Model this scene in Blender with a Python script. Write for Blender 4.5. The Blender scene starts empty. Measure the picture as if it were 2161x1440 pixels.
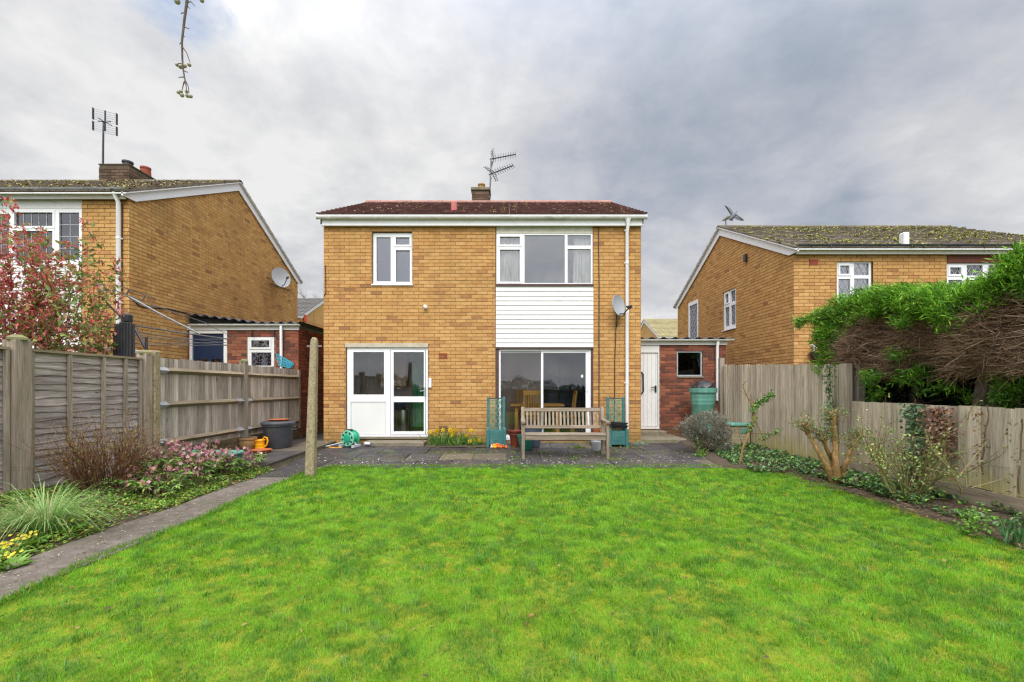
import bpy, math, random
import numpy as np
from mathutils import Vector, Matrix

R = math.radians
rnd = random.Random(11)
nrng = np.random.default_rng(5)
scene = bpy.context.scene
COL = scene.collection

# ------------------------------------------------------------------ camera
F, CX, CY, CH = 960.0, 1072.0, 818.0, 1.32       # survey of the photograph: focal length and vanishing point in pixels, eye height


def P(px, py, d):
    """world point seen at a survey pixel at distance d"""
    return Vector(((px - CX) / F * d, d, CH - (py - CY) / F * d))


cam_data = bpy.data.cameras.new('camera')
cam = bpy.data.objects.new('camera', cam_data)
COL.objects.link(cam)
cam.location = (0, 0, CH)
cam.rotation_euler = (R(90), 0, 0)
cam_data.sensor_width = 36.0
cam_data.lens = F / 2161.0 * 36.0
cam_data.shift_x = (1080.5 - CX) / 2161.0
cam_data.shift_y = (CY - 720.0) / 2161.0
cam_data.clip_start = 0.05
cam_data.clip_end = 3000
scene.camera = cam

# ------------------------------------------------------------------ exposure and renderer
EXPO = 1.3
vs = scene.view_settings
vs.view_transform = 'Standard'
vs.look = 'None'
vs.exposure = EXPO
vs.gamma = 1.0
vs.use_curve_mapping = False
scene.render.engine = 'CYCLES'
cy = scene.cycles
cy.use_denoising = True
cy.denoiser = 'OPENIMAGEDENOISE'
cy.denoising_input_passes = 'RGB_ALBEDO_NORMAL'
cy.denoising_prefilter = 'ACCURATE'
cy.use_adaptive_sampling = True
cy.adaptive_threshold = 0.008
cy.pixel_filter_type = 'BLACKMAN_HARRIS'
cy.filter_width = 1.25
cy.max_bounces = 8
cy.diffuse_bounces = 4
cy.glossy_bounces = 3
cy.transmission_bounces = 4
cy.transparent_max_bounces = 12
cy.caustics_reflective = False
cy.caustics_refractive = False
cy.sample_clamp_indirect = 2.0

# ------------------------------------------------------------------ sun
SUN_EL, SUN_AZ = 46.0, 184.0      # veiled sun behind the camera
sun_data = bpy.data.lights.new('sun', 'SUN')
sun_data.energy = 0.85
sun_data.angle = R(30)
sun_data.color = (1.0, 0.955, 0.88)
sun = bpy.data.objects.new('sun', sun_data)
COL.objects.link(sun)
_el, _az = R(SUN_EL), R(SUN_AZ)
sdir = Vector((math.sin(_az) * math.cos(_el), math.cos(_az) * math.cos(_el), math.sin(_el)))
sun.rotation_euler = sdir.to_track_quat('Z', 'Y').to_euler()


# ------------------------------------------------------------------ node helpers
def lin(c):
    c = c / 255.0
    return c / 12.92 if c <= 0.04045 else ((c + 0.055) / 1.055) ** 2.4


def C(r, g, b, k=1.0):
    return (lin(r) * k, lin(g) * k, lin(b) * k)


def c4(c):
    return (c[0], c[1], c[2], 1.0)


class NT:
    def __init__(self, tree):
        self.t = tree
        tree.nodes.clear()

    def n(self, kind, **kw):
        nd = self.t.nodes.new(kind)
        for k, v in kw.items():
            if k.startswith('i_'):
                nd.inputs[k[2:].replace('_', ' ')].default_value = v
            else:
                setattr(nd, k, v)
        return nd

    def link(self, a, b):
        self.t.links.new(a, b)

    def setin(self, nd, key, val):
        s = nd.inputs[key]
        if isinstance(val, bpy.types.NodeSocket):
            self.link(val, s)
        elif val is not None:
            s.default_value = val

    def math(self, op, a, b=None, c=None, clamp=False):
        nd = self.n('ShaderNodeMath', operation=op, use_clamp=clamp)
        self.setin(nd, 0, a)
        if b is not None:
            self.setin(nd, 1, b)
        if c is not None:
            self.setin(nd, 2, c)
        return nd.outputs[0]

    def vmath(self, op, a, b=None):
        nd = self.n('ShaderNodeVectorMath', operation=op)
        self.setin(nd, 0, a)
        if b is not None:
            self.setin(nd, 1, b)
        return nd.outputs['Value'] if op in ('DOT_PRODUCT', 'LENGTH') else nd.outputs[0]

    def noise(self, vec, scale, detail=4, rough=0.55, dist=0.0, out='Fac'):
        nd = self.n('ShaderNodeTexNoise')
        nd.inputs['Scale'].default_value = scale
        nd.inputs['Detail'].default_value = detail
        nd.inputs['Roughness'].default_value = rough
        nd.inputs['Distortion'].default_value = dist
        if vec is not None:
            self.link(vec, nd.inputs['Vector'])
        return nd.outputs[out]

    def ramp(self, fac, stops, interp='LINEAR'):
        nd = self.n('ShaderNodeValToRGB')
        cr = nd.color_ramp
        cr.interpolation = interp
        while len(cr.elements) < len(stops):
            cr.elements.new(0.5)
        for e, (p, c) in zip(cr.elements, stops):
            e.position = p
            e.color = c4(c) if not isinstance(c, float) else (c, c, c, 1)
        self.link(fac, nd.inputs[0])
        return nd.outputs[0]

    def mix(self, fac, a, b, mode='MIX'):
        nd = self.n('ShaderNodeMix', data_type='RGBA', blend_type=mode)
        self.setin(nd, 0, fac)
        for key, v in ((6, a), (7, b)):
            if isinstance(v, bpy.types.NodeSocket):
                self.link(v, nd.inputs[key])
            else:
                nd.inputs[key].default_value = c4(v)
        return nd.outputs[2]

    def mapv(self, vec, scale=(1, 1, 1), loc=(0, 0, 0), rot=(0, 0, 0)):
        nd = self.n('ShaderNodeMapping')
        nd.inputs['Scale'].default_value = scale
        nd.inputs['Location'].default_value = loc
        nd.inputs['Rotation'].default_value = rot
        self.link(vec, nd.inputs['Vector'])
        return nd.outputs[0]


# ------------------------------------------------------------------ sky: physical sky seen through broken cloud
world = bpy.data.worlds.new('World')
scene.world = world
world.use_nodes = True
w = NT(world.node_tree)
SKY_K = 0.1
sky = w.n('ShaderNodeTexSky', sky_type='NISHITA', sun_disc=False)
sky.sun_elevation = R(SUN_EL)
sky.sun_rotation = R(SUN_AZ)
tc = w.n('ShaderNodeTexCoord')
dirv = w.vmath('NORMALIZE', tc.outputs['Generated'])
sep = w.n('ShaderNodeSeparateXYZ')
w.link(dirv, sep.inputs[0])
zz = w.math('ADD', w.math('MAXIMUM', sep.outputs[2], 0.0), 0.30)
comb = w.n('ShaderNodeCombineXYZ')
w.link(w.math('DIVIDE', sep.outputs[0], zz), comb.inputs[0])
w.link(w.math('DIVIDE', sep.outputs[1], zz), comb.inputs[1])
cp = comb.outputs[0]


def lobe(px, py, sharp):
    d = Vector(((px - CX) / F, 1.0, (CY - py) / F)).normalized()
    dt = w.vmath('DOT_PRODUCT', dirv, tuple(d))
    return w.math('POWER', w.math('MAXIMUM', dt, 0.0), sharp)


n1 = w.noise(w.mapv(cp, loc=(3.1, 0.7, 0)), 0.8, 6, 0.5, 0.25)
n2 = w.noise(w.mapv(cp, loc=(7.3, 2.2, 1.0)), 2.3, 8, 0.55, 0.25)
n3 = w.noise(w.mapv(cp, loc=(1.3, 5.2, 2.0)), 7.0, 7, 0.6, 0.2)
b = w.math('MULTIPLY', w.math('SUBTRACT', n1, 0.5), 0.7)
b = w.math('ADD', b, w.math('MULTIPLY', w.math('SUBTRACT', n2, 0.5), 1.1))
b = w.math('ADD', b, w.math('MULTIPLY', w.math('SUBTRACT', n3, 0.5), 0.52))
b = w.math('ADD', b, 0.67)
# the heavier bank of cloud to the right, the thin bright cloud to the left
b = w.math('ADD', b, w.math('MULTIPLY', lobe(1750, 330, 14), -0.32))
b = w.math('ADD', b, w.math('MULTIPLY', lobe(1180, 200, 30), -0.12))
b = w.math('ADD', b, w.math('MULTIPLY', lobe(450, 230, 10), 0.20))
b = w.math('ADD', b, w.math('MULTIPLY', lobe(2150, 440, 60), 0.34))
b = w.math('ADD', b, w.math('MULTIPLY', lobe(760, 130, 40), 0.04))
b = w.math('ADD', b, w.math('MULTIPLY', lobe(1380, 600, 60), 0.30))
cloud = w.ramp(b, [(0.0, C(138, 151, 168)), (0.25, C(160, 170, 185)), (0.5, C(186, 191, 202)),
                   (0.75, C(211, 212, 216)), (1.0, C(238, 238, 238))])
gap = w.math('SUBTRACT', w.math('ADD', w.math('MULTIPLY', lobe(372, 20, 260), 0.75), w.math('MULTIPLY', n3, 1.5)), w.math('MULTIPLY', n2, 1.0))
gap = w.math('MULTIPLY', w.math('ADD', gap, -0.62), 1.6, clamp=True)
blue = w.vmath('MULTIPLY', sky.outputs[0], (1.0, 1.0, 1.0))
cs = w.n('ShaderNodeVectorMath', operation='SCALE')
w.link(cloud, cs.inputs[0])
# fill light added to the sky: cloud brightened towards the zenith
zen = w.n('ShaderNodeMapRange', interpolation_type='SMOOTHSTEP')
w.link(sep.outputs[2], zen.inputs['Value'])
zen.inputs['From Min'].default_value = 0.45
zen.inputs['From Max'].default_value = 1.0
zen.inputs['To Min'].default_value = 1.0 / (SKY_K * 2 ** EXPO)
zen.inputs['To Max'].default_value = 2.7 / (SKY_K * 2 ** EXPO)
# broad glow round the sun, added behind the camera to light the side walls
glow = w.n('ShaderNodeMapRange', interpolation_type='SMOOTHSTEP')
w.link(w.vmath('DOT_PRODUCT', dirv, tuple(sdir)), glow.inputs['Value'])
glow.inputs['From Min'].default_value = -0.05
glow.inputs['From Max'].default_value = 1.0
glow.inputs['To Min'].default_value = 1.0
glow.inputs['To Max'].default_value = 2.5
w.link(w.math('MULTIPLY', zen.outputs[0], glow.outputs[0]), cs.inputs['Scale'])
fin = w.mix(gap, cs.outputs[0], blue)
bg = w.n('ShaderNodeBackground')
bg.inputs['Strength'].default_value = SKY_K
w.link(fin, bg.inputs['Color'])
wo = w.n('ShaderNodeOutputWorld')
w.link(bg.outputs[0], wo.inputs['Surface'])


# ------------------------------------------------------------------ materials
def new_mat(name):
    m = bpy.data.materials.new(name)
    m.use_nodes = True
    return m, NT(m.node_tree)


def finish(nt, base, rough=0.6, bump=None, bump_str=0.3, bump_dist=0.01, metal=0.0, spec=0.5, extra=None):
    bs = nt.n('ShaderNodeBsdfPrincipled')
    nt.setin(bs, 'Base Color', base if isinstance(base, bpy.types.NodeSocket) else c4(base))
    nt.setin(bs, 'Roughness', rough)
    bs.inputs['Metallic'].default_value = metal
    bs.inputs['Specular IOR Level'].default_value = spec
    if bump is not None:
        bp = nt.n('ShaderNodeBump')
        bp.inputs['Strength'].default_value = bump_str
        bp.inputs['Distance'].default_value = bump_dist
        nt.link(bump, bp.inputs['Height'])
        nt.link(bp.outputs[0], bs.inputs['Normal'])
    out = nt.n('ShaderNodeOutputMaterial')
    sh = bs.outputs[0]
    nt.link(sh, out.inputs['Surface'])
    return bs, out


def pos(nt):
    return nt.n('ShaderNodeNewGeometry').outputs['Position']


def rand(nt):
    """one random number per piece: single objects and islands of a joined mesh alike"""
    oi = nt.n('ShaderNodeObjectInfo').outputs['Random']
    isl = nt.n('ShaderNodeNewGeometry').outputs['Random Per Island']
    return nt.math('FRACT', nt.math('ADD', oi, isl))


def mottled(name, c1, c2, scale=6.0, rough=0.6, bump=0.2, metal=0.0, spec=0.5, dirt=None, dirt_amt=0.0, dirt_scale=2.0, var=0.0,
            stretch=(1, 1, 1), rough2=None, fine=60.0):
    """paint, plastic, stone: two tones in noise, optional dirt patches with shapes of their own, optional change per piece"""
    m, nt = new_mat(name)
    p = nt.mapv(pos(nt), scale=stretch)
    nz = nt.noise(p, scale, 6, 0.6, 0.2)
    base = nt.mix(nt.ramp(nz, [(0.3, 0.0), (0.7, 1.0)]), c1, c2)
    if var:
        r = rand(nt)
        base = nt.mix(1.0, base, nt.ramp(r, [(0, 1.0 - var), (1, 1.0 + var)]), 'MULTIPLY')
    if dirt is not None:
        dn = nt.noise(p, dirt_scale, 7, 0.65, 0.4)
        base = nt.mix(nt.math('MULTIPLY', nt.ramp(dn, [(0.5, 0.0), (0.72, 1.0)]), dirt_amt), base, dirt)
    rr = rough
    if rough2 is not None:
        rr = nt.ramp(nt.noise(p, scale * 0.7, 4), [(0.35, rough), (0.65, rough2)])
    finish(nt, base, rr, nt.noise(p, fine, 4), bump, 0.004, metal, spec)
    return m


def brick_mat(name, stops, soot, soot_amt, moss=None):
    m, nt = new_mat(name)
    p = pos(nt)
    r = rand(nt)
    base = nt.ramp(r, stops)
    grain = nt.noise(p, 55, 5, 0.7)
    base = nt.mix(1.0, base, nt.ramp(grain, [(0.25, 0.78), (0.5, 1.0), (0.8, 1.14)]), 'MULTIPLY')
    blot = nt.noise(p, 9, 4, 0.6)
    base = nt.mix(1.0, base, nt.ramp(blot, [(0.3, 0.86), (0.7, 1.1)]), 'MULTIPLY')
    so = nt.noise(nt.mapv(p, scale=(1, 1, 0.55)), 0.9, 8, 0.68, 0.5)
    base = nt.mix(nt.math('MULTIPLY', nt.ramp(so, [(0.5, 0.0), (0.74, 1.0)]), soot_amt), base, soot)
    so2 = nt.noise(p, 3.1, 6, 0.7, 0.2)
    base = nt.mix(nt.math('MULTIPLY', nt.ramp(so2, [(0.56, 0.0), (0.72, 1.0)]), soot_amt * 0.8), base, soot)
    if moss is not None:
        sp = nt.n('ShaderNodeSeparateXYZ')
        nt.link(p, sp.inputs[0])
        hgt = nt.ramp(nt.math('ADD', nt.math('MULTIPLY', sp.outputs[2], 0.9), nt.noise(p, 4, 5)), [(0.5, 1.0), (1.05, 0.0)])
        base = nt.mix(nt.math('MULTIPLY', hgt, 0.6), base, moss)
    finish(nt, base, 0.9, grain, 0.5, 0.004, 0.0, 0.25)
    return m


def wood_mat(name, c1, c2, c3, axis='Z', algae=None, algae_top=0.6, var=0.22, knots=True):
    """weathered board: grain along one axis, change per board, knots, algae creeping up from the damp foot"""
    m, nt = new_mat(name)
    p = pos(nt)
    r = rand(nt)
    off = nt.n('ShaderNodeCombineXYZ')
    nt.link(nt.math('MULTIPLY', r, 17.0), off.inputs[0])
    nt.link(nt.math('MULTIPLY', r, 9.0), off.inputs[2])
    pv = nt.vmath('ADD', p, off.outputs[0])
    st = {'X': (0.7, 14, 14), 'Y': (14, 0.7, 14), 'Z': (14, 14, 0.7)}[axis]
    g = nt.noise(nt.mapv(pv, scale=st), 2.2, 6, 0.65, 0.6)
    g2 = nt.noise(nt.mapv(pv, scale=tuple(v * 3 for v in st)), 3.0, 4, 0.6, 0.2)
    base = nt.ramp(g, [(0.25, c3), (0.45, c1), (0.7, c2)])
    base = nt.mix(1.0, base, nt.ramp(g2, [(0.3, 0.72), (0.7, 1.15)]), 'MULTIPLY')
    base = nt.mix(1.0, base, nt.ramp(r, [(0, 1 - var), (0.5, 1.0), (1, 1 + var)]), 'MULTIPLY')
    st2 = nt.noise(nt.mapv(pv, scale={'X': (0.6, 3, 3), 'Y': (3, 0.6, 3), 'Z': (3, 3, 0.6)}[axis]), 1.3, 6, 0.65, 0.4)
    base = nt.mix(nt.math('MULTIPLY', nt.ramp(st2, [(0.48, 0.0), (0.72, 1.0)]), 0.65), base, c3)
    if knots:
        v = nt.n('ShaderNodeTexVoronoi')
        v.inputs['Scale'].default_value = 3.2
        nt.link(nt.mapv(pv, scale={'X': (0.5, 1.4, 1.4), 'Y': (1.4, 0.5, 1.4), 'Z': (1.4, 1.4, 0.5)}[axis]), v.inputs['Vector'])
        base = nt.mix(nt.ramp(v.outputs['Distance'], [(0.03, 0.85), (0.075, 0.0)]), base, (0.03, 0.02, 0.015))
    if algae is not None:
        sp = nt.n('ShaderNodeSeparateXYZ')
        nt.link(p, sp.inputs[0])
        an = nt.noise(nt.mapv(p, scale=(4, 4, 1.2)), 1.2, 5, 0.6)
        h = nt.math('SUBTRACT', nt.math('ADD', algae_top, nt.math('MULTIPLY', an, 0.7)), sp.outputs[2])
        base = nt.mix(nt.math('MULTIPLY', nt.ramp(h, [(0.3, 0.0), (0.75, 1.0)]), 0.75), base, algae)
    finish(nt, base, 0.85, g2, 0.5, 0.004, 0, 0.25)
    return m


def foliage_mat(name, trans=0.35, rough=0.5, gloss=0.3):
    m, nt = new_mat(name)
    at = nt.n('ShaderNodeAttribute')
    at.attribute_name = 'col'
    bs = nt.n('ShaderNodeBsdfPrincipled')
    nt.link(at.outputs['Color'], bs.inputs['Base Color'])
    bs.inputs['Roughness'].default_value = rough
    bs.inputs['Specular IOR Level'].default_value = gloss
    tr = nt.n('ShaderNodeBsdfTranslucent')
    nt.link(at.outputs['Color'], tr.inputs['Color'])
    mx = nt.n('ShaderNodeMixShader')
    mx.inputs[0].default_value = trans
    nt.link(bs.outputs[0], mx.inputs[1])
    nt.link(tr.outputs[0], mx.inputs[2])
    out = nt.n('ShaderNodeOutputMaterial')
    nt.link(mx.outputs[0], out.inputs['Surface'])
    return m


def glass_mat(name, refl, tint=(0.9, 0.93, 0.92), rough=0.0):
    m, nt = new_mat(name)
    fr = nt.n('ShaderNodeFresnel')
    fr.inputs['IOR'].default_value = 1.5
    fac = nt.math('ADD', nt.math('MULTIPLY', fr.outputs[0], 1.0), refl, clamp=True)
    tp = nt.n('ShaderNodeBsdfTransparent')
    tp.inputs['Color'].default_value = c4(tint)
    gl = nt.n('ShaderNodeBsdfGlossy')
    gl.inputs['Roughness'].default_value = rough
    gl.inputs['Color'].default_value = (0.95, 0.96, 1.0, 1)
    if rough < 0.05:
        bp = nt.n('ShaderNodeBump')
        bp.inputs['Strength'].default_value = 0.04
        bp.inputs['Distance'].default_value = 0.02
        nt.link(nt.noise(pos(nt), 1.3, 2), bp.inputs['Height'])
        nt.link(bp.outputs[0], gl.inputs['Normal'])
    mx = nt.n('ShaderNodeMixShader')
    nt.link(fac, mx.inputs[0])
    nt.link(tp.outputs[0], mx.inputs[1])
    nt.link(gl.outputs[0], mx.inputs[2])
    out = nt.n('ShaderNodeOutputMaterial')
    nt.link(mx.outputs[0], out.inputs['Surface'])
    return m


YB = [(0.0, (0.30, 0.145, 0.062)), (0.015, (0.39, 0.19, 0.068)), (0.07, (0.48, 0.245, 0.08)), (0.3, (0.52, 0.282, 0.09)),
      (0.62, (0.55, 0.305, 0.099)), (0.86, (0.59, 0.34, 0.118)), (0.96, (0.51, 0.262, 0.083)), (1.0, (0.44, 0.21, 0.078))]
YB = [(s, (c[0] * 0.98, c[1] * 0.99, c[2] * 1.08)) for s, c in YB]
YB2 = [(s, (c[0] * 1.0, c[1] * 1.03, c[2] * 1.0)) for s, c in YB]
M = {}
M['brick'] = brick_mat('yellow_brick', YB, (0.20, 0.125, 0.05), 0.5, (0.16, 0.13, 0.04))
M['brick_left'] = brick_mat('weathered_yellow_brick', YB2, (0.20, 0.125, 0.05), 0.6)
M['brick_right'] = brick_mat('clean_yellow_brick', YB, (0.24, 0.13, 0.05), 0.35)
M['brick_red'] = brick_mat('red_brick', [(0, (0.11, 0.045, 0.035)), (0.4, (0.20, 0.065, 0.042)), (0.8, (0.27, 0.085, 0.05)),
                                        (1, (0.34, 0.13, 0.07))], (0.09, 0.055, 0.04), 0.6, (0.11, 0.10, 0.045))
M['brick_dark'] = brick_mat('old_brown_brick', [(0, (0.07, 0.045, 0.03)), (0.5, (0.12, 0.075, 0.05)), (1, (0.17, 0.11, 0.07))],
                            (0.06, 0.055, 0.03), 0.8, (0.09, 0.10, 0.03))
M['mortar'] = mottled('sooty_mortar', (0.25, 0.15, 0.062), (0.34, 0.21, 0.092), 14, 0.95, 0.3)
M['mortar_red'] = mottled('pale_mortar', (0.22, 0.14, 0.085), (0.30, 0.20, 0.12), 14, 0.95, 0.3)
M['mortar_dark'] = mottled('mossy_mortar', (0.06, 0.05, 0.03), (0.11, 0.09, 0.05), 14, 0.95, 0.3)
M['upvc'] = mottled('white_upvc', C(228, 229, 231), C(236, 237, 239), 3, 0.32, 0.02, 0, 0.5, (0.45, 0.44, 0.40), 0.12, 6)
M['white_paint'] = mottled('white_paint', C(216, 216, 214), C(228, 228, 226), 5, 0.5, 0.1, 0, 0.4, (0.42, 0.40, 0.35), 0.3, 5, 0.03)
M['cream_paint'] = mottled('grubby_cream_paint', C(205, 200, 182), C(222, 217, 202), 5, 0.6, 0.2, 0, 0.4, (0.30, 0.27, 0.18), 0.45, 4)
M['panel'] = mottled('white_panel', C(222, 222, 219), C(229, 229, 226), 2, 0.35, 0.02)
M['gutter_white'] = mottled('mildewed_white_gutter', C(225, 226, 224), C(212, 213, 207), 4, 0.4, 0.05, 0, 0.5, (0.26, 0.27, 0.17), 0.6, 2.6,
                            stretch=(1, 1, 3))
M['gutter_grey'] = mottled('grey_gutter', C(120, 124, 128), C(150, 153, 156), 3, 0.45, 0.05, 0, 0.5, (0.12, 0.12, 0.10), 0.5, 4)
M['gutter_black'] = mottled('black_gutter', C(44, 48, 54), C(58, 62, 68), 3, 0.35, 0.05)
M['concrete'] = mottled('exposed_concrete', (0.19, 0.15, 0.085), (0.43, 0.36, 0.23), 30, 0.95, 0.8, 0, 0.2, (0.13, 0.12, 0.05), 0.6, 3.0, fine=90)
M['concrete_grey'] = mottled('old_concrete', (0.16, 0.135, 0.095), (0.26, 0.22, 0.16), 12, 0.9, 0.5, 0, 0.3, (0.10, 0.10, 0.04), 0.7, 3.0)
M['lintel'] = mottled('concrete_lintel', C(176, 166, 146), C(200, 190, 168), 10, 0.9, 0.4, 0, 0.2, (0.2, 0.17, 0.11), 0.5, 5)
M['brown_trim'] = mottled('brown_stained_timber', C(66, 44, 40), C(88, 60, 52), 8, 0.6, 0.2)
M['lead'] = mottled('lead_strip', C(176, 180, 186), C(190, 194, 198), 8, 0.5, 0.05)
M['black_cable'] = mottled('black_cable', (0.012, 0.012, 0.013), (0.02, 0.02, 0.02), 8, 0.5, 0.0)
M['dark_metal'] = mottled('dark_metal', (0.035, 0.035, 0.04), (0.06, 0.06, 0.065), 8, 0.45, 0.1, 0.4)
M['grey_metal'] = mottled('grey_metal', (0.16, 0.17, 0.18), (0.24, 0.25, 0.26), 8, 0.4, 0.1, 0.6)
M['dish_grey'] = mottled('dish_grey', C(150, 153, 158), C(164, 167, 171), 3, 0.5, 0.05, 0, 0.4, (0.3, 0.3, 0.28), 0.3, 8)
M['galv'] = mottled('galvanised_steel', (0.42, 0.45, 0.48), (0.55, 0.58, 0.60), 20, 0.4, 0.1, 0.5)
M['steel'] = mottled('brushed_steel', (0.55, 0.55, 0.55), (0.65, 0.65, 0.65), 20, 0.3, 0.02, 1.0)
M['glass'] = glass_mat('clear_glass', 0.01, (0.985, 0.99, 0.985))
M['glass_up'] = glass_mat('coated_glass', 0.08, (0.96, 0.97, 0.97))
M['glass_frost'] = glass_mat('frosted_glass', 0.12, (0.72, 0.74, 0.78), 0.25)
M['glass_shed'] = glass_mat('old_dark_glass', 0.0, (0.25, 0.27, 0.25))

wood = dict(c1=(0.25, 0.20, 0.155), c2=(0.37, 0.315, 0.26), c3=(0.10, 0.08, 0.062))
M['wood_slat'] = wood_mat('weathered_slat', (0.42, 0.36, 0.30), (0.60, 0.535, 0.47), (0.12, 0.095, 0.075), 'Z', (0.20, 0.19, 0.05), 0.12, 0.36)
M['wood_rail'] = wood_mat('weathered_rail', (0.28, 0.22, 0.15), (0.40, 0.33, 0.23), (0.12, 0.105, 0.06), 'Y', None, 0, 0.12)
M['wood_lap'] = wood_mat('weathered_lap_board', (0.34, 0.29, 0.265), (0.54, 0.485, 0.45), (0.105, 0.08, 0.074), 'Y', (0.20, 0.20, 0.05), 0.12, 0.16)
M['wood_post'] = wood_mat('weathered_post', (0.31, 0.255, 0.20), (0.44, 0.37, 0.295), (0.13, 0.11, 0.065), 'Z', (0.16, 0.16, 0.04), 0.05, 0.1)
M['wood_right'] = wood_mat('silvered_slat', (0.52, 0.435, 0.33), (0.70, 0.61, 0.49), (0.22, 0.17, 0.115), 'Z', (0.40, 0.36, 0.05), 0.46, 0.26, False)
M['wood_gravel'] = wood_mat('gravel_board', (0.34, 0.265, 0.19), (0.44, 0.36, 0.26), (0.15, 0.115, 0.08), 'Y', (0.2, 0.19, 0.05), 0.0, 0.1)
M['wood_bench'] = wood_mat('weathered_bench_wood', (0.26, 0.205, 0.15), (0.39, 0.325, 0.255), (0.11, 0.085, 0.06), 'X', None, 0, 0.16, False)
M['wood_bench_v'] = wood_mat('weathered_bench_upright', (0.26, 0.205, 0.15), (0.39, 0.325, 0.255), (0.11, 0.085, 0.06), 'Z', None, 0, 0.16, False)
M['pine'] = wood_mat('warm_pine', (0.70, 0.40, 0.12), (0.80, 0.48, 0.17), (0.55, 0.29, 0.08), 'Z', None, 0, 0.08, False)
M['moss_cap'] = mottled('mossy_timber', (0.22, 0.19, 0.12), (0.17, 0.18, 0.05), 14, 0.9, 0.6)
M['leaf'] = foliage_mat('leaf', 0.3, 0.5, 0.3)
M['grass'] = foliage_mat('grass_blade', 0.45, 0.55, 0.25)
M['twig'] = foliage_mat('twig_bark', 0.0, 0.85, 0.2)
M['leaf_gloss'] = foliage_mat('glossy_leaf', 0.2, 0.32, 0.5)
M['teal'] = mottled('teal_plastic', C(52, 102, 100), C(68, 118, 114), 5, 0.45, 0.1, 0, 0.4, C(120, 160, 150), 0.35, 6)
M['butt_green'] = mottled('faded_green_plastic', C(84, 142, 126), C(104, 156, 140), 4, 0.4, 0.08, 0, 0.5, C(60, 100, 88), 0.4, 3, stretch=(3, 3, 0.6))
M['green_reel'] = mottled('green_plastic', C(30, 150, 112), C(44, 168, 126), 5, 0.4, 0.05)
M['green_reel_light'] = mottled('pale_green_plastic', C(104, 186, 156), C(120, 198, 168), 5, 0.45, 0.05)
M['plastic_grey'] = mottled('light_grey_plastic', C(176, 178, 182), C(192, 194, 198), 5, 0.4, 0.05)
M['plastic_black'] = mottled('black_plastic', (0.018, 0.018, 0.02), (0.03, 0.03, 0.033), 5, 0.4, 0.1)
M['plastic_dgrey'] = mottled('dark_grey_plastic', C(54, 56, 64), C(68, 70, 78), 5, 0.45, 0.1, 0, 0.5, C(96, 104, 84), 0.4, 4)
M['terracotta'] = mottled('terracotta', C(168, 92, 56), C(188, 108, 66), 9, 0.85, 0.3, 0, 0.3, C(120, 104, 70), 0.5, 5)
M['pot_stone'] = mottled('mossy_clay_pot', C(150, 116, 76), C(172, 140, 96), 16, 0.9, 0.6, 0, 0.2, C(96, 92, 52), 0.6, 6)
M['pot_red'] = mottled('red_brown_glaze', C(92, 42, 30), C(116, 56, 40), 6, 0.35, 0.1)
M['pot_green'] = mottled('green_glaze', C(32, 96, 84), C(48, 116, 100), 6, 0.25, 0.05)
M['pot_blue'] = mottled('grey_blue_glaze', C(78, 88, 104), C(98, 108, 124), 6, 0.3, 0.05)
M['yellow_can'] = mottled('yellow_plastic', C(232, 158, 8), C(240, 172, 20), 5, 0.4, 0.05)
M['soil'] = mottled('damp_soil', (0.045, 0.032, 0.02), (0.10, 0.07, 0.043), 20, 0.95, 1.0, fine=40)
M['turf_base'] = mottled('turf_thatch', (0.12, 0.20, 0.015), (0.22, 0.25, 0.02), 8, 0.95, 0.8, 0, 0.2, (0.14, 0.10, 0.025), 0.6, 3, fine=70)
M['ground'] = mottled('far_ground', (0.06, 0.09, 0.03), (0.09, 0.10, 0.04), 2, 0.95, 0.3)
M['slab'] = mottled('dark_wet_slab', (0.034, 0.031, 0.034), (0.070, 0.061, 0.058), 4, 0.78, 0.35, 0, 0.32, (0.11, 0.085, 0.05), 0.55, 1.4, 0.22, rough2=0.36)
M['slab_pale'] = mottled('buff_slab', (0.10, 0.08, 0.055), (0.15, 0.12, 0.08), 6, 0.8, 0.35, 0, 0.4, (0.08, 0.075, 0.04), 0.6, 2.2, 0.12)
M['path'] = mottled('old_concrete_path', (0.085, 0.070, 0.058), (0.18, 0.15, 0.125), 9, 0.9, 0.6, 0, 0.3, (0.08, 0.068, 0.045), 0.6, 1.8, 0.1, fine=45)
M['joint'] = mottled('mossy_joint', (0.09, 0.11, 0.02), (0.16, 0.17, 0.04), 12, 0.95, 0.6)
M['tile'] = mottled('red_brown_roof_tile', (0.075, 0.035, 0.032), (0.125, 0.056, 0.048), 7, 0.85, 0.5, 0, 0.3, (0.13, 0.06, 0.045), 0.4, 5, 0.32)
M['tile_grey'] = mottled('brown_grey_roof_tile', (0.13, 0.105, 0.085), (0.19, 0.16, 0.125), 6, 0.9, 0.5, 0, 0.3, (0.24, 0.22, 0.07), 0.5, 1.7, 0.25)
M['tile_far'] = mottled('pale_mossy_roof_tile', (0.24, 0.20, 0.10), (0.33, 0.29, 0.16), 6, 0.9, 0.4, 0, 0.3, (0.30, 0.29, 0.12), 0.5, 2, 0.1)
M['tile_far2'] = mottled('grey_roof_tile', (0.10, 0.095, 0.09), (0.15, 0.14, 0.13), 6, 0.9, 0.4, 0, 0.3, None, 0, 2, 0.1)
M['ridge'] = mottled('pink_ridge_tile', C(146, 104, 94), C(164, 124, 112), 4, 0.85, 0.4, 0, 0.3, C(120, 100, 84), 0.5, 3, 0.1)
M['lichen'] = foliage_mat('lichen', 0.0, 0.95, 0.1)
M['vent_red'] = mottled('red_plastic_vent', C(166, 84, 80), C(186, 104, 98), 5, 0.6, 0.1)
M['air_brick'] = mottled('terracotta_vent', C(128, 58, 40), C(146, 70, 50), 12, 0.85, 0.3)
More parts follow.
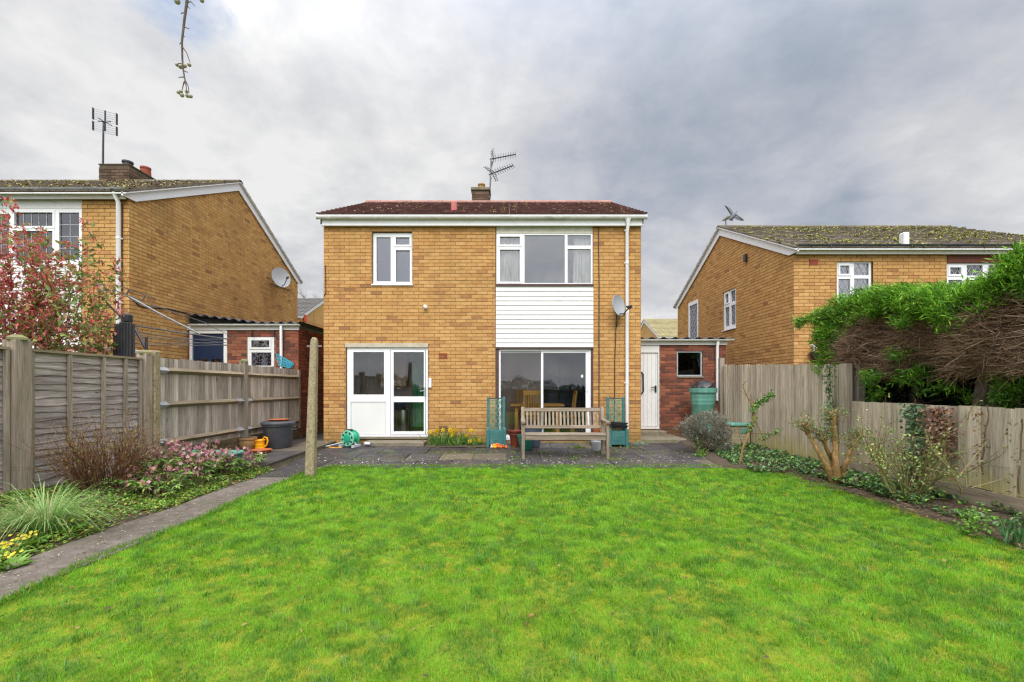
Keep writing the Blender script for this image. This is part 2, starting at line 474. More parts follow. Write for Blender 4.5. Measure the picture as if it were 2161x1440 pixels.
M['gap_shade'] = mottled('painted_gap_shade', (0.006, 0.006, 0.006), (0.01, 0.01, 0.01), 5, 0.9, 0.0)
M['corrugated'] = mottled('dark_corrugated_sheet', (0.045, 0.045, 0.055), (0.085, 0.085, 0.10), 4, 0.4, 0.1)
M['blue_door'] = mottled('navy_paint', C(20, 38, 66), C(26, 46, 76), 4, 0.35, 0.05)
M['room_taupe'] = mottled('taupe_room_wall', (0.66, 0.55, 0.51), (0.70, 0.59, 0.54), 2, 0.9, 0.0)
M['ceiling'] = mottled('white_ceiling', (0.80, 0.79, 0.77), (0.83, 0.82, 0.80), 2, 0.9, 0.0)
M['room_grey'] = mottled('grey_room_wall', (0.62, 0.63, 0.66), (0.66, 0.67, 0.70), 2, 0.9, 0.0)
M['room_green'] = mottled('green_room_wall', (0.16, 0.55, 0.27), (0.19, 0.58, 0.29), 2, 0.9, 0.0)
M['room_tan'] = mottled('tan_unit', (0.62, 0.36, 0.16), (0.66, 0.40, 0.18), 2, 0.6, 0.0)
M['room_dark'] = mottled('dark_room', (0.05, 0.05, 0.055), (0.07, 0.07, 0.075), 2, 0.8, 0.0)
M['navy'] = mottled('dark_appliance', (0.03, 0.045, 0.07), (0.04, 0.055, 0.085), 2, 0.3, 0.0)
M['carpet'] = mottled('olive_floor', (0.42, 0.38, 0.22), (0.48, 0.43, 0.26), 4, 0.9, 0.1)
M['curtain'] = mottled('white_net_curtain', (0.78, 0.77, 0.72), (0.84, 0.83, 0.79), 6, 0.95, 0.1)
M['basket'] = mottled('turquoise_plastic', C(58, 150, 172), C(78, 166, 186), 5, 0.4, 0.05)
M['wicker'] = mottled('woven_panel', (0.33, 0.27, 0.16), (0.42, 0.36, 0.23), 18, 0.9, 0.6)
M['bird'] = mottled('grey_feathers', (0.15, 0.17, 0.20), (0.24, 0.26, 0.29), 9, 0.8, 0.2)
M['bird2'] = mottled('brown_grey_feathers', (0.16, 0.15, 0.12), (0.24, 0.22, 0.17), 9, 0.8, 0.2)
M['berry'] = mottled('white_berry', C(150, 142, 128), C(172, 164, 152), 60, 0.5, 0.1)
M['bark'] = mottled('grey_brown_bark', (0.085, 0.065, 0.05), (0.14, 0.11, 0.08), 20, 0.9, 0.8)
M['bark_pruned'] = mottled('orange_lichen_bark', (0.17, 0.10, 0.042), (0.42, 0.26, 0.10), 26, 0.9, 0.9, 0, 0.2, (0.13, 0.12, 0.05), 0.5, 6)
M['bark_conifer'] = mottled('grey_conifer_bark', (0.17, 0.125, 0.095), (0.27, 0.21, 0.165), 20, 0.9, 0.8)
M['cut_wood'] = mottled('fresh_cut_wood', (0.42, 0.28, 0.14), (0.5, 0.34, 0.18), 22, 0.8, 0.2)
M['orange_toy'] = mottled('orange_plastic', C(214, 96, 30), C(228, 120, 44), 20, 0.5, 0.1)
M['red_alarm'] = mottled('red_alarm_box', C(190, 50, 40), C(200, 60, 48), 6, 0.5, 0.1)


# ------------------------------------------------------------------ meshes
class MB:
    """collects faces; build() links them as ONE mesh object"""
    def __init__(s):
        s.v, s.f = [], []

    def add(s, verts, faces):
        o = len(s.v)
        s.v.extend([tuple(p) for p in verts])
        s.f.extend([tuple(i + o for i in f) for f in faces])
        return s

    def box(s, x0, y0, z0, x1, y1, z1):
        return s.add([(x0, y0, z0), (x1, y0, z0), (x1, y1, z0), (x0, y1, z0), (x0, y0, z1), (x1, y0, z1), (x1, y1, z1), (x0, y1, z1)],
                     [(0, 3, 2, 1), (4, 5, 6, 7), (0, 1, 5, 4), (1, 2, 6, 5), (2, 3, 7, 6), (3, 0, 4, 7)])

    def cbox(s, x0, y0, z0, x1, y1, z1, c=0.01):
        """box with chamfered vertical edges and top"""
        def ring(z, k):
            return [(x0 + c, y0 + k, z), (x1 - c, y0 + k, z), (x1 - k, y0 + c, z), (x1 - k, y1 - c, z), (x1 - c, y1 - k, z), (x0 + c, y1 - k, z),
                    (x0 + k, y1 - c, z), (x0 + k, y0 + c, z)]
        vs_ = ring(z0, 0) + ring(z1 - c, 0) + ring(z1, c)
        fs = [tuple(range(7, -1, -1)), tuple(range(16, 24))]
        for a in (0, 8):
            for i in range(8):
                j = (i + 1) % 8
                fs.append((a + i, a + j, a + 8 + j, a + 8 + i))
        return s.add(vs_, fs)

    def beam(s, p0, p1, w, h, up=(0, 0, 1)):
        p0, p1 = Vector(p0), Vector(p1)
        d = (p1 - p0).normalized()
        up = Vector(up)
        sd = d.cross(up)
        if sd.length < 1e-4:
            sd = d.cross(Vector((0, 1, 0)))
        sd.normalize()
        u2 = sd.cross(d).normalized()
        a, b_ = sd * (w / 2), u2 * (h / 2)
        vv = [p0 - a - b_, p0 + a - b_, p0 + a + b_, p0 - a + b_, p1 - a - b_, p1 + a - b_, p1 + a + b_, p1 - a + b_]
        return s.add(vv, [(0, 3, 2, 1), (4, 5, 6, 7), (0, 1, 5, 4), (1, 2, 6, 5), (2, 3, 7, 6), (3, 0, 4, 7)])

    def tube(s, pts, r, n=8, cap=True):
        pts = [Vector(p) for p in pts]
        k = len(pts)
        rr = r if isinstance(r, (list, tuple)) else [r] * k
        o = len(s.v)
        prev = None
        for i, p in enumerate(pts):
            d = (pts[min(i + 1, k - 1)] - pts[max(i - 1, 0)])
            if d.length < 1e-9:
                d = Vector((0, 0, 1))
            d.normalize()
            if prev is None:
                a = d.orthogonal().normalized()
            else:
                a = prev - d * prev.dot(d)
                a = d.orthogonal() if a.length < 1e-6 else a
                a.normalize()
            prev = a
            b_ = d.cross(a)
            for j in range(n):
                t = 2 * math.pi * j / n
                s.v.append(tuple(p + (a * math.cos(t) + b_ * math.sin(t)) * rr[i]))
        for i in range(k - 1):
            for j in range(n):
                j2 = (j + 1) % n
                s.f.append((o + i * n + j, o + i * n + j2, o + (i + 1) * n + j2, o + (i + 1) * n + j))
        if cap:
            s.f.append(tuple(o + j for j in range(n - 1, -1, -1)))
            s.f.append(tuple(o + (k - 1) * n + j for j in range(n)))
        return s

    def lathe(s, prof, n=20, c=(0, 0, 0), sx=1.0, sy=1.0, rib=0.0):
        o = len(s.v)
        for (r, z) in prof:
            for j in range(n):
                t = 2 * math.pi * j / n
                q = r * (1 + (rib if j % 2 else 0))
                s.v.append((c[0] + q * math.cos(t) * sx, c[1] + q * math.sin(t) * sy, c[2] + z))
        for i in range(len(prof) - 1):
            for j in range(n):
                j2 = (j + 1) % n
                s.f.append((o + i * n + j, o + i * n + j2, o + (i + 1) * n + j2, o + (i + 1) * n + j))
        s.f.append(tuple(o + j for j in range(n - 1, -1, -1)))
        s.f.append(tuple(o + (len(prof) - 1) * n + j for j in range(n)))
        return s

    def prism(s, poly, vec):
        k = len(poly)
        poly = [Vector(p) for p in poly]
        vec = Vector(vec)
        nrm = Vector((0, 0, 0))
        for i in range(k):
            nrm += poly[i].cross(poly[(i + 1) % k])
        if nrm.dot(vec) > 0:
            poly = poly[::-1]
        return s.add(poly + [p + vec for p in poly], [tuple(range(k)), tuple(range(2 * k - 1, k - 1, -1))] +
                     [(i, i + k, (i + 1) % k + k, (i + 1) % k) for i in range(k)])

    def xform(s, mt):
        s.v = [tuple(mt @ Vector(p)) for p in s.v]
        return s

    def mesh(s, name, off=None, smooth=False):
        me = bpy.data.meshes.new(name)
        vv = s.v if off is None else [(p[0] - off[0], p[1] - off[1], p[2] - off[2]) for p in s.v]
        me.from_pydata(vv, [], s.f)
        if smooth:
            me.polygons.foreach_set('use_smooth', [True] * len(me.polygons))
            me.set_sharp_from_angle(angle=R(38))
        me.update()
        return me


OFF = {}


def thing(name, label, cat, loc=(0, 0, 0), rotz=0.0, group=None):
    o = bpy.data.objects.new(name, None)
    COL.objects.link(o)
    o.empty_display_size = 0.1
    o.location = loc
    o.rotation_euler = (0, 0, rotz)
    o['label'] = label
    o['category'] = cat
    if group:
        o['group'] = group
    OFF[o.name] = Vector(loc)
    return o


def link(name, me, mat, parent=None, loc=(0, 0, 0)):
    o = bpy.data.objects.new(name, me)
    COL.objects.link(o)
    if mat is not None and not me.materials:
        me.materials.append(M[mat] if isinstance(mat, str) else mat)
    o.location = loc
    if parent is not None:
        o.parent = parent
        OFF[o.name] = OFF[parent.name]
    return o


def part(name, mb, mat, parent, local=False, smooth=False, kind=None):
    """a part, from a builder in world coordinates (or the thing's own when local)"""
    o = link(name, mb.mesh(name, None if local else OFF[parent.name], smooth), mat, parent)
    if kind:
        o['kind'] = kind
    return o


def solo(name, mb, mat, label, cat, base, group=None, smooth=False, kind=None):
    """a thing that is one mesh"""
    o = link(name, mb.mesh(name, base, smooth), mat, None, base)
    OFF[o.name] = Vector(base)
    o['label'] = label
    o['category'] = cat
    if group:
        o['group'] = group
    if kind:
        o['kind'] = kind
    return o


def struct(name, mb, mat, parent=None):
    o = link(name, mb.mesh(name), mat, parent)
    OFF[o.name] = Vector((0, 0, 0))
    if parent is None:
        o['kind'] = 'structure'
    return o


def np_mesh(name, verts, faces, cols=None):
    """verts (N,k,3), faces list of index tuples within one piece, cols (N,3) or (N,k,3)"""
    N, k, _ = verts.shape
    fa = []
    me = bpy.data.meshes.new(name)
    me.vertices.add(N * k)
    me.vertices.foreach_set('co', np.ascontiguousarray(verts, dtype=np.float32).ravel())
    base = (np.arange(N) * k)[:, None]
    loops, starts, totals = [], [], []
    L = sum(len(f) for f in faces)
    lp = np.concatenate([base + np.array(f)[None, :] for f in faces], axis=1)
    me.loops.add(N * L)
    me.loops.foreach_set('vertex_index', lp.astype(np.int32).ravel())
    me.polygons.add(N * len(faces))
    st, acc = [], 0
    for f in faces:
        st.append(acc)
        acc += len(f)
    starts = (np.arange(N) * L)[:, None] + np.array(st)[None, :]
    me.polygons.foreach_set('loop_start', starts.astype(np.int32).ravel())
    me.update(calc_edges=True)
    if cols is not None:
        if cols.ndim == 2:
            cols = np.repeat(cols[:, None, :], k, axis=1)
        ca = np.ones((N * k, 4), dtype=np.float32)
        ca[:, :3] = cols.reshape(-1, 3)
        at = me.attributes.new('col', 'FLOAT_COLOR', 'POINT')
        at.data.foreach_set('color', ca.ravel())
    return me


def nrm(a):
    return a / np.maximum(np.linalg.norm(a, axis=-1, keepdims=True), 1e-9)


def leaf_verts(c, d, up, L, W, fold=0.25):
    """leaf blades: c base points, d directions, up rough normals, L length, W width (arrays)"""
    d = nrm(d)
    sd = nrm(np.cross(d, up))
    n_ = np.cross(sd, d)
    L = np.asarray(L)[:, None]
    W = np.asarray(W)[:, None]
    v = np.stack([c, c + d * L * 0.45 + sd * W * 0.5 + n_ * W * fold, c + d * L - n_ * L * 0.08, c + d * L * 0.45 - sd * W * 0.5 + n_ * W * fold], axis=1)
    return v


LEAF_F = [(0, 1, 2), (0, 2, 3)]


def stick_verts(p0, p1, r0, r1):
    d = nrm(p1 - p0)
    ref = np.where(np.abs(d[:, 2:3]) > 0.9, np.array([[1.0, 0, 0]]), np.array([[0, 0, 1.0]]))
    a = nrm(np.cross(d, ref))
    b_ = np.cross(d, a)
    out = []
    for p, r in ((p0, r0), (p1, r1)):
        for t in (0, 2.0944, 4.18879):
            out.append(p + (a * math.cos(t) + b_ * math.sin(t)) * np.asarray(r)[:, None])
    return np.stack(out, axis=1)


STICK_F = [(0, 1, 4, 3), (1, 2, 5, 4), (2, 0, 3, 5)]


def np_part(name, verts, faces, cols, mat, parent, world=True, kind=None):
    if world:
        verts = verts - np.array(OFF[parent.name])[None, None, :]
    o = link(name, np_mesh(name, verts, faces, cols), mat, parent)
    if kind:
        o['kind'] = kind
    return o


def np_stuff(name, verts, faces, cols, mat, label, cat):
    o = link(name, np_mesh(name, verts, faces, cols), mat)
    OFF[o.name] = Vector((0, 0, 0))
    o['kind'] = 'stuff'
    o['label'] = label
    o['category'] = cat
    return o


def jit(col, n, amt=0.2, hue=0.08):
    col = np.array(col)
    k = 1 + nrng.uniform(-amt, amt, (n, 1))
    h = 1 + nrng.uniform(-hue, hue, (n, 3))
    return np.clip(col[None, :] * k * h, 0, 1)


def pick(cols, n, weights=None):
    cols = np.array(cols)
    i = nrng.choice(len(cols), n, p=weights)
    return cols[i] * (1 + nrng.uniform(-0.2, 0.2, (n, 1)))


def value_noise(x, y, scale, seed):
    g = np.random.default_rng(seed).random((64, 64))
    u, v = x * scale + 100, y * scale + 100
    i, j = np.floor(u).astype(int), np.floor(v).astype(int)
    fu, fv = u - i, v - j
    fu, fv = fu * fu * (3 - 2 * fu), fv * fv * (3 - 2 * fv)
    a = g[i % 64, j % 64] * (1 - fu) + g[(i + 1) % 64, j % 64] * fu
    c = g[i % 64, (j + 1) % 64] * (1 - fu) + g[(i + 1) % 64, (j + 1) % 64] * fu
    return a * (1 - fv) + c * fv


def fbm(x, y, scale, seed, octs=4):
    s_, a, tot = 0, 1.0, 0
    for k in range(octs):
        s_ = s_ + a * value_noise(x + 13.7 * k, y - 7.1 * k, scale * 2 ** k, seed + k)
        tot += a
        a *= 0.55
    return s_ / tot


# ------------------------------------------------------------------ walls, bricks, windows, roofs
BL, BH, MJ = 0.2325, 0.0775, 0.0105        # brick module and joint


def inward(u):
    return Vector((-u.y, u.x, 0))


def cell_wall(mb, o, u, W, z0, z1, holes, thick, front=0.0):
    """a wall sheet with openings: only outside faces"""
    o, u = Vector(o), Vector(u)
    n_ = inward(u)
    us = sorted({0.0, W} | {min(max(h[k], 0.0), W) for h in holes for k in (0, 1)})
    zs = sorted({z0, z1} | {min(max(h[k], z0), z1) for h in holes for k in (2, 3)})
    U = [a for i, a in enumerate(us) if i == 0 or a - us[i - 1] > 1e-5]
    Z = [a for i, a in enumerate(zs) if i == 0 or a - zs[i - 1] > 1e-5]

    def solid(i, j):
        if i < 0 or j < 0 or i >= len(U) - 1 or j >= len(Z) - 1:
            return False
        uc, zc = (U[i] + U[i + 1]) / 2, (Z[j] + Z[j + 1]) / 2
        return not any(h[0] < uc < h[1] and h[2] < zc < h[3] for h in holes)

    def pt(a, z, t):
        q = o + u * a + n_ * t
        return (q.x, q.y, z)
    f, bk = front, front + thick
    for i in range(len(U) - 1):
        for j in range(len(Z) - 1):
            if not solid(i, j):
                continue
            a, b_, c, d = U[i], U[i + 1], Z[j], Z[j + 1]
            q = [(0, 1, 2, 3)]
            mb.add([pt(a, c, f), pt(b_, c, f), pt(b_, d, f), pt(a, d, f)], q)
            mb.add([pt(b_, c, bk), pt(a, c, bk), pt(a, d, bk), pt(b_, d, bk)], q)
            if not solid(i - 1, j):
                mb.add([pt(a, c, bk), pt(a, c, f), pt(a, d, f), pt(a, d, bk)], q)
            if not solid(i + 1, j):
                mb.add([pt(b_, c, f), pt(b_, c, bk), pt(b_, d, bk), pt(b_, d, f)], q)
            if not solid(i, j - 1):
                mb.add([pt(a, c, bk), pt(b_, c, bk), pt(b_, c, f), pt(a, c, f)], q)
            if not solid(i, j + 1):
                mb.add([pt(a, d, f), pt(b_, d, f), pt(b_, d, bk), pt(a, d, bk)], q)
    return mb


_bm = {}


def brick_mesh(mat, k):
    if (mat, k) not in _bm:
        r_ = random.Random(k)
        c = 0.004
        x1, z1 = BL - MJ, BH - MJ
        e = [r_.uniform(-0.0015, 0.0015) for _ in range(8)]
        fr = [(c + e[0], 0, c), (x1 - c + e[1], 0, c + e[2]), (x1 - c, 0, z1 - c + e[3]), (c, 0, z1 - c)]
        bk = [(0, c, 0), (x1, c, 0), (x1, c, z1), (0, c, z1)]
        b2 = [(0, 0.03, 0), (x1, 0.03, 0), (x1, 0.03, z1), (0, 0.03, z1)]
        mb = MB().add(fr + bk + b2, [(0, 1, 2, 3)] + [(i + 4, (i + 1) % 4 + 4, (i + 1) % 4, i) for i in range(4)] +
                      [(i + 8, (i + 1) % 4 + 8, (i + 1) % 4 + 4, i + 4) for i in range(4)])
        _bm[(mat, k)] = mb.mesh('brick')
        _bm[(mat, k)].materials.append(M[mat])
    return _bm[(mat, k)]


def brick_face(root, o, u, W, z0, z1, holes, mat, keep, top=None, zphase=0.0):
    """bricks in stretcher bond over a face; returns candidates (score, place) and joined remainder builder"""
    o, u = Vector(o), Vector(u)
    n_ = inward(u)
    full, cut = [], []
    nc = int((z1 - z0) / BH)
    for c in range(nc):
        za = z0 + c * BH
        zc = za + BH / 2
        a = -(BL / 2 if c % 2 else 0.0)
        iv = [(0.0, W)]
        for h in holes:
            if h[2] < zc < h[3]:
                nv = []
                for (p, q) in iv:
                    if h[1] <= p or h[0] >= q:
                        nv.append((p, q))
                    else:
                        if h[0] - p > 0.02:
                            nv.append((p, h[0]))
                        if q - h[1] > 0.02:
                            nv.append((h[1], q))
                iv = nv
        while a < W:
            for (p, q) in iv:
                s_, e_ = max(a, p), min(a + BL, q)
                if e_ - s_ < 0.035:
                    continue
                if top and zc > top((s_ + e_) / 2) - 0.01:
                    continue
                pt = o + u * s_
                if e_ - s_ > BL - 0.002:
                    d2 = (pt.x ** 2 + pt.y ** 2)
                    face = abs(n_.dot(Vector((pt.x, pt.y, 0)).normalized()))
                    full.append((face / d2, pt, za))
                else:
                    cut.append((pt, za, e_ - s_))
            a += BL
    return full, cut, u, n_, mat


def emit_bricks(root, faces, keep, smat):
    """the `keep` bricks that show largest as parts of their own, the rest joined"""
    allf = []
    for (full, cut, u, n_, mat) in faces:
        ang = math.atan2(u.y, u.x)
        for (sc, pt, za) in full:
            allf.append((sc, pt, za, u, n_, ang))
    allf.sort(key=lambda t: -t[0])
    off = OFF[root.name]
    for (sc, pt, za, u, n_, ang) in allf[:keep]:
        pr = rnd.uniform(-0.002, 0.002)
        q = Vector((pt.x, pt.y, za)) + n_ * pr - off
        b_ = link('brick', brick_mesh(smat, rnd.randrange(3)), None, root, q)
        b_.rotation_euler = (0, 0, ang)
    mb = MB()

    def one(pt, za, ln, u, n_):
        pr = rnd.uniform(-0.002, 0.002)
        a0, x1, z1 = n_ * pr, ln - MJ, za + BH - MJ
        q = [pt + a0, pt + u * x1 + a0, pt + u * x1 + n_ * 0.03, pt + n_ * 0.03]
        mb.add([(p.x, p.y, za) for p in q] + [(p.x, p.y, z1) for p in q], [(0, 1, 5, 4), (1, 2, 6, 5), (3, 0, 4, 7), (4, 5, 6, 7), (0, 3, 2, 1)])
    for t in allf[keep:]:
        one(t[1], t[2], BL, t[3], t[4])
    for (full, cut, u, n_, mat) in faces:
        for (pt, za, ln) in cut:
            one(pt, za, ln, u, n_)
    if mb.v:
        part('brick', mb, smat, root, kind='stuff')


def window(root, o, u, rect, lights, mat='upvc', glass='glass_up', recess=0.06, name='window', sill=True, sashes=(), lead=None, depth=0.07,
           frame_name='frame'):
    """frame with real openings; every light a pane of its own. rect and lights are (u0,u1,z0,z1); sashes = indices of opening lights"""
    o, u = Vector(o), Vector(u)
    n_ = inward(u)
    mb = MB()
    u0, u1, z0, z1 = rect
    sh = [(l[0] - u0, l[1] - u0, l[2], l[3]) for l in lights]
    cell_wall(mb, o + u * u0, u, u1 - u0, z0, z1, sh, depth, recess)
    fr = part(name, mb, mat, root)
    for i, l in enumerate(lights):
        a, b_, c, d = l
        if i in sashes:
            sm = MB()
            e = 0.012
            cell_wall(sm, o + u * (a - e), u, b_ - a + 2 * e, c - e, d + e, [(0.042, b_ - a + 2 * e - 0.042, c + 0.03, d - 0.03)], 0.05, recess - 0.014)
            part('sash', sm, mat, fr)
            a, b_, c, d = a + 0.03, b_ - 0.03, c + 0.03, d - 0.03
        g = MB()
        cell_wall(g, o + u * a, u, b_ - a, c, d, [], 0.006, recess + 0.03)
        part('pane', g, glass, fr)
        if lead:
            lm = MB()
            y_ = recess + 0.026

            def lp(a_, z_):
                q = o + u * a_ + n_ * y_
                return (q.x, q.y, z_)
            if lead == 'square':
                nu = max(1, round((b_ - a) / 0.17))
                nz = max(1, round((d - c) / 0.27))
                for k in range(1, nu):
                    lm.beam(lp(a + (b_ - a) * k / nu, c), lp(a + (b_ - a) * k / nu, d), 0.009, 0.006, n_)
                for k in range(1, nz):
                    lm.beam(lp(a, c + (d - c) * k / nz), lp(b_, c + (d - c) * k / nz), 0.009, 0.006, n_)
            else:
                st, slope = 0.13, 1.7
                k = -20
                while k < 40:
                    for sg in (1, -1):
                        # line z = c + slope*sg*(x-x0), clipped to the pane
                        x0 = a + k * st
                        pts = []
                        for t in range(0, 41):
                            x = a + (b_ - a) * t / 40
                            z_ = c + sg * slope * (x - x0)
                            if c <= z_ <= d:
                                pts.append((x, z_))
                        if len(pts) > 2:
                            lm.beam(lp(*pts[0]), lp(*pts[-1]), 0.008, 0.005, n_)
                    k += 1
            if lm.v:
                part('lead_bar', lm, 'lead', fr)
    if sill:
        sl = MB()
        q0 = o + u * (u0 - 0.02) - n_ * 0.03
        q1 = o + u * (u1 + 0.02) - n_ * 0.03
        q2, q3 = q1 + n_ * (recess + 0.03), q0 + n_ * (recess + 0.03)
        sl.prism([(q0.x, q0.y, z0 - 0.03), (q1.x, q1.y, z0 - 0.03), (q2.x, q2.y, z0 - 0.03), (q3.x, q3.y, z0 - 0.03)], (0, 0, 0.028))
        part('sill', sl, mat, fr)
    return fr


_tm = {}


def tile_mesh(mat, w_, ln, tilt, k):
    key = (mat, round(w_, 3), round(ln, 3), round(tilt, 3), k)
    if key not in _tm:
        t = 0.032
        mb = MB()
        L2 = ln * 1.16
        mb.add([(0.004, 0, 0), (w_ - 0.004, 0, 0), (w_ - 0.004, L2, 0), (0.004, L2, 0), (0.004, 0, t), (w_ - 0.004, 0, t), (w_ - 0.004, L2, t), (0.004, L2, t)],
               [(0, 3, 2, 1), (4, 5, 6, 7), (0, 1, 5, 4), (1, 2, 6, 5), (2, 3, 7, 6), (3, 0, 4, 7)])
        # raised interlock along one side
        mb.box(w_ - 0.05, 0.002, t - 0.004, w_ - 0.012, L2 - 0.002, t + 0.008)
        r_ = random.Random(k)
        mb.xform(Matrix.Rotation(tilt - 0.10 + r_.uniform(-0.008, 0.008), 4, 'X'))
        _tm[key] = mb.mesh('tile')
        _tm[key].materials.append(M[mat])
    return _tm[key]


def roof_slope(root, x0, x1, ye, ze, yr, zr, mat, keep, row=0.30, lich=None, flip=False):
    """rows of tiles on one slope from the eave line to the ridge"""
    run, rise = abs(yr - ye), zr - ze
    ln = math.hypot(run, rise)
    tilt = math.atan2(rise, run)
    nr = max(3, round(ln / row))
    step = ln / nr
    nx = max(3, round((x1 - x0) / 0.30))
    tw = (x1 - x0) / nx
    sg = 1 if yr > ye else -1
    und = MB()
    th = 0.025
    und.add([(x0, ye, ze), (x1, ye, ze), (x1, yr, zr), (x0, yr, zr), (x0, ye, ze - th), (x1, ye, ze - th), (x1, yr, zr - th), (x0, yr, zr - th)],
            [(0, 1, 2, 3), (7, 6, 5, 4), (0, 4, 5, 1), (1, 5, 6, 2), (2, 6, 7, 3), (3, 7, 4, 0)])
    rf = part('roof', und, 'white_paint', root)
    cells = []
    for j in range(nr):
        for i in range(nx):
            s_ = j * step
            p = Vector((x0 + i * tw, ye + sg * s_ * math.cos(tilt), ze + s_ * math.sin(tilt) + 0.016))
            cells.append((p.length, j, i, p))
    off = OFF[root.name]
    if sg > 0:
        cells.sort(key=lambda t: t[0])
    joined = MB()
    for k, (d, j, i, p) in enumerate(cells):
        me = tile_mesh(mat, tw, step, tilt, rnd.randrange(3))
        if sg > 0 and k < keep:
            link('tile', me, None, rf, p - off)
        else:
            if sg > 0:
                vv = [(v.co.x + p.x, v.co.y + p.y, v.co.z + p.z) for v in me.vertices]
                joined.add(vv, [tuple(pl.vertices) for pl in me.polygons])
    if sg < 0:
        # far slope: the rows only
        for j in range(nr):
            s0, s1 = j * step, (j + 1.15) * step
            a = (ye + sg * s0 * math.cos(tilt), ze + s0 * math.sin(tilt) + 0.03)
            b_ = (ye + sg * s1 * math.cos(tilt), min(ze + s1 * math.sin(tilt) + 0.01, zr + 0.01))
            joined.add([(x0, a[0], a[1]), (x1, a[0], a[1]), (x1, b_[0], b_[1]), (x0, b_[0], b_[1]),
                        (x0, a[0], a[1] - 0.025), (x1, a[0], a[1] - 0.025)], [(3, 2, 1, 0), (0, 1, 5, 4)])
    if joined.v:
        part('tile', joined, mat, rf, kind='stuff')
    if lich:
        # lichen and moss tufts that grow on the lower edges of tiles
        n, cols, sz, dens = lich
        P0, D0, CC, S0 = [], [], [], []
        for _ in range(n):
            i, j = rnd.randrange(nx), rnd.randrange(nr)
            x = x0 + (i + rnd.choice((0.5, 0.5, rnd.random()))) * tw
            if rnd.random() > dens(x, j / nr):
                continue
            s_ = j * step
            for q in range(7):
                P0.append((x + rnd.gauss(0, sz), ye + sg * s_ * math.cos(tilt) - 0.004 * sg + rnd.uniform(0, 0.05), ze + s_ * math.sin(tilt) + 0.052 + rnd.uniform(0, 0.012)))
                CC.append(rnd.choice(cols))
        if P0:
            P0 = np.array(P0)
            n_ = len(P0)
            up = np.tile([[0, -0.4, 1.0]], (n_, 1)) + nrng.normal(0, 0.3, (n_, 3))
            dd = nrng.normal(0, 1, (n_, 3)) * np.array([[1, 0.5, 0.3]])
            v = leaf_verts(P0, dd, up, nrng.uniform(sz * 1.0, sz * 2.2, n_), nrng.uniform(sz * 0.8, sz * 1.6, n_))
            np_part('lichen', v, LEAF_F, np.array(CC) * nrng.uniform(0.8, 1.2, (n_, 1)), 'lichen', rf, True, 'stuff')
    return rf


def gutter(root, x0, x1, y, z, mat, r=0.06, brackets=0.9, name='gutter'):
    mb = MB()
    n = 9
    o = 0
    prof = [(y + r * math.cos(math.pi + math.pi * k / (n - 1)), z + r * math.sin(math.pi + math.pi * k / (n - 1))) for k in range(n)]
    prof2 = [(y + (r - 0.008) * math.cos(2 * math.pi - math.pi * k / (n - 1)), z + (r - 0.008) * math.sin(2 * math.pi - math.pi * k / (n - 1))) for k in range(n)]
    poly = prof + prof2
    mb.prism([(x0, a, b_) for a, b_ in poly], (x1 - x0, 0, 0))
    g = part(name, mb, mat, root, smooth=True)
    x = x0 + 0.25
    k = MB()
    while x < x1:
        pr = [(y + (r + 0.007) * math.cos(math.pi + math.pi * t / 8), z + (r + 0.007) * math.sin(math.pi + math.pi * t / 8)) for t in range(9)]
        k = MB().prism([(x, a, b_) for a, b_ in pr], (0.03, 0, 0))
        part('bracket', k, mat, g)
        x += brackets
    for xe in (x0 - 0.012, x1):
        k = MB().prism([(xe, a, b_) for a, b_ in [(y + (r + 0.006) * math.cos(math.pi + math.pi * t / 8), z + (r + 0.006) * math.sin(math.pi + math.pi * t / 8)) for t in range(9)]], (0.012, 0, 0))
        part('end_cap', k, mat, g)
    return g


def downpipe(root, pts, mat, r=0.034, clips=()):
    g = part('downpipe', MB().tube(pts, r, 10), mat, root, smooth=True)
    for (x, y, z) in clips:
        part('pipe_clip', MB().lathe([(r + 0.006, -0.02), (r + 0.006, 0.02)], 10, (x, y, z)).box(x - 0.05, y + r - 0.01, z - 0.015, x + 0.05, y + r + 0.01, z + 0.015), mat, g)
    return g


# ================================================================== ground, lawn, paving, beds
def gz(x, y):
    """height of the soil in the beds: banked up towards the left fence and, less, the right fence"""
    if x < -3.7:
        t = min(1.0, (-3.7 - x) / 1.2)
        return 0.02 + 0.20 * t * t * (3 - 2 * t) + 0.025 * math.sin(x * 5.3 + y * 3.1) * math.cos(y * 4.7 - x)
    if x > 3.3:
        t = min(1.0, max(0.0, (x - 4.2) / 0.75))
        return 0.03 + 0.07 * t + 0.02 * math.sin(x * 6 + y * 4.0) * math.cos(y * 5.1)
    return 0.0


def patio_z(y):
    return 0.025 + max(0.0, y - 7.5) * 0.031


mb = MB()
mb.add([(-400, -400, -0.25), (400, -400, -0.25), (400, 900, -0.25), (-400, 900, -0.25)], [(0, 1, 2, 3)])
struct('ground', mb, 'ground')

LAWN_X0, LAWN_X1, LAWN_Y1 = -3.10, 4.36, 7.52


def lawn_edges(y):
    """left and right edge of the turf at distance y, worn a little uneven"""
    a = LAWN_X0 + 0.03 * math.sin(y * 3.1) + 0.02 * math.sin(y * 7.7 + 1)
    b_ = LAWN_X1 + 0.07 * math.sin(y * 1.7 + 0.6) + 0.03 * math.sin(y * 6.1)
    if y > 6.9:
        b_ -= ((y - 6.9) / 0.6) ** 2 * 0.62
        a += ((y - 6.9) / 0.6) ** 2 * 0.14
    return a, b_


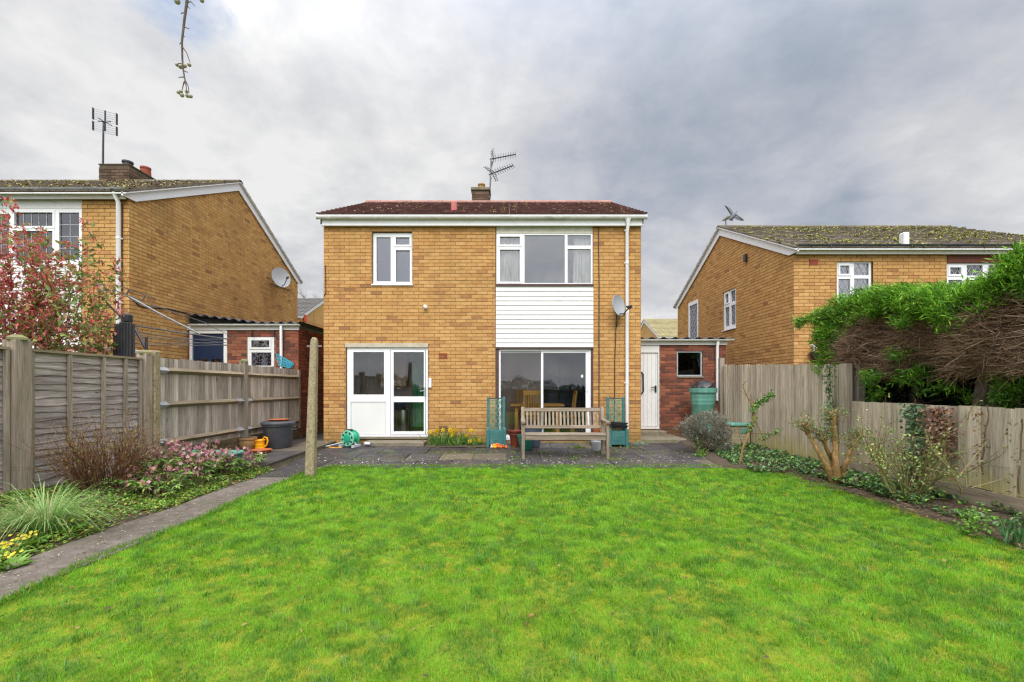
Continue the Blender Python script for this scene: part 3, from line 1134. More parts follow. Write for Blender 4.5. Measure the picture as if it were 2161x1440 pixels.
mb = MB()
ys = [-4.0 + 0.24 * i for i in range(48)] + [LAWN_Y1]
rows = []
for y in ys:
    a, b_ = lawn_edges(y)
    rows.append([(a + (b_ - a) * i / 30, y + (0.025 * math.sin(i * 1.1) if y > 7.4 else 0), 0.0) for i in range(31)])
for r_ in rows:
    mb.v.extend(r_)
for j in range(len(ys) - 1):
    for i in range(30):
        k = j * 31 + i
        mb.f.append((k, k + 1, k + 32, k + 31))
struct('lawn', mb, 'turf_base')


def bed(name, x0, x1, y0, y1, nx, ny):
    mb = MB()
    for j in range(ny + 1):
        for i in range(nx + 1):
            x, y = x0 + (x1 - x0) * i / nx, y0 + (y1 - y0) * j / ny
            mb.v.append((x, y, gz(x, y) + rnd.uniform(-0.008, 0.008)))
    for j in range(ny):
        for i in range(nx):
            k = j * (nx + 1) + i
            mb.f.append((k, k + 1, k + nx + 2, k + nx + 1))
    return struct(name, mb, 'soil')


bed('flower_bed', -5.05, -3.60, -4, 7.35, 24, 150)
mbx = MB()
for j in range(121):
    y = -4 + (11.0 + 4) * j / 120
    for i in range(21):
        xl = 4.2 if y < 6.9 else 4.2 - 0.75 * min(1, (y - 6.9) / 0.5) + max(0, y - 7.6) * 0.13
        x = xl + (4.97 - xl) * i / 20
        zb_ = gz(max(x, 4.0), y) + (0.02 if y > 7 else 0) + (max(0, y - 7.5) * 0.03)
        mbx.v.append((x, y, zb_ + rnd.uniform(-0.008, 0.008) - (0.05 if i == 0 else 0)))
for j in range(120):
    for i in range(20):
        k = j * 21 + i
        mbx.f.append((k, k + 1, k + 22, k + 21))
struct('border_bed', mbx, 'soil')


# paving: a mossy bed for the joints with every slab a piece of its own
def slab_piece(parent, poly, z, t, mat, name='slab'):
    o_ = 0.007
    n = len(poly)
    cx_, cy_ = sum(p[0] for p in poly) / n, sum(p[1] for p in poly) / n
    tz = [rnd.uniform(-0.004, 0.004) for _ in range(3)]

    def zt(x, y):
        return (z(y) if callable(z) else z) + tz[0] + tz[1] * (x - cx_) * 2 + tz[2] * (y - cy_) * 2

    def ins(p, k):
        dx, dy = cx_ - p[0], cy_ - p[1]
        L = math.hypot(dx, dy)
        return (p[0] + dx / L * k, p[1] + dy / L * k)
    mb = MB()
    b0 = [(*p, zt(*p) - t) for p in poly]
    b1 = [(*p, zt(*p) - 0.006) for p in poly]
    b2 = [(*ins(p, o_), zt(*p)) for p in poly]
    mb.add(b0 + b1 + b2, [tuple(range(2 * n, 3 * n))] + [(i + a, (i + 1) % n + a, (i + 1) % n + a + n, i + a + n) for a in (0, n) for i in range(n)])
    return part(name, mb, mat, parent)


# patio
pm_ = MB()
pm_.add([(-3.74, 6.9, 0.0), (-2.9, 7.3, 0.0), (3.9, 7.3, 0.0), (4.3, 10.3, 0.085), (4.3, 11.3, 0.09), (2.93, 11.3, 0.09), (2.93, 10.02, 0.085), (-4.06, 10.02, 0.085), (-4.06, 16, 0.09), (-5.0, 16, 0.09), (-5.0, 9.9, 0.08), (-3.74, 9.9, 0.08)],
        [(0, 1, 2, 3, 6, 7, 11), (3, 4, 5, 6), (7, 8, 9, 10, 11)])
patio = struct('patio', pm_, 'joint')
xs = [-3.72, -3.08]
x = -3.08
while x < 3.7:
    x += rnd.choice((0.60, 0.60, 0.75))
    xs.append(min(x, 3.78))
g = 0.006
yrows = [7.47, 8.07, 8.68, 9.29, 9.99]
for j in range(4):
    off_ = 0.0 if j % 2 == 0 else 0.3
    x = -3.72
    first = True
    while x < 3.75 + j * 0.1:
        wd = 0.62 if first else (0.61 if rnd.random() > 0.2 else 0.915)
        if first and off_:
            wd = 0.34
        first = False
        x2 = min(x + wd, 3.80 + j * 0.1)
        if x2 - x < 0.12:
            break
        y0_ = yrows[j]
        if j == 0 and x > -3.1:
            y0_ = 7.38
        mat = 'slab_pale' if (j == 1 and -1.45 < x < -0.5) or rnd.random() < 0.05 else 'slab'
        slab_piece(patio, [(x + g, y0_ + g), (x2 - g, y0_ + g), (x2 - g, yrows[j + 1] - g), (x + g, yrows[j + 1] - g)], patio_z, 0.04, mat)
        x = x2
for (xa, xb, ya, yb) in [(-3.72, -3.12, 6.62, 7.46), (-4.99, -4.08, 10.0, 10.7), (-4.99, -4.08, 10.7, 11.4), (-4.99, -4.08, 11.4, 12.1), (-4.99, -4.08, 12.1, 13.0),
                         (-4.99, -4.08, 13.0, 14.0), (-3.72, -3.72 + 0.3, 9.99, 10.0)]:
    if yb - ya > 0.05:
        slab_piece(patio, [(xa + g, ya + g), (xb - g, ya + g), (xb - g, yb - g), (xa + g, yb - g)], lambda y: patio_z(min(y, 10)), 0.04, 'slab')

# raised terrace by the left fence
tb = MB().box(-4.99, 7.0, -0.05, -3.78, 9.98, 0.10)
terrace = struct('terrace', tb, 'concrete_grey')
yy = 6.98
while yy < 9.9:
    y2 = min(yy + 0.75, 9.99)
    for (xa, xb) in ((-4.98, -4.38), (-4.38, -3.76)):
        slab_piece(terrace, [(xa + g, yy + g), (xb - g, yy + g), (xb - g, y2 - g), (xa + g, y2 - g)], lambda y: 0.118 + (y - 7) * 0.012, 0.035, 'slab' if rnd.random() > 0.35 else 'slab_pale')
    yy = y2

# garden path of cast concrete lengths
pb = MB().add([(-3.63, -4, 0.0), (-3.1, -4, 0.0), (-3.1, 6.6, 0.0), (-3.63, 6.6, 0.0)], [(0, 1, 2, 3)])
gpath = struct('path', pb, 'joint')
yy = -1.0
while yy < 6.5:
    y2 = min(yy + rnd.choice((1.12, 1.3)), 6.6)
    n = 5
    lf = [(-3.66 + 0.025 * math.sin(t * 4.1), t) for t in [yy + 0.01 + (y2 - yy - 0.02) * k / n for k in range(n + 1)]]
    rt = [(-3.10 + 0.02 * math.sin(t * 5.3 + 1), t) for t in [yy + 0.01 + (y2 - yy - 0.02) * k / n for k in range(n + 1)]]
    slab_piece(gpath, lf[::-1][::-1][0:1] and (rt + lf[::-1]), 0.022, 0.05, 'path')
    yy = y2

# house-side step by the lean-to door and the kitchen doorstep are built with their houses


# ================================================================== the house
def FX(px):
    return (px - CX) / 96.0


def FZ(py):
    return CH - (py - CY) / 96.0


HX0, HX1 = FX(683), FX(1353)
house = thing('brick_house', 'detached yellow brick house with white boarded panel, patio doors and low red-brown roof', 'house', (-0.56, 13.3, 0.08))
U0 = HX0
hole_c = (FX(1046) - U0, FX(1252) - U0, 0.14, FZ(476))
hole_w = (FX(785) - U0, FX(870) - U0, FZ(602), FZ(489))
hole_d = (FX(730) - U0, FX(904) - U0, FZ(925), FZ(724))
holes = [hole_c, hole_w, hole_d]
HW = HX1 - HX0
ZW = FZ(470)
mb = MB()
cell_wall(mb, (U0, 10.0, 0), (1, 0, 0), HW, -0.1, ZW, holes, 0.24, 0.009)
wall = part('wall', mb, 'mortar', house)
mb = MB()
for xa in (HX0 + 0.009, HX1 - 0.25):
    mb.box(xa, 10.25, -0.1, xa + 0.24, 16.6, ZW)
    mb.prism([(xa, 10.0, ZW + 0.001), (xa, 16.6, ZW + 0.001), (xa, 13.35, 6.66)], (0.24, 0, 0))
mb.box(HX0 + 0.26, 16.36, -0.1, HX1 - 0.26, 16.6, ZW)
part('side_wall', mb, 'brick', house)
fc = brick_face(house, (U0, 10.0, 0), (1, 0, 0), HW, 0.03, ZW, holes, 'brick', 300)
emit_bricks(house, [fc], 300, 'brick')
# rooms
mb = MB()


def room(mb, x0, x1, y0, y1, z0, z1, t=0.06):
    part('room_ceiling', MB().box(x0 - t, y0, z0 - t, x0, y1, z1 + t).box(x1, y0, z0 - t, x1 + t, y1, z1 + t).box(x0, y0, z1, x1, y1, z1 + t), 'ceiling', house)
    return mb.box(x0, y1, z0 - t, x1, y1 + t, z1 + t)


RX = HX0 + 0.32
part('room_wall', room(MB(), -0.2, HX1 - 0.32, 10.25, 12.2, 0.18, 2.42), 'room_taupe', house)
part('room_floor', MB().box(-0.2, 10.245, 0.05, HX1 - 0.32, 13.6, 0.18), 'carpet', house)
part('room_wall', room(MB(), RX, -0.33, 10.25, 12.0, 0.22, 2.42), 'room_taupe', house)
part('room_floor', MB().box(RX, 10.245, 0.06, -0.33, 13.2, 0.22), 'carpet', house)
part('room_wall', room(MB(), -0.35, HX1 - 0.32, 10.25, 12.4, 2.56, 4.8), 'room_grey', house)
part('room_floor', MB().box(-0.35, 10.245, 2.50, HX1 - 0.32, 13.2, 2.55), 'room_taupe', house)
part('room_wall', room(MB(), RX, -0.5, 10.25, 12.2, 2.56, 4.8), 'room_grey', house)
part('room_floor', MB().box(RX, 10.245, 2.50, -0.5, 12.2, 2.55), 'room_taupe', house)
# inner glazed door at the back of the dining room
idoor = part('inner_door', cell_wall(MB(), (0.95, 12.11, 0), (1, 0, 0), 1.5, 0.2, 2.2,
             [(0.12 + i * 0.33, 0.12 + i * 0.33 + 0.27, 0.35 + j * 0.45, 0.35 + j * 0.45 + 0.38) for i in range(4) for j in range(4)], 0.04, 0), 'room_dark', house)
part('door_backing', MB().box(0.95, 12.16, 0.2, 2.45, 12.19, 2.2), 'navy', idoor)

O = (0.0, 10.0, 0.0)
UX = (1, 0, 0)


def fr(px0, px1, py0, py1):
    return (FX(px0), FX(px1), FZ(py1), FZ(py0))


w1 = window(house, O, UX, fr(786, 869.5, 490.5, 600), [fr(793, 823, 499, 593), fr(831.5, 866, 496.5, 518), fr(831.5, 867, 524, 597)], glass='glass_frost', sashes=(1, 2))
w2 = window(house, O, UX, fr(1047.5, 1251, 492.5, 600), [fr(1052, 1100, 496.5, 519), fr(1052, 1100, 524, 597.5), fr(1107, 1192, 496, 597), fr(1198, 1247, 496, 518),
            fr(1198, 1247, 525, 597)], sashes=(0, 1), recess=0.02, sill=False)
part('head_panel', MB().box(FX(1047.5), 10.012, FZ(492.2), FX(1251), 10.06, FZ(477)), 'cream_paint', house)
part('brown_sill', MB().box(FX(1046), 9.955, FZ(604.5), FX(1252.5), 10.09, FZ(600.3)), 'brown_trim', house)
# curtains behind the big window
for (pa, pb2, ya, yb_) in ((1051, 1103, 497, 600), (1211, 1249, 500, 600)):
    mb = MB()
    n = 56
    top, bot = [], []
    for k in range(n + 1):
        xx = FX(pa + (pb2 - pa) * k / n)
        yv = 10.15 + 0.018 * math.sin(k * 1.05 + 0.6 * math.sin(k * 0.3)) + 0.01 * math.sin(k * 0.41)
        mb.v.append((xx, yv, FZ(yb_) + 0.01))
        mb.v.append((xx + (0.03 if pa > 1200 and k < 4 else 0), yv, FZ(ya)))
    for k in range(n):
        mb.f.append((2 * k, 2 * k + 2, 2 * k + 3, 2 * k + 1))
    part('curtain', mb, 'curtain', house, smooth=True)
# white weatherboards
nb = 13
bz0, bz1 = FZ(732.5), FZ(605)
step = (bz1 - bz0) / nb
for k in range(nb):
    za = bz0 + k * step
    xa, xb = FX(1046.5), FX(1251.8)
    j_ = rnd.uniform(-0.0015, 0.0015)
    poly = [(xa, 9.972 + j_, za - 0.006), (xa, 9.990 + j_, za + step + 0.004), (xa, 10.02, za + step + 0.004), (xa, 10.02, za - 0.006)]
    bo = part('weatherboard', MB().prism(poly, (xb - xa, 0, 0)), 'white_paint', house)
part('brown_trim', MB().box(FX(1046), 9.985, FZ(737), FX(1252), 10.10, FZ(733)), 'brown_trim', house)
part('brown_jamb', MB().box(FX(1046.3), 10.004, 0.16, FX(1052.5), 10.12, FZ(737.2)), 'brown_trim', house)
part('brown_jamb', MB().box(FX(1247.5), 10.004, 0.16, FX(1252), 10.12, FZ(737.2)), 'brown_trim', house)
# patio doors
pd = part('patio_door', cell_wall(MB(), (FX(1052.7), 10.0, 0), UX, FX(1247.3) - FX(1052.7), 0.16, FZ(737.3),
          [(FX(1056.5) - FX(1052.7), FX(1243) - FX(1052.7), 0.21, FZ(741))], 0.11, 0.03), 'upvc', house)
for (pa, pb2, dy) in ((1056.5, 1147, 0.085), (1142, 1243, 0.045)):
    a, b_ = FX(pa), FX(pb2)
    hw = 0.045 if pa < 1100 else 0.065
    lf = part('sliding_leaf', cell_wall(MB(), (a, 10, 0), UX, b_ - a, 0.212, FZ(741.3), [(0.0 if pa < 1100 else 0.05, b_ - a - hw, 0.27, FZ(744.5))], 0.038, dy), 'upvc', pd)
    part('pane', cell_wall(MB(), (a + (0.0 if pa < 1100 else 0.05), 10, 0), UX, b_ - a - hw - (0.0 if pa < 1100 else 0.05), 0.27, FZ(744.5), [], 0.006, dy + 0.016), 'glass', lf)
part('handle', MB().beam((FX(1239), 10.03, FZ(826)), (FX(1239), 10.03, FZ(806)), 0.02, 0.03), 'upvc', pd)
part('sticker', MB().box(FX(1227), 10.054, FZ(797), FX(1231.5), 10.058, FZ(791)), 'white_paint', pd)
# kitchen door unit
part('lintel', MB().box(FX(728), 9.992, FZ(733.2), FX(903.5), 10.12, FZ(724.5)), 'lintel', house)
kx = FX(731.5)
kd = part('glazed_screen', cell_wall(MB(), (kx, 10, 0), UX, FX(902.5) - kx, FZ(922), FZ(733.5),
          [(FX(744.5) - kx, FX(809.5) - kx, FZ(833), FZ(743)), (FX(739) - kx, FX(813.5) - kx, FZ(917.5), FZ(848.5)), (FX(823) - kx, FX(898) - kx, FZ(918.5), FZ(737.5))], 0.07, 0.035), 'upvc', house)
part('pane', cell_wall(MB(), (FX(744.5), 10, 0), UX, FX(809.5) - FX(744.5), FZ(833), FZ(743), [], 0.006, 0.06), 'glass', kd)
part('panel', MB().box(FX(739.7), 10.047, FZ(917), FX(812.8), 10.08, FZ(849)), 'panel', kd)
dl = part('door', cell_wall(MB(), (FX(824), 10, 0), UX, FX(897) - FX(824), FZ(917.8), FZ(738.3),
          [(FX(830) - FX(824), FX(894) - FX(824), FZ(837), FZ(743)), (FX(830) - FX(824), FX(894) - FX(824), FZ(911), FZ(849))], 0.06, 0.025), 'upvc', house)
for (a, b_) in ((837, 743), (911, 849)):
    part('pane', cell_wall(MB(), (FX(830), 10, 0), UX, FX(894) - FX(830), FZ(a), FZ(b_), [], 0.006, 0.05), 'glass', dl)
part('handle', MB().beam((FX(896), 10.0, FZ(835)), (FX(896), 10.0, FZ(817)), 0.03, 0.02).beam((FX(896), 9.985, FZ(824.5)), (FX(886.5), 9.985, FZ(825.5)), 0.018, 0.018), 'galv', dl)
part('sill', MB().box(FX(731), 9.95, FZ(926), FX(903), 10.1, FZ(922.3)), 'concrete_grey', house)
# doorstep
part('doorstep', MB().cbox(FX(779), 9.55, 0.03, FX(902.5), 9.985, 0.17, 0.015), 'concrete_grey', house)
# air bricks
for (pa, pb2, ya, yb_, mt) in ((926, 944, 746, 757.5, 'air_brick'), (926, 945, 900, 912.5, 'brick_dark')):
    hs = []
    a, b_ = FX(pa), FX(pb2)
    c, d = FZ(yb_), FZ(ya)
    for i in range(6):
        for j in range(3):
            hs.append(((b_ - a) * (i + 0.2) / 6, (b_ - a) * (i + 0.8) / 6, c + (d - c) * (j + 0.25) / 3, c + (d - c) * (j + 0.75) / 3))
    part('air_brick', cell_wall(MB(), (a, 10, 0), UX, b_ - a, c, d, hs, 0.012, -0.006), mt, house)
# door-side box
part('key_box', MB().cbox(FX(905), 9.955, FZ(818), FX(911), 9.99, FZ(798.5), 0.006), 'upvc', house)
# fascia, gutter, downpipe
part('fascia', MB().box(HX0 - 0.03, 9.90, 4.845, HX1 + 0.02, 9.955, 5.03), 'upvc', house)
part('soffit', MB().box(HX0 - 0.03, 9.957, 4.862, HX1 + 0.02, 9.985, 4.885), 'white_paint', house)
gutter(house, -4.13, 3.0, 9.845, 5.012, 'gutter_white', 0.05, 1.0)
dpx = FX(1321.5)
downpipe(house, [(dpx, 9.852, 4.95), (dpx, 9.852, 4.84), (dpx, 9.93, 4.70), (dpx, 9.93, 0.14)], 'upvc', 0.036,
         [(dpx, 9.93, z) for z in (FZ(488), FZ(556), FZ(660), FZ(808))])
part('hopper_outlet', MB().lathe([(0.036, 0), (0.05, 0.05), (0.062, 0.09)], 12, (dpx, 9.852, 4.87)), 'upvc', house, smooth=True)


def lich_main(x, t):
    return 1.0 if -0.2 < x < 0.55 and rnd.random() < 0.9 else (0.22 if rnd.random() < 0.7 else 0.4)


roof_slope(house, HX0 - 0.10, HX1 + 0.09, 9.83, 5.055, 13.35, 6.72, 'tile', 300, 0.30,
           (800, [(0.40, 0.30, 0.15), (0.30, 0.29, 0.06), (0.42, 0.35, 0.25), (0.30, 0.18, 0.09)], 0.02, lich_main))
roof_slope(house, HX0 - 0.10, HX1 + 0.09, 16.85, 5.055, 13.35, 6.72, 'tile', 0)
x = HX0 - 0.10
while x < HX1 + 0.05:
    x2 = min(x + 0.45, HX1 + 0.1)
    prof = [(13.35 + 0.13 * math.cos(math.pi * k / 8), 6.70 + 0.10 * math.sin(math.pi * k / 8) + rnd.uniform(-0.002, 0.002)) for k in range(9)]
    part('ridge_tile', MB().prism([(x + 0.004, a, b_) for a, b_ in prof], (x2 - x - 0.008, 0, 0)), 'ridge', house)
    x = x2
for xx in (HX0 - 0.03, HX1 + 0.0):
    part('barge_board', MB().prism([(xx, 9.9, 4.87), (xx, 9.9, 5.04), (xx, 13.35, 6.67), (xx, 13.35, 6.48)], (0.03, 0, 0)), 'white_paint', house)
# vent on the roof slope
vx = FX(959.5) * 1.06
part('roof_vent', MB().cbox(vx - 0.065, 10.42, 5.25, vx + 0.065, 10.56, 5.60, 0.02).box(vx - 0.24, 10.30, 5.30, vx + 0.24, 10.66, 5.315), 'vent_red', house)
# chimney
ch = part('chimney', MB().box(-1.06, 13.5, 6.3, -0.56, 14.0, 7.18), 'mortar_dark', house)
cm = MB()
c1 = brick_face(house, (-1.07, 13.49, 0), UX, 0.52, 6.5, 7.17, [], 'brick_dark', 0)
emit_bricks(ch, [c1], 40, 'brick_dark')
part('chimney_cap', MB().box(-1.10, 13.46, 7.18, -0.52, 14.04, 7.25), 'concrete_grey', ch)
part('chimney_pot', MB().lathe([(0.12, 0), (0.10, 0.12), (0.10, 0.16), (0.115, 0.165), (0.115, 0.2), (0.04, 0.24)], 14, (-0.80, 13.75, 7.25)), 'pot_stone', ch, smooth=True)
part('lead_flashing', MB().box(-1.10, 13.40, 6.72, -0.52, 13.5, 6.83), 'ridge', ch)
# black cables clipped down the wall
for (pts) in ([(1263, 459), (1263, 520), (1264.5, 600), (1263.5, 690), (1264, 780), (1263.5, 880), (1264, 930)], [(1301, 660), (1299, 700), (1297.5, 760), (1297, 830), (1296, 900)]):
    part('cable', MB().tube([(FX(a) + rnd.uniform(-0.006, 0.006), 9.985, FZ(b_)) for a, b_ in pts], 0.009, 6), 'black_cable', house)
part('cable', MB().tube([(FX(687), 9.985, FZ(560)), (FX(688), 9.985, FZ(600)), (FX(688), 9.985, FZ(618)), (FX(684), 9.985, FZ(626))], 0.008, 6), 'black_cable', house)


# ------------------------------------------------------------------ gabled neighbours
def gable_house(name, label, Xg, sg, L, y0, y1, zb, ze, zr, bmat, mortar, tile, fholes, gholes, keepb, keept, row=0.30, lich=None, bricks=True):
    xa, xb = (Xg - L, Xg) if sg < 0 else (Xg, Xg + L)
    ym = (y0 + y1) / 2
    root = thing(name, label, 'house', ((xa + xb) / 2, ym, zb))
    fo, fu = Vector((xa, y0, 0)), Vector((1, 0, 0))
    if sg < 0:
        go, gu = Vector((Xg, y0, 0)), Vector((0, 1, 0))
        gh = [(h[0] - y0, h[1] - y0, h[2], h[3]) for h in gholes]
    else:
        go, gu = Vector((Xg, y1, 0)), Vector((0, -1, 0))
        gh = [(y1 - h[1], y1 - h[0], h[2], h[3]) for h in gholes]
    fh = [(h[0] - xa, h[1] - xa, h[2], h[3]) for h in fholes]
    D = y1 - y0
    e = 0.010
    mb = MB()
    # the front sheet stops short of the gable sheet so no two faces share a plane
    sh_ = 0.0 if sg < 0 else 0.02
    cell_wall(mb, fo + fu * sh_, fu, L - 0.02, zb, ze, [(h[0] - sh_, h[1] - sh_, h[2], h[3]) for h in fh], 0.22, e)
    part('wall', mb, mortar if bricks else bmat, root)
    mb = MB()
    sh_ = 0.02 if sg < 0 else 0.0
    cell_wall(mb, go + gu * sh_, gu, D - 0.02, zb, ze, [(h[0] - sh_, h[1] - sh_, h[2], h[3]) for h in gh], 0.20, e)
    part('gable_wall', mb, mortar if bricks else bmat, root)
    gi = inward(gu)
    mb = MB()
    q = go + gi * e
    tri = [q, q + gu * D, q + gu * (D / 2)]
    mb.prism([(tri[0].x, tri[0].y, ze), (tri[1].x, tri[1].y, ze), (tri[2].x, tri[2].y, zr - 0.06)], gi * 0.2)
    part('gable_peak', mb, mortar if bricks else bmat, root)
    mb = MB()
    if sg < 0:
        mb.box(xa, y0 + 0.24, zb, xa + 0.2, y1, ze)
    else:
        mb.box(xb - 0.2, y0 + 0.24, zb, xb, y1, ze)
    mb.box(xa + 0.25, y1 - 0.2, zb, xb - 0.25, y1 - 0.01, ze)
    part('rear_wall', mb, bmat, root)
    part('room_wall', MB().box(xa + 0.3, y0 + 1.2, zb, xb - 1.2, y0 + 1.25, ze - 0.02), 'room_grey', root)
    if bricks:
        sl = (zr - ze) / (D / 2)

        def top(a):
            return ze + sl * min(a, D - a) - 0.02
        f1 = brick_face(root, fo, fu, L, zb, ze, fh, bmat, 0)
        f2 = brick_face(root, go, gu, D, zb, zr, gh, bmat, 0, top)
        emit_bricks(root, [f1, f2], keepb, bmat)
    ov = 0.10
    m_ = (zr - ze - 0.06) / (ym - y0)
    yo = 0.20
    x0r, x1r = xa - ov, xb + ov
    roof_slope(root, x0r, x1r, y0 - yo, ze + 0.13 - yo * m_ + 0.0, ym, zr, tile, keept, row, lich)
    roof_slope(root, x0r, x1r, y1 + yo, ze + 0.13 - yo * m_, ym, zr, tile, 0, row)
    k = 0
    x = x0r
    while x < x1r - 0.02:
        x2 = min(x + 0.45, x1r)
        prof = [(ym + 0.12 * math.cos(math.pi * t / 6), zr - 0.02 + 0.075 * math.sin(math.pi * t / 6)) for t in range(7)]
        part('ridge_tile', MB().prism([(x + 0.004, a, b2) for a, b2 in prof], (x2 - x - 0.008, 0, 0)), tile, root)
        x = x2
    # barge boards and boxed eave
    xg = Xg + (0.012 if sg < 0 else -0.042)
    zt0 = ze + 0.13 - yo * m_ - 0.02
    for s_, ya in ((1, y0 - yo), (-1, y1 + yo)):
        part('barge_board', MB().prism([(xg, ya, zt0 - 0.04), (xg, ya, zt0 + 0.03), (xg, ym, zr - 0.03), (xg, ym, zr - 0.24), (xg, ya + s_ * (yo + 0.12), ze - 0.03)], (0.03, 0, 0)), 'upvc', root)
    part('fascia', MB().box(xa, y0 - 0.10, ze - 0.06, xb - (0.0 if sg < 0 else 0), y0 - 0.07, ze + 0.08), 'white_paint', root)
    return root


# left neighbour
LG, LY0, LY1 = -7.65, 9.185, 16.56
lw = (P(-160, 0, LY0).x, P(172, 0, LY0).x, P(0, 559, LY0).z, P(0, 422, LY0).z)
lpanel = (lw[0], lw[1], 0.4, lw[2])


def lich_left(x, t):
    return 0.9


left = gable_house('neighbour_house', 'weathered yellow brick house with leaded white window and tall gable, behind the left fence', LG, -1, 7.0, LY0, LY1, -0.1, 5.15, 7.13,
                   'brick_left', 'mortar', 'tile_grey', [(lw[0], lw[1], 0.35, lw[3])], [], 300, 0, 0.30,
                   (700, [(0.34, 0.30, 0.14), (0.28, 0.29, 0.08), (0.40, 0.30, 0.18), (0.15, 0.12, 0.09)], 0.03, lich_left))
LO = (0, LY0, 0)


def lx(px):
    return P(px, 0, LY0).x


def lz(py):
    return P(0, py, LY0).z


def lr(a, b_, c, d):
    return (lx(a), lx(b_), lz(d), lz(c))


window(left, LO, UX, (lw[0] + 0.01, lx(172), lz(557), lz(440)),
       [lr(-150, -90, 451, 548), lr(-80, 17, 451, 548), lr(26, 113, 445, 480), lr(26, 113, 484, 552), lr(122.5, 165, 448, 548)], sashes=(2, 3), recess=0.02, lead='square', sill=False, glass='glass_up')
part('head_panel', MB().box(lw[0], LY0 + 0.014, lz(439.7), lx(172), LY0 + 0.06, lz(421)), 'white_paint', left)
k = 0
zz_ = 1.2
while zz_ < lz(557) - 0.01:
    z2 = min(zz_ + 0.13, lz(557))
    part('weatherboard', MB().prism([(lw[0], LY0 - 0.02, zz_), (lw[0], LY0 - 0.004, z2 + 0.004), (lw[0], LY0 + 0.03, z2 + 0.004), (lw[0], LY0 + 0.03, zz_)], (lw[1] - lw[0], 0, 0)), 'white_paint', left)
    zz_ = z2
part('garden_door', MB().box(lw[0], LY0 + 0.05, 0.3, lw[1], LY0 + 0.1, 1.2), 'navy', left)
gutter(left, LG - 7.0, lx(275), LY0 - 0.165, lz(405.5), 'gutter_grey', 0.06, 1.0)
dx_ = lx(256)
downpipe(left, [(dx_, LY0 - 0.165, lz(408)), (dx_, LY0 - 0.16, lz(416)), (dx_, LY0 - 0.07, lz(430)), (dx_, LY0 - 0.07, 0.2)], 'upvc', 0.04, [(dx_, LY0 - 0.07, z) for z in (lz(505), lz(640))])
part('cable', MB().tube([(LG - 0.12 + 0.0, LY0 - 0.012, lz(433)), (LG - 0.13, LY0 - 0.012, lz(520)), (LG - 0.125, LY0 - 0.012, lz(620))], 0.008, 6), 'black_cable', left)
part('cable', MB().tube([(-7.638, 7.65 * F / (CX - a), P(a, b_, 7.65 * F / (CX - a)).z) for a, b_ in ((280, 632), (290, 643), (303, 649), (325, 650), (355, 652), (392, 661))], 0.012, 6), 'black_cable', left)
lc = part('chimney', MB().box(-11.45, 12.75, 6.7, -10.62, 13.9, 7.56), 'mortar_dark', left)
f1 = brick_face(lc, (-11.46, 12.74, 0), UX, 0.85, 6.8, 7.56, [], 'brick_dark', 0)
f2 = brick_face(lc, (-10.61, 12.74, 0), (0, 1, 0), 1.17, 6.8, 7.56, [], 'brick_dark', 0)
emit_bricks(lc, [f1, f2], 70, 'brick_dark')
part('chimney_cap', MB().box(-11.47, 12.73, 7.56, -10.60, 13.92, 7.585), 'mortar_dark', lc)
part('chimney_pot', MB().lathe([(0.13, 0), (0.12, 0.05), (0.12, 0.18), (0.14, 0.19), (0.14, 0.24)], 12, (-10.95, 13.1, 7.58)), 'dark_metal', lc, smooth=True)
part('chimney_pot', MB().lathe([(0.15, 0), (0.13, 0.28), (0.14, 0.29), (0.14, 0.34)], 12, (-10.85, 13.62, 7.56)), 'air_brick', lc, smooth=True)

# left lean-to with corrugated roof
SY = 10.85
SX0, SX1 = LG + 0.02, -4.995
shed = thing('lean_to_shed', 'red brick lean-to with corrugated roof, small open window and navy door beside the left gable', 'shed', (-6.3, 12.5, 0.1))


def sx(px):
    return P(px, 0, SY).x


def sz(py):
    return P(0, py, SY).z


sh_d = (sx(400) - SX0, sx(480) - SX0, 0.2, sz(697))
sh_w = (sx(521) - SX0, sx(579) - SX0, sz(775), sz(711))
zt = sz(691)
part('wall', cell_wall(MB(), (SX0, SY, 0), UX, SX1 - SX0 - 0.02, -0.1, zt, [sh_d, sh_w], 0.2, 0.01), 'mortar_red', shed)
part('side_wall', cell_wall(MB(), (SX1, SY + 0.02, 0), (0, 1, 0), 4.18, -0.1, zt, [], 0.2, 0.01), 'mortar_dark', shed)
f1 = brick_face(shed, (SX0, SY, 0), UX, SX1 - SX0, 0.9, zt, [sh_d, sh_w], 'brick_red', 0)
f2 = brick_face(shed, (SX1, SY, 0), (0, 1, 0), 4.2, -0.05, zt, [], 'brick_red', 0)
emit_bricks(shed, [f1, f2], 300, 'brick_red')
part('room_wall', MB().box(SX0, SY + 0.7, 0, SX1 - 0.25, SY + 0.72, zt), 'room_dark', shed)
window(shed, (0, SY, 0), UX, (sx(522), sx(578), sz(775), sz(711.5)), [(sx(527.5), sx(571), sz(736), sz(716)), (sx(530), sx(572), sz(772), sz(744))], glass='glass', sashes=(0,), recess=0.01, mat='white_paint', sill=False)
part('door_frame', cell_wall(MB(), (sx(400.5), SY, 0), UX, sx(479.5) - sx(400.5), 0.2, sz(697.5), [(0.06, sx(479.5) - sx(400.5) - 0.08, 0.2, sz(704))], 0.08, -0.01), 'white_paint', shed)
nd = part('door', cell_wall(MB(), (sx(405), SY, 0), UX, sx(472) - sx(405), 0.22, sz(704.5), [(0.14, 0.36, 1.3, 2.0), (0.46, 0.68, 1.3, 2.0)], 0.05, 0.03), 'blue_door', shed)
part('pane', MB().box(sx(405) + 0.14, SY + 0.05, 1.3, sx(405) + 0.36, SY + 0.055, 2.0), 'glass', nd)
part('pane', MB().box(sx(405) + 0.46, SY + 0.05, 1.3, sx(405) + 0.68, SY + 0.055, 2.0), 'glass', nd)
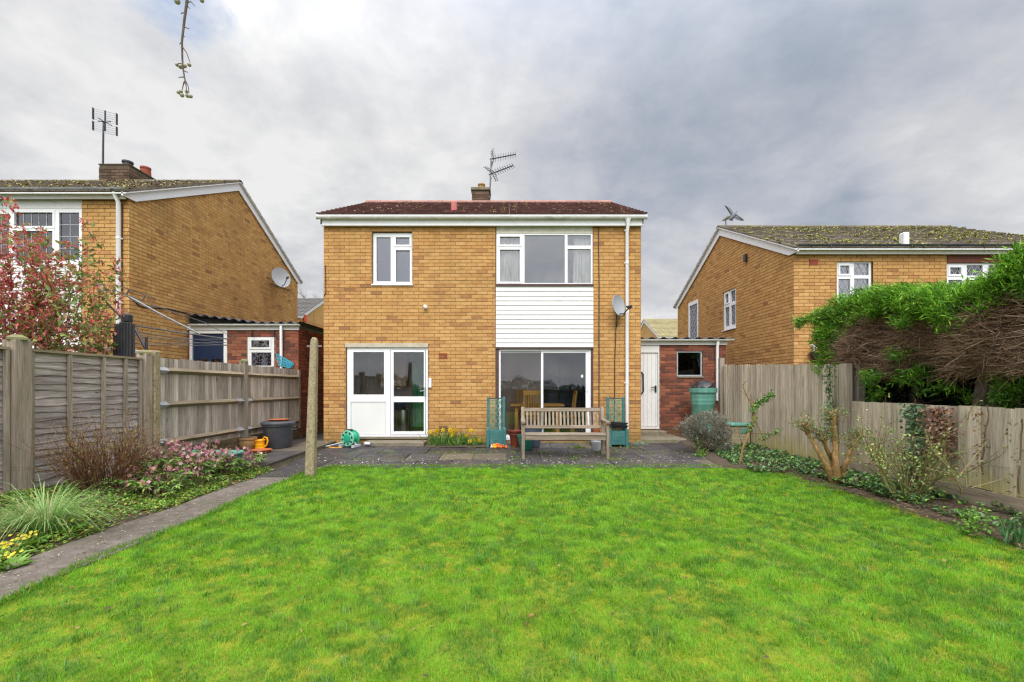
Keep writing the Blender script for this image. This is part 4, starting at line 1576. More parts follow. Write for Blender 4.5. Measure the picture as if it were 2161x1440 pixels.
# corrugated sheet falling away from the gable
zh, zl = P(395, 664, SY).z, sz(683)


def corrugated(root, x0, x1, y0, y1, zfun, n, amp, name='corrugated_roof'):
    mb = MB()
    for i in range(n + 1):
        x = x0 + (x1 - x0) * i / n
        dz = amp * math.cos(i * 2 * math.pi / 8)
        mb.v += [(x, y0, zfun(x, y0) + dz), (x, y1, zfun(x, y1) + dz), (x, y0, zfun(x, y0) + dz - 0.012), (x, y1, zfun(x, y1) + dz - 0.012)]
    for i in range(n):
        a = i * 4
        mb.f += [(a, a + 4, a + 5, a + 1), (a + 2, a + 3, a + 7, a + 6), (a, a + 2, a + 6, a + 4), (a + 1, a + 5, a + 7, a + 3)]
    return part(name, mb, 'corrugated', root, smooth=True)


corrugated(shed, SX0, SX1 + 0.06, SY - 0.06, SY + 4.2, lambda x, y: zh + (zl - zh) * min(1.0, (x - SX0) / 1.75) + 0.02, 96, 0.026)
part('gap_shade_sheet', MB().prism([(SX0 + 0.01, SY + 0.05, sz(690)), (sx(560), SY + 0.05, sz(690)), (sx(560), SY + 0.05, zl - 0.02), (SX0 + 0.01, SY + 0.05, zh - 0.03)], (0, 0.02, 0)), 'gap_shade', shed)  # black sheet; its colour stands for the shade under the roof edge
part('fascia', MB().box(SX0, SY - 0.03, sz(697), SX1 + 0.02, SY - 0.004, sz(689)), 'white_paint', shed)
gutter(shed, SX0 + 0.1, SX1 + 0.05, SY - 0.09, sz(685.5), 'gutter_white', 0.045, 0.8)
px_ = sx(597)
downpipe(shed, [(px_, SY - 0.09, sz(689)), (px_, SY - 0.06, 0.15)], 'upvc', 0.034)

# right neighbour
RG, RY0, RY1 = 6.36, 10.12, 17.05


def rx(px):
    return P(px, 0, RY0).x


def rz(py):
    return P(0, py, RY0).z


def gy(px):
    return RG * F / (px - CX)


def gzz(px, py):
    return P(px, py, gy(px)).z


rw1 = (rx(1767), rx(1843), rz(642), rz(550))
rw2 = (rx(1999), rx(2150), rz(650), rz(540))
ga = (gy(1473.5), gy(1452.5), 2.72, 4.28)
gb = (gy(1553), gy(1525), 3.0, 4.16)


def lich_right(x, t):
    k = float(fbm(np.array([x]), np.array([t * 4.0]), 1.3, 91, 3)[0])
    return min(1.0, max(0.04, (k - 0.42) * 5.0 + 0.35 * t))


right = gable_house('neighbour_house', 'clean yellow brick house with diamond leaded windows and mossy roof, right of the hedge', RG, 1, 6.7, RY0, RY1, -0.6, 4.32, 6.10,
                    'brick_right', 'mortar', 'tile_grey', [rw1, rw2], [ga, gb], 300, 300, 0.29,
                    (1500, [(0.33, 0.34, 0.06), (0.25, 0.30, 0.05), (0.38, 0.33, 0.12), (0.20, 0.21, 0.08)], 0.03, lich_right))
RO = (0, RY0, 0)
window(right, RO, UX, (rw1[0] + 0.01, rw1[1] - 0.01, rw1[2], rw1[3] - 0.01),
       [(rx(1773), rx(1798), rz(580), rz(557)), (rx(1806), rx(1837), rz(580), rz(555)), (rx(1773), rx(1798), rz(636), rz(588)), (rx(1806), rx(1837), rz(636), rz(587))], sashes=(0,), lead='diamond', recess=0.05)
part('tile_hanging', MB().box(rw2[0], RY0 - 0.006, rz(554.5), rw2[1], RY0 + 0.1, rw2[3]), 'brick_red', right)
window(right, RO, UX, (rw2[0] + 0.01, rw2[1] - 0.01, rw2[2], rz(555)),
       [(rx(2005), rx(2034), rz(581), rz(561)), (rx(2044), rx(2078), rz(581), rz(559)), (rx(2090), rx(2142), rz(640), rz(559)), (rx(2005), rx(2034), rz(640), rz(590)), (rx(2044), rx(2078), rz(640), rz(590))], sashes=(0,), lead='diamond', recess=0.04)
GO, GU = (RG, RY1, 0), (0, -1, 0)
q = (RY1 - ga[1], RY1 - ga[0], ga[2], ga[3])
window(right, GO, GU, (q[0] + 0.01, q[1] - 0.01, q[2], q[3]), [(q[0] + 0.1, q[1] - 0.1, q[2] + 0.1, q[3] - 0.12)], recess=0.0, lead='diamond')
q = (RY1 - gb[1], RY1 - gb[0], gb[2], gb[3])
mu = (q[0] + q[1]) / 2
window(right, GO, GU, (q[0] + 0.01, q[1] - 0.01, q[2], q[3]), [(q[0] + 0.09, mu - 0.05, q[2] + 0.1, q[3] - 0.5), (mu + 0.05, q[1] - 0.09, q[2] + 0.1, q[3] - 0.5),
       (q[0] + 0.09, mu - 0.05, q[3] - 0.4, q[3] - 0.09), (mu + 0.05, q[1] - 0.09, q[3] - 0.4, q[3] - 0.09)], recess=0.03, lead='diamond', sashes=(2,))
part('vent_cover', MB().cbox(RG - 0.08, gy(1578.5), gzz(1576, 552), RG - 0.012, gy(1574), gzz(1576, 537), 0.01), 'plastic_black', right)
part('air_brick', MB().box(rx(1708), RY0 - 0.012, rz(560), rx(1726), RY0 + 0.01, rz(548)), 'air_brick', right)
gutter(right, RG - 0.02, RG + 6.7, RY0 - 0.165, rz(522), 'gutter_black', 0.062, 0.75)
part('roof_vent', MB().cbox(rx(1888) * 1.03, RY0 + 0.05, 4.50, rx(1900) * 1.03, RY0 + 0.2, 4.80, 0.02), 'white_paint', right)
part('rainwater_hopper', MB().lathe([(0.05, -0.5), (0.05, 0), (0.06, 0.02), (0.12, 0.10), (0.13, 0.16)], 12, (rx(1715), RY0 - 0.1, rz(760))), 'plastic_black', right, smooth=True)
part('waste_pipe', MB().tube([(rx(1714), RY0 - 0.1, rz(742)), (rx(1714), RY0 - 0.1, rz(733)), (rx(1713), RY0 + 0.02, rz(729))], 0.035, 10), 'upvc', right, smooth=True)

# lean-to on the right side of the house
AY = 11.2
AX0, AX1 = HX1 + 0.02, 5.38


def ax(px):
    return P(px, 0, AY).x


def az(py):
    return P(0, py, AY).z


lean = thing('lean_to_shed', 'red brick lean-to with white plank door and dark square window right of the house', 'shed', (4.2, 12.6, 0.1))
ah_d = (0.0, ax(1391.5) - AX0, 0.30, az(729))
ah_w = (ax(1429) - AX0, ax(1483.5) - AX0, az(795), az(741))
zt = az(727)
part('wall', cell_wall(MB(), (AX0, AY, 0), UX, AX1 - AX0, -0.1, zt, [ah_d, ah_w], 0.2, 0.01), 'mortar_red', lean)
part('side_wall', MB().box(AX1 - 0.2, AY + 0.22, -0.3, AX1 - 0.005, AY + 4.5, zt), 'brick_red', lean)
f1 = brick_face(lean, (AX0, AY, 0), UX, AX1 - AX0, 0.05, zt, [ah_d, ah_w], 'brick_red', 0)
emit_bricks(lean, [f1], 300, 'brick_red')
part('room_wall', MB().box(AX0 + 0.8, AY + 1.2, 0, AX1 - 0.25, AY + 1.22, zt), 'room_dark', lean)
window(lean, (0, AY, 0), UX, (ax(1429.5), ax(1483), az(794.5), az(741.5)), [(ax(1432), ax(1480), az(791.5), az(744))], glass='glass_shed', recess=0.04, mat='galv', sill=False, depth=0.04)
part('sill', MB().box(ax(1429), AY - 0.03, az(797.5), ax(1485), AY + 0.04, az(794.8)), 'concrete_grey', lean)
# plank door
pdv = part('door_frame', cell_wall(MB(), (AX0, AY, 0), UX, ax(1391) - AX0, 0.3, az(729.5), [(0.0, ax(1389) - AX0, 0.36, az(744.5))], 0.08, -0.01), 'white_paint', lean)
x = AX0 + 0.002
while x < ax(1388.5) - 0.02:
    x2 = min(x + 0.098, ax(1388.5))
    part('plank', MB().box(x + 0.002, AY + 0.02, 0.37, x2 - 0.002, AY + 0.05, az(745.2)), 'white_paint', lean)
    x = x2
part('door_backing', MB().box(AX0, AY + 0.054, 0.37, ax(1388.5), AY + 0.07, az(745.2)), 'plastic_grey', lean)
part('handle', MB().box(ax(1382), AY - 0.005, az(828), ax(1385.5), AY + 0.018, az(814)).beam((ax(1383.5), AY - 0.04, az(817.5)), (ax(1373), AY - 0.04, az(817.8)), 0.02, 0.02), 'plastic_black', lean)
part('pull_bar', MB().tube([(ax(1354), AY - 0.0, az(786)), (ax(1355.5), AY - 0.06, az(790)), (ax(1356), AY - 0.06, az(826)), (ax(1354), AY - 0.0, az(831))], 0.02, 8), 'plastic_black', lean)
corrugated(lean, AX0, AX1 + 0.12, AY - 0.12, AY + 4.5, lambda x, y: az(714.5) + (y - AY) * 0.01, 72, 0.028)
part('fascia', MB().box(AX0, AY - 0.04, az(728.5), AX1, AY - 0.012, az(719)), 'white_paint', lean)
gutter(lean, AX0, AX1 + 0.10, AY - 0.11, az(717.5), 'gutter_white', 0.048, 0.9)
px_ = ax(1511)
downpipe(lean, [(px_, AY - 0.11, az(722)), (px_, AY - 0.07, az(735)), (px_, AY - 0.07, 1.0)], 'upvc', 0.036)
part('door_step', MB().cbox(AX0 + 0.01, 10.15, 0.0, 4.0, AY - 0.01, 0.17, 0.015), 'concrete_grey', lean)
part('door_step', MB().cbox(AX0 + 0.02, AY - 0.35, 0.17, 3.8, AY - 0.005, 0.27, 0.012), 'concrete_grey', lean)

# far houses
fr_ = gable_house('far_house', 'far house with pale mossy roof glimpsed right of the main house', 10.5, 1, 12, 31.5, 38.5, -1, 4.75, 6.55, 'brick_right', 'mortar', 'tile_far', [], [], 0, 0, 0.3, None, False)
fl_ = gable_house('far_house', 'far house with grey roof glimpsed left of the main house', -12.15, -1, 12, 26.6, 33.4, -1, 5.4, 7.15, 'brick_left', 'mortar', 'tile_far2', [], [], 0, 0, 0.3, None, False)
window(fl_, (-12.15, 26.6, 0), (0, 1, 0), (0.9, 1.9, 3.6, 4.95), [(1.0, 1.8, 3.7, 4.85)], recess=-0.02)
part('alarm_box', MB().cbox(-12.14, 26.95, 5.25, -12.05, 27.25, 5.65, 0.02), 'red_alarm', fl_)


# ================================================================== fences
FXL = -5.0
# left: brick plinth under the closeboard fence
plinth = thing('brick_plinth', 'low mossy brick plinth under the left closeboard fence', 'wall', (FXL, 8.6, 0.1))
part('wall', MB().box(FXL - 0.10, 6.42, -0.1, FXL + 0.03, 10.82, 0.395), 'mortar_dark', plinth)
f1 = brick_face(plinth, (FXL + 0.04, 6.4, 0), (0, 1, 0), 4.42, 0.085, 0.40, [], 'brick_dark', 0)
emit_bricks(plinth, [f1], 90, 'brick_dark')

_sl = {}


def slat_mesh(mat, w_, h, k, top_tilt=0.0):
    key = (mat, round(w_, 3), round(h, 2), k)
    if key not in _sl:
        r_ = random.Random(k * 7 + 1)
        mb = MB()
        t0, t1 = 0.006, 0.018
        n = 5
        # feather-edged board along local z, face towards +x
        for j in range(n + 1):
            z = h * j / n
            e = r_.uniform(-0.002, 0.002)
            b_ = r_.uniform(-0.002, 0.002)
            mb.v += [(0, e, z), (t0 + b_, e, z), (t1 + b_, w_ + e, z), (0, w_ + e, z)]
        for j in range(n):
            a = j * 4
            mb.f += [(a + i, a + (i + 1) % 4, a + 4 + (i + 1) % 4, a + 4 + i) for i in range(4)]
        mb.f += [(3, 2, 1, 0), (n * 4, n * 4 + 1, n * 4 + 2, n * 4 + 3)]
        _sl[key] = mb.mesh('slat')
        _sl[key].materials.append(M[mat])
    return _sl[key]


def sawn_cap(mb, x, y, z, w_):
    mb.lathe([(w_ * 0.72, 0), (w_ * 0.72, 0.025), (w_ * 0.3, 0.055)], 4, (x, y, z))


cbf = thing('closeboard_fence', 'closeboard fence of grey vertical slats with three rails, left side by the lean-to', 'fence', (FXL, 8.6, 0.4))
yA, yM, yB = 6.44, 8.56, 10.78
y = yA
while y < yB - 0.05:
    h = 1.335 + rnd.uniform(-0.012, 0.012)
    s_ = link('slat', slat_mesh('wood_slat', 0.098, 1.335, rnd.randrange(5)), None, cbf, Vector((FXL - 0.01, y, 0.415 + rnd.uniform(-0.01, 0.008))) - OFF[cbf.name])
    s_.rotation_euler = (rnd.uniform(-0.006, 0.006), 0, 0)
    y += 0.088
for zr_ in (1.565, 1.07, 0.53):
    for (a, b_) in ((yA + 0.03, yM - 0.05), (yM + 0.05, yB - 0.02)):
        # arris rail
        part('rail', MB().prism([(FXL + 0.018, a, zr_ - 0.045), (FXL + 0.018, a, zr_ + 0.045), (FXL + 0.075, a, zr_)], (0, b_ - a, 0)), 'wood_rail', cbf)
    for yb_ in (yA + 0.01, yM - 0.22, yM + 0.05):
        if zr_ < 1.5 or yb_ < 7:
            part('rail_bracket', MB().prism([(FXL + 0.02, yb_, zr_ - 0.05), (FXL + 0.02, yb_, zr_ + 0.05), (FXL + 0.082, yb_, zr_)], (0, 0.17, 0)), 'galv', cbf)
mb = MB().box(FXL - 0.03, yM - 0.05, 0.1, FXL + 0.085, yM + 0.05, 1.80)
pp = part('post', mb, 'wood_post', cbf)
mb = MB()
sawn_cap(mb, FXL + 0.03, yM, 1.80, 0.11)
part('post_cap', mb, 'moss_cap', pp)
part('post', MB().box(FXL - 0.04, yB - 0.02, 0.35, FXL + 0.06, yB + 0.06, 1.74), 'wood_post', cbf)
part('concrete_post', MB().cbox(FXL - 0.02, 6.31, -0.1, FXL + 0.10, 6.425, 1.835, 0.015), 'concrete', cbf)

lap = thing('lap_panel_fence', 'grey waney lap panels between capped timber posts at the left edge', 'fence', (FXL, 5.0, 0.2))


def lap_panel(ya, yb, zt):
    z = 0.2
    n = 19
    st = (zt - 0.2) / n
    for k in range(n):
        mb = MB()
        m_ = 14
        for i in range(m_ + 1):
            y = ya + (yb - ya) * i / m_
            e = 0.012 * math.sin(i * 0.9 + k * 2.3) + rnd.uniform(-0.004, 0.004)
            za, zb2 = z + k * st - 0.02 + e, z + (k + 1) * st + 0.012
            xo = FXL + 0.022 + rnd.uniform(-0.0015, 0.0015)
            mb.v += [(xo, y, za), (xo - 0.016, y, min(zb2, zt)), (xo - 0.022, y, min(zb2, zt)), (xo - 0.010, y, za)]
        for i in range(m_):
            a = i * 4
            mb.f += [(a + q, a + 4 + q, a + 4 + (q + 1) % 4, a + (q + 1) % 4) for q in range(4)]
        mb.f += [(0, 1, 2, 3), (m_ * 4 + 3, m_ * 4 + 2, m_ * 4 + 1, m_ * 4)]
        part('plank', mb, 'wood_lap', lap)
    for y in [ya + 0.02, ya + (yb - ya) * 0.30, ya + (yb - ya) * 0.60, ya + (yb - ya) * 0.82, yb - 0.02]:
        part('batten', MB().box(FXL + 0.024, y - 0.02, 0.16, FXL + 0.05, y + 0.02, zt - 0.01), 'wood_post', lap)
    part('top_rail', MB().box(FXL - 0.02, ya, zt - 0.004, FXL + 0.055, yb, zt + 0.022), 'wood_rail', lap)


lap_panel(4.72, 6.16, 1.70)
lap_panel(2.75, 4.52, 1.70)
for (ya, yb, zt) in ((4.54, 4.70, 1.80), (6.18, 6.29, 1.78), (2.55, 2.71, 1.8)):
    pp = part('post', MB().box(FXL - 0.05, ya, -0.1, FXL + 0.085, yb, zt), 'wood_post', lap)
    mb = MB()
    sawn_cap(mb, FXL + 0.018, (ya + yb) / 2, zt, 0.15 if yb - ya > 0.13 else 0.125)
    part('post_cap', mb, 'moss_cap', pp)

# right: tall closeboard, then the low boarding
FXR = 4.95
tall = thing('tall_board_fence', 'tall silvered board fence beside the water butt', 'fence', (FXR, 8.6, 0.1))
y = 6.74
while y < 10.5:
    t = (y - 6.74) / 3.76
    zt = 1.665 + 0.175 * t + rnd.uniform(-0.012, 0.012)
    zb = 0.13 + 0.05 * t
    h = round(zt - zb, 1)
    s_ = link('slat', slat_mesh('wood_right', 0.10, 1.6, rnd.randrange(5)), None, tall, Vector((FXR + 0.02, y + 0.09, zt - 1.6)) - OFF[tall.name])
    s_.rotation_euler = (0, 0, math.pi)
    y += 0.09
part('post', MB().box(FXR - 0.06, 6.60, -0.1, FXR + 0.05, 6.72, 1.67), 'wood_post', tall)
part('post', MB().box(FXR + 0.13, 6.58, -0.1, FXR + 0.22, 6.70, 1.66), 'wood_post', tall)
part('post', MB().box(FXR - 0.05, 10.5, -0.1, FXR + 0.05, 10.6, 2.0), 'wood_post', tall)
for z in (0.5, 1.4):
    part('rail', MB().box(FXR + 0.025, 6.75, z - 0.04, FXR + 0.07, 10.5, z + 0.04), 'wood_rail', tall)

low = thing('low_board_fence', 'low silvered board fence with gravel boards under the conifer hedge', 'fence', (FXR, 4.6, 0.1))
y = 2.1
while y < 6.58:
    zt = 1.115 + rnd.uniform(-0.006, 0.006) + 0.004 * (y - 4.5)
    s_ = link('slat', slat_mesh('wood_right', 0.125, 0.86, 3 + rnd.randrange(5)), None, low, Vector((FXR + 0.02, y + 0.112, zt - 0.86)) - OFF[low.name])
    s_.rotation_euler = (0, 0, math.pi)
    y += 0.112
for (a, b_) in ((2.1, 3.95), (3.97, 5.25), (5.27, 6.58)):
    part('gravel_board', MB().box(FXR - 0.035, a, 0.06, FXR - 0.008, b_, 0.255 + (0.03 if a > 5.2 else 0)), 'wood_gravel', low)
for z in (0.45, 0.95):
    part('rail', MB().box(FXR + 0.025, 2.1, z - 0.04, FXR + 0.07, 6.58, z + 0.04), 'wood_rail', low)

# concrete washing-line post on the lawn edge
b0, b1 = P(655, 1004, 6.75), P(663.5, 712, 6.75)
post = thing('washing_line_post', 'tapered mossy concrete washing line post at the lawn corner', 'post', (b0.x, 6.75, 0))
mb = MB()
b0 = Vector((b0.x, 6.75, -0.1))
b1 = Vector((b1.x, 6.75, 2.06))
ax_ = (b1 - b0)
ring = []
for t, wd in ((0, 0.070), (0.5, 0.059), (0.96, 0.047), (0.985, 0.040), (1.0, 0.024)):
    c = b0 + ax_ * t
    k = wd * 0.3
    for (a, b_) in ((-wd + k, -wd), (wd - k, -wd), (wd, -wd + k), (wd, wd - k), (wd - k, wd), (-wd + k, wd), (-wd, wd - k), (-wd, -wd + k)):
        ring.append((c.x + a, c.y + b_, c.z))
fs = [tuple(range(32, 40))]
for j in range(4):
    for i in range(8):
        fs.append((j * 8 + i, j * 8 + (i + 1) % 8, j * 8 + 8 + (i + 1) % 8, j * 8 + 8 + i))
part('shaft', MB().add(ring, fs), 'concrete', post)
zc = P(0, 731, 6.75).z
part('line_hook', MB().tube([(b1.x - 0.11, 6.75, zc), (b1.x + 0.11, 6.75, zc)], 0.006, 6), 'galv', post)

# ================================================================== things on the house and roofs
def dish(root, c, d, r, arm_to, mat='dish_grey'):
    """oval offset dish facing d, on a wall bracket"""
    c, d = Vector(c), Vector(d).normalized()
    rt = d.cross(Vector((0, 0, 1))).normalized()
    up = rt.cross(d).normalized()
    mb = MB()
    n, m_ = 28, 5
    for i in range(m_ + 1):
        q = i / m_
        for j in range(n):
            t = 2 * math.pi * j / n
            p = c + rt * (r * q * math.cos(t)) + up * (r * 1.12 * q * math.sin(t)) + d * (0.22 * r * q * q - 0.22 * r)
            mb.v.append(tuple(p))
    for i in range(m_):
        for j in range(n):
            mb.f.append((i * n + j, i * n + (j + 1) % n, (i + 1) * n + (j + 1) % n, (i + 1) * n + j))
    mb.f.append(tuple(range(n)))
    o0 = len(mb.v)
    for j in range(n):
        t = 2 * math.pi * j / n
        mb.v.append(tuple(c + rt * (r * 1.0 * math.cos(t)) + up * (r * 1.12 * math.sin(t)) - d * 0.02))
    for j in range(n):
        mb.f.append((m_ * n + j, m_ * n + (j + 1) % n, o0 + (j + 1) % n, o0 + j))
    part('reflector', mb, mat, root, smooth=True)
    low_ = c - up * (r * 0.95)
    tip = c + d * (r * 1.25) - up * (r * 0.55)
    part('feed_arm', MB().tube([low_, low_ + d * (r * 0.5) - up * 0.02, tip], 0.014, 8), 'dark_metal', root)
    part('receiver', MB().tube([tip + d * 0.05, tip, tip - d * 0.07 + up * 0.03], [0.035, 0.035, 0.02], 10), 'dark_metal', root, smooth=True)
    part('wall_bracket', MB().tube([c - d * (0.22 * r), c - d * (0.22 * r + 0.10), arm_to], 0.018, 8), 'grey_metal', root)


c = (FX(1299.5), 9.72, FZ(649))
dd = thing('satellite_dish', 'grey oval satellite dish on the house wall left of the downpipe', 'satellite dish', (c[0], 9.99, c[2]))
dish(dd, c, (0.62, -0.75, 0.12), 0.205, (FX(1312), 9.99, FZ(657)))
part('cable', MB().tube([(FX(1313), 9.9, FZ(660)), (FX(1303), 9.95, FZ(675)), (FX(1301), 9.985, FZ(690))], 0.008, 6), 'black_cable', dd)

gyd = gy_ = 7.65 * F / (CX - 574)
c = Vector((-7.30, gyd - 0.1, P(577, 587, gyd).z))
dd = thing('satellite_dish', 'grey satellite dish on the gable of the left house', 'satellite dish', (-7.62, gyd, c.z))
dish(dd, c, (0.80, -0.62, 0.22), 0.30, (-7.64, gyd + 0.1, c.z - 0.05))
pts = [P(598, 599, 14.6), P(612, 606, 15.2), P(625, 613, 16.0)]
part('cable', MB().tube([Vector((-7.63, p.y, p.z)) for p in pts], 0.012, 6), 'black_cable', dd)

# aerials
def yagi(root, p0, p1, n, half, axis, reflector=True):
    p0, p1, axis = Vector(p0), Vector(p1), Vector(axis).normalized()
    part('boom', MB().tube([p0, p1], 0.018, 6), 'dark_metal', root)
    for i in range(n):
        q = p0 + (p1 - p0) * (0.22 + 0.78 * i / (n - 1))
        h = half * (1.1 - 0.25 * i / (n - 1))
        part('element', MB().tube([q - axis * h, q + axis * h], 0.009, 5), 'grey_metal', root)
    if reflector:
        d = (p1 - p0).normalized()
        sd = d.cross(axis).normalized()
        q = p0 + d * 0.12
        mb = MB()
        for s_ in (-1, 1):
            for k in range(4):
                a = q + axis * (s_ * (0.05 + 0.07 * k)) - d * (0.02 * k)
                mb.tube([a - sd * 0.12, a + sd * 0.12], 0.007, 5)
            mb.tube([q, q + axis * (s_ * 0.27) - d * 0.07], 0.009, 5)
            mb.tube([q - sd * 0.12 + axis * s_ * 0.05, q - sd * 0.12 + axis * (s_ * 0.26) - d * 0.06], 0.007, 5)
        part('reflector', mb, 'dark_metal', root)


AD = 13.6
ae = thing('television_aerial', 'two-boom television aerial on a pole beside the main chimney', 'aerial', (P(1033, 430, AD).x, AD, 6.75))
part('mast', MB().tube([P(1033, 432, AD), P(1034, 400, AD), P(1036.5, 334, AD)], 0.022, 8), 'grey_metal', ae)
yagi(ae, P(1034, 336.5, AD), P(1088, 326, AD + 0.3), 9, 0.105, (0.05, 0, 1))
yagi(ae, P(1032, 369, AD), P(1083, 349.5, AD + 0.3), 9, 0.10, (0.6, 0.6, -0.5))
part('cable', MB().tube([P(1037, 375, AD), P(1034.5, 400, AD - 0.03), P(1034, 430, AD - 0.03)], 0.008, 5), 'black_cable', ae)
part('mast_bracket', MB().beam(P(1031, 415, AD), P(1036, 417, AD), 0.05, 0.05), 'grey_metal', ae)

LD = 13.0
ae = thing('television_aerial', 'tall grid television aerial on a long pole beside the left chimney', 'aerial', (P(217, 390, LD).x, LD, 7.0))
part('mast', MB().tube([P(217, 392, LD), P(217.5, 320, LD), P(218.5, 256, LD)], [0.028, 0.025, 0.022], 8), 'dark_metal', ae)
for (ya, yb_, n) in ((229, 251, 6), (257, 274, 5)):
    for k in range(n):
        t = k / (n - 1)
        yl = ya + (yb_ - ya) * t
        part('element', MB().tube([P(197, yl, LD - 0.1), P(222, yl + 6.5, LD), P(246, yl + 12, LD - 0.1)], 0.0055, 5), 'grey_metal', ae)
    for (px, dy) in ((196.5, 0), (246.5, 12)):
        part('end_plate', MB().beam(P(px, ya - 1 + dy, LD - 0.1), P(px, yb_ + 1 + dy, LD - 0.1), 0.02, 0.05), 'dark_metal', ae)
part('boom', MB().tube([P(222, 234, LD), P(222, 277, LD)], 0.02, 6), 'dark_metal', ae)
for (a, b_) in (((221, 258), (207, 249)), ((221, 258), (206, 256)), ((221, 258), (234, 257)), ((221, 258), (236, 265))):
    part('dipole', MB().tube([P(*a, LD - 0.15), P(*b_, LD - 0.3)], 0.012, 5), 'dark_metal', ae)
part('mast_bracket', MB().tube([P(212, 370, LD), P(223, 376, LD)], 0.02, 6).tube([P(213, 358, LD), P(219, 358, LD)], 0.03, 6), 'dark_metal', ae)

# outside lamp
c = Vector((FX(897.5), 9.93, FZ(650)))
lp_ = thing('security_lamp', 'small white security lamp on the brick wall', 'lamp', (c.x, 9.995, c.z))
part('housing', MB().tube([c + Vector((-0.02, 0.0, 0.03)), c + Vector((0.03, 0.0, 0.0)), c + Vector((0.05, -0.02, -0.01))], [0.035, 0.045, 0.02], 10), 'upvc', lp_, smooth=True)
part('lamp_bracket', MB().cbox(c.x - 0.03, 9.95, c.z - 0.03, c.x + 0.02, 9.994, c.z + 0.03, 0.006), 'upvc', lp_)

# ------------------------------------------------------------------ indoor things
dt = thing('dining_table', 'pine dining table inside the patio doors', 'table', (0.75, 11.3, 0.18))
tz0, tz1 = 0.18, 0.92
part('tabletop', MB().cbox(0.05, 10.72, 0.875, 1.33, 11.75, 0.92, 0.008), 'pine', dt)
for (x, y) in ((0.16, 10.80), (1.14, 10.80), (0.16, 11.6), (1.14, 11.6)):
    part('leg', MB().box(x, y, tz0, x + 0.085, y + 0.085, 0.874), 'pine', dt)
part('apron', MB().box(0.25, 10.82, 0.79, 1.13, 10.845, 0.873), 'pine', dt)


def dining_chair(loc, rz, label):
    t = thing('dining_chair', label, 'chair', loc, rz, 'dining chairs')
    part('seat', MB().cbox(-0.22, -0.22, 0.43, 0.22, 0.22, 0.46, 0.01), 'pine', t, local=True)
    for s_ in (-1, 1):
        part('leg', MB().beam((s_ * 0.19, -0.19, 0), (s_ * 0.19, -0.19, 0.43), 0.04, 0.04), 'pine', t, local=True)
        part('back_post', MB().add(*[(lambda m: (m.v, m.f))(MB().beam((s_ * 0.19, 0.2, 0), (s_ * 0.19, 0.2, 0.46), 0.045, 0.04).beam((s_ * 0.19, 0.2, 0.44), (s_ * 0.19, 0.28, 1.04), 0.045, 0.035))][0]), 'pine', t, local=True)
    part('top_rail', MB().beam((-0.21, 0.275, 1.02), (0.21, 0.275, 1.02), 0.03, 0.10), 'pine', t, local=True)
    part('bottom_rail', MB().beam((-0.19, 0.21, 0.53), (0.19, 0.21, 0.53), 0.03, 0.05), 'pine', t, local=True)
    for i in range(6):
        x = -0.14 + 0.28 * i / 5
        part('spindle', MB().beam((x, 0.212, 0.54), (x, 0.272, 0.98), 0.022, 0.014), 'pine', t, local=True)
    return t


dining_chair((0.555, 10.62, 0.18), R(180), 'pine dining chair with its slatted back to the patio doors')
dining_chair((1.36, 11.05, 0.18), R(-90), 'pine dining chair seen side-on at the right end of the table')
dining_chair((0.44, 11.72, 0.18), R(0), 'pine dining chair on the far side of the table')
pbn = thing('pedal_bin', 'steel pedal bin inside the kitchen door', 'bin', (FX(850) * 1.09, 10.9, 0.22))
part('bin_body', MB().lathe([(0.14, 0), (0.15, 0.02), (0.15, 0.52)], 20), 'steel', pbn, local=True, smooth=True)
part('bin_lid', MB().lathe([(0.155, 0.52), (0.155, 0.56), (0.10, 0.61), (0.03, 0.63)], 20), 'steel', pbn, local=True, smooth=True)
kc = thing('kitchen_cabinet', 'tan kitchen cabinets seen through the left glazed panel', 'cabinet', (-3.2, 12.2, 0.22))
part('wall_unit', MB().cbox(-3.25, 11.6, 1.35, -2.6, 11.95, 2.3, 0.01), 'room_tan', kc)
part('base_unit', MB().cbox(-3.60, 11.35, 0.22, -3.05, 11.95, 1.05, 0.01), 'room_tan', kc)
ov = thing('kitchen_appliance', 'dark appliance under the kitchen worktop', 'appliance', (-2.75, 12.4, 0.22))
part('appliance_body', MB().cbox(-3.04, 11.35, 0.22, -2.45, 11.95, 1.02, 0.012), 'navy', ov)
part('worktop', MB().box(-3.62, 11.33, 1.055, -2.44, 11.96, 1.09), 'concrete_grey', ov)
gc = thing('kitchen_curtain', 'tall green curtain inside the kitchen door', 'curtain', (-2.2, 11.7, 0.25))
mb = MB()
n = 40
for k in range(n + 1):
    xx = -2.45 + 0.75 * k / n
    yv = 11.7 + 0.035 * math.sin(k * 0.95)
    mb.v += [(xx, yv, 0.3), (xx, yv, 2.35)]
mb.f += [(2 * k, 2 * k + 2, 2 * k + 3, 2 * k + 1) for k in range(n)]
part('drape', mb, 'room_green', gc, smooth=True)
dk = thing('inner_door', 'brown wooden door frame inside the kitchen', 'door', (-1.4, 11.85, 0.22))
part('door_post', MB().box(-1.55, 11.75, 0.22, -1.44, 11.85, 2.3), 'room_tan', dk)
part('door_leaf', MB().box(-1.42, 11.85, 0.22, -0.75, 11.88, 2.3), 'room_dark', dk)

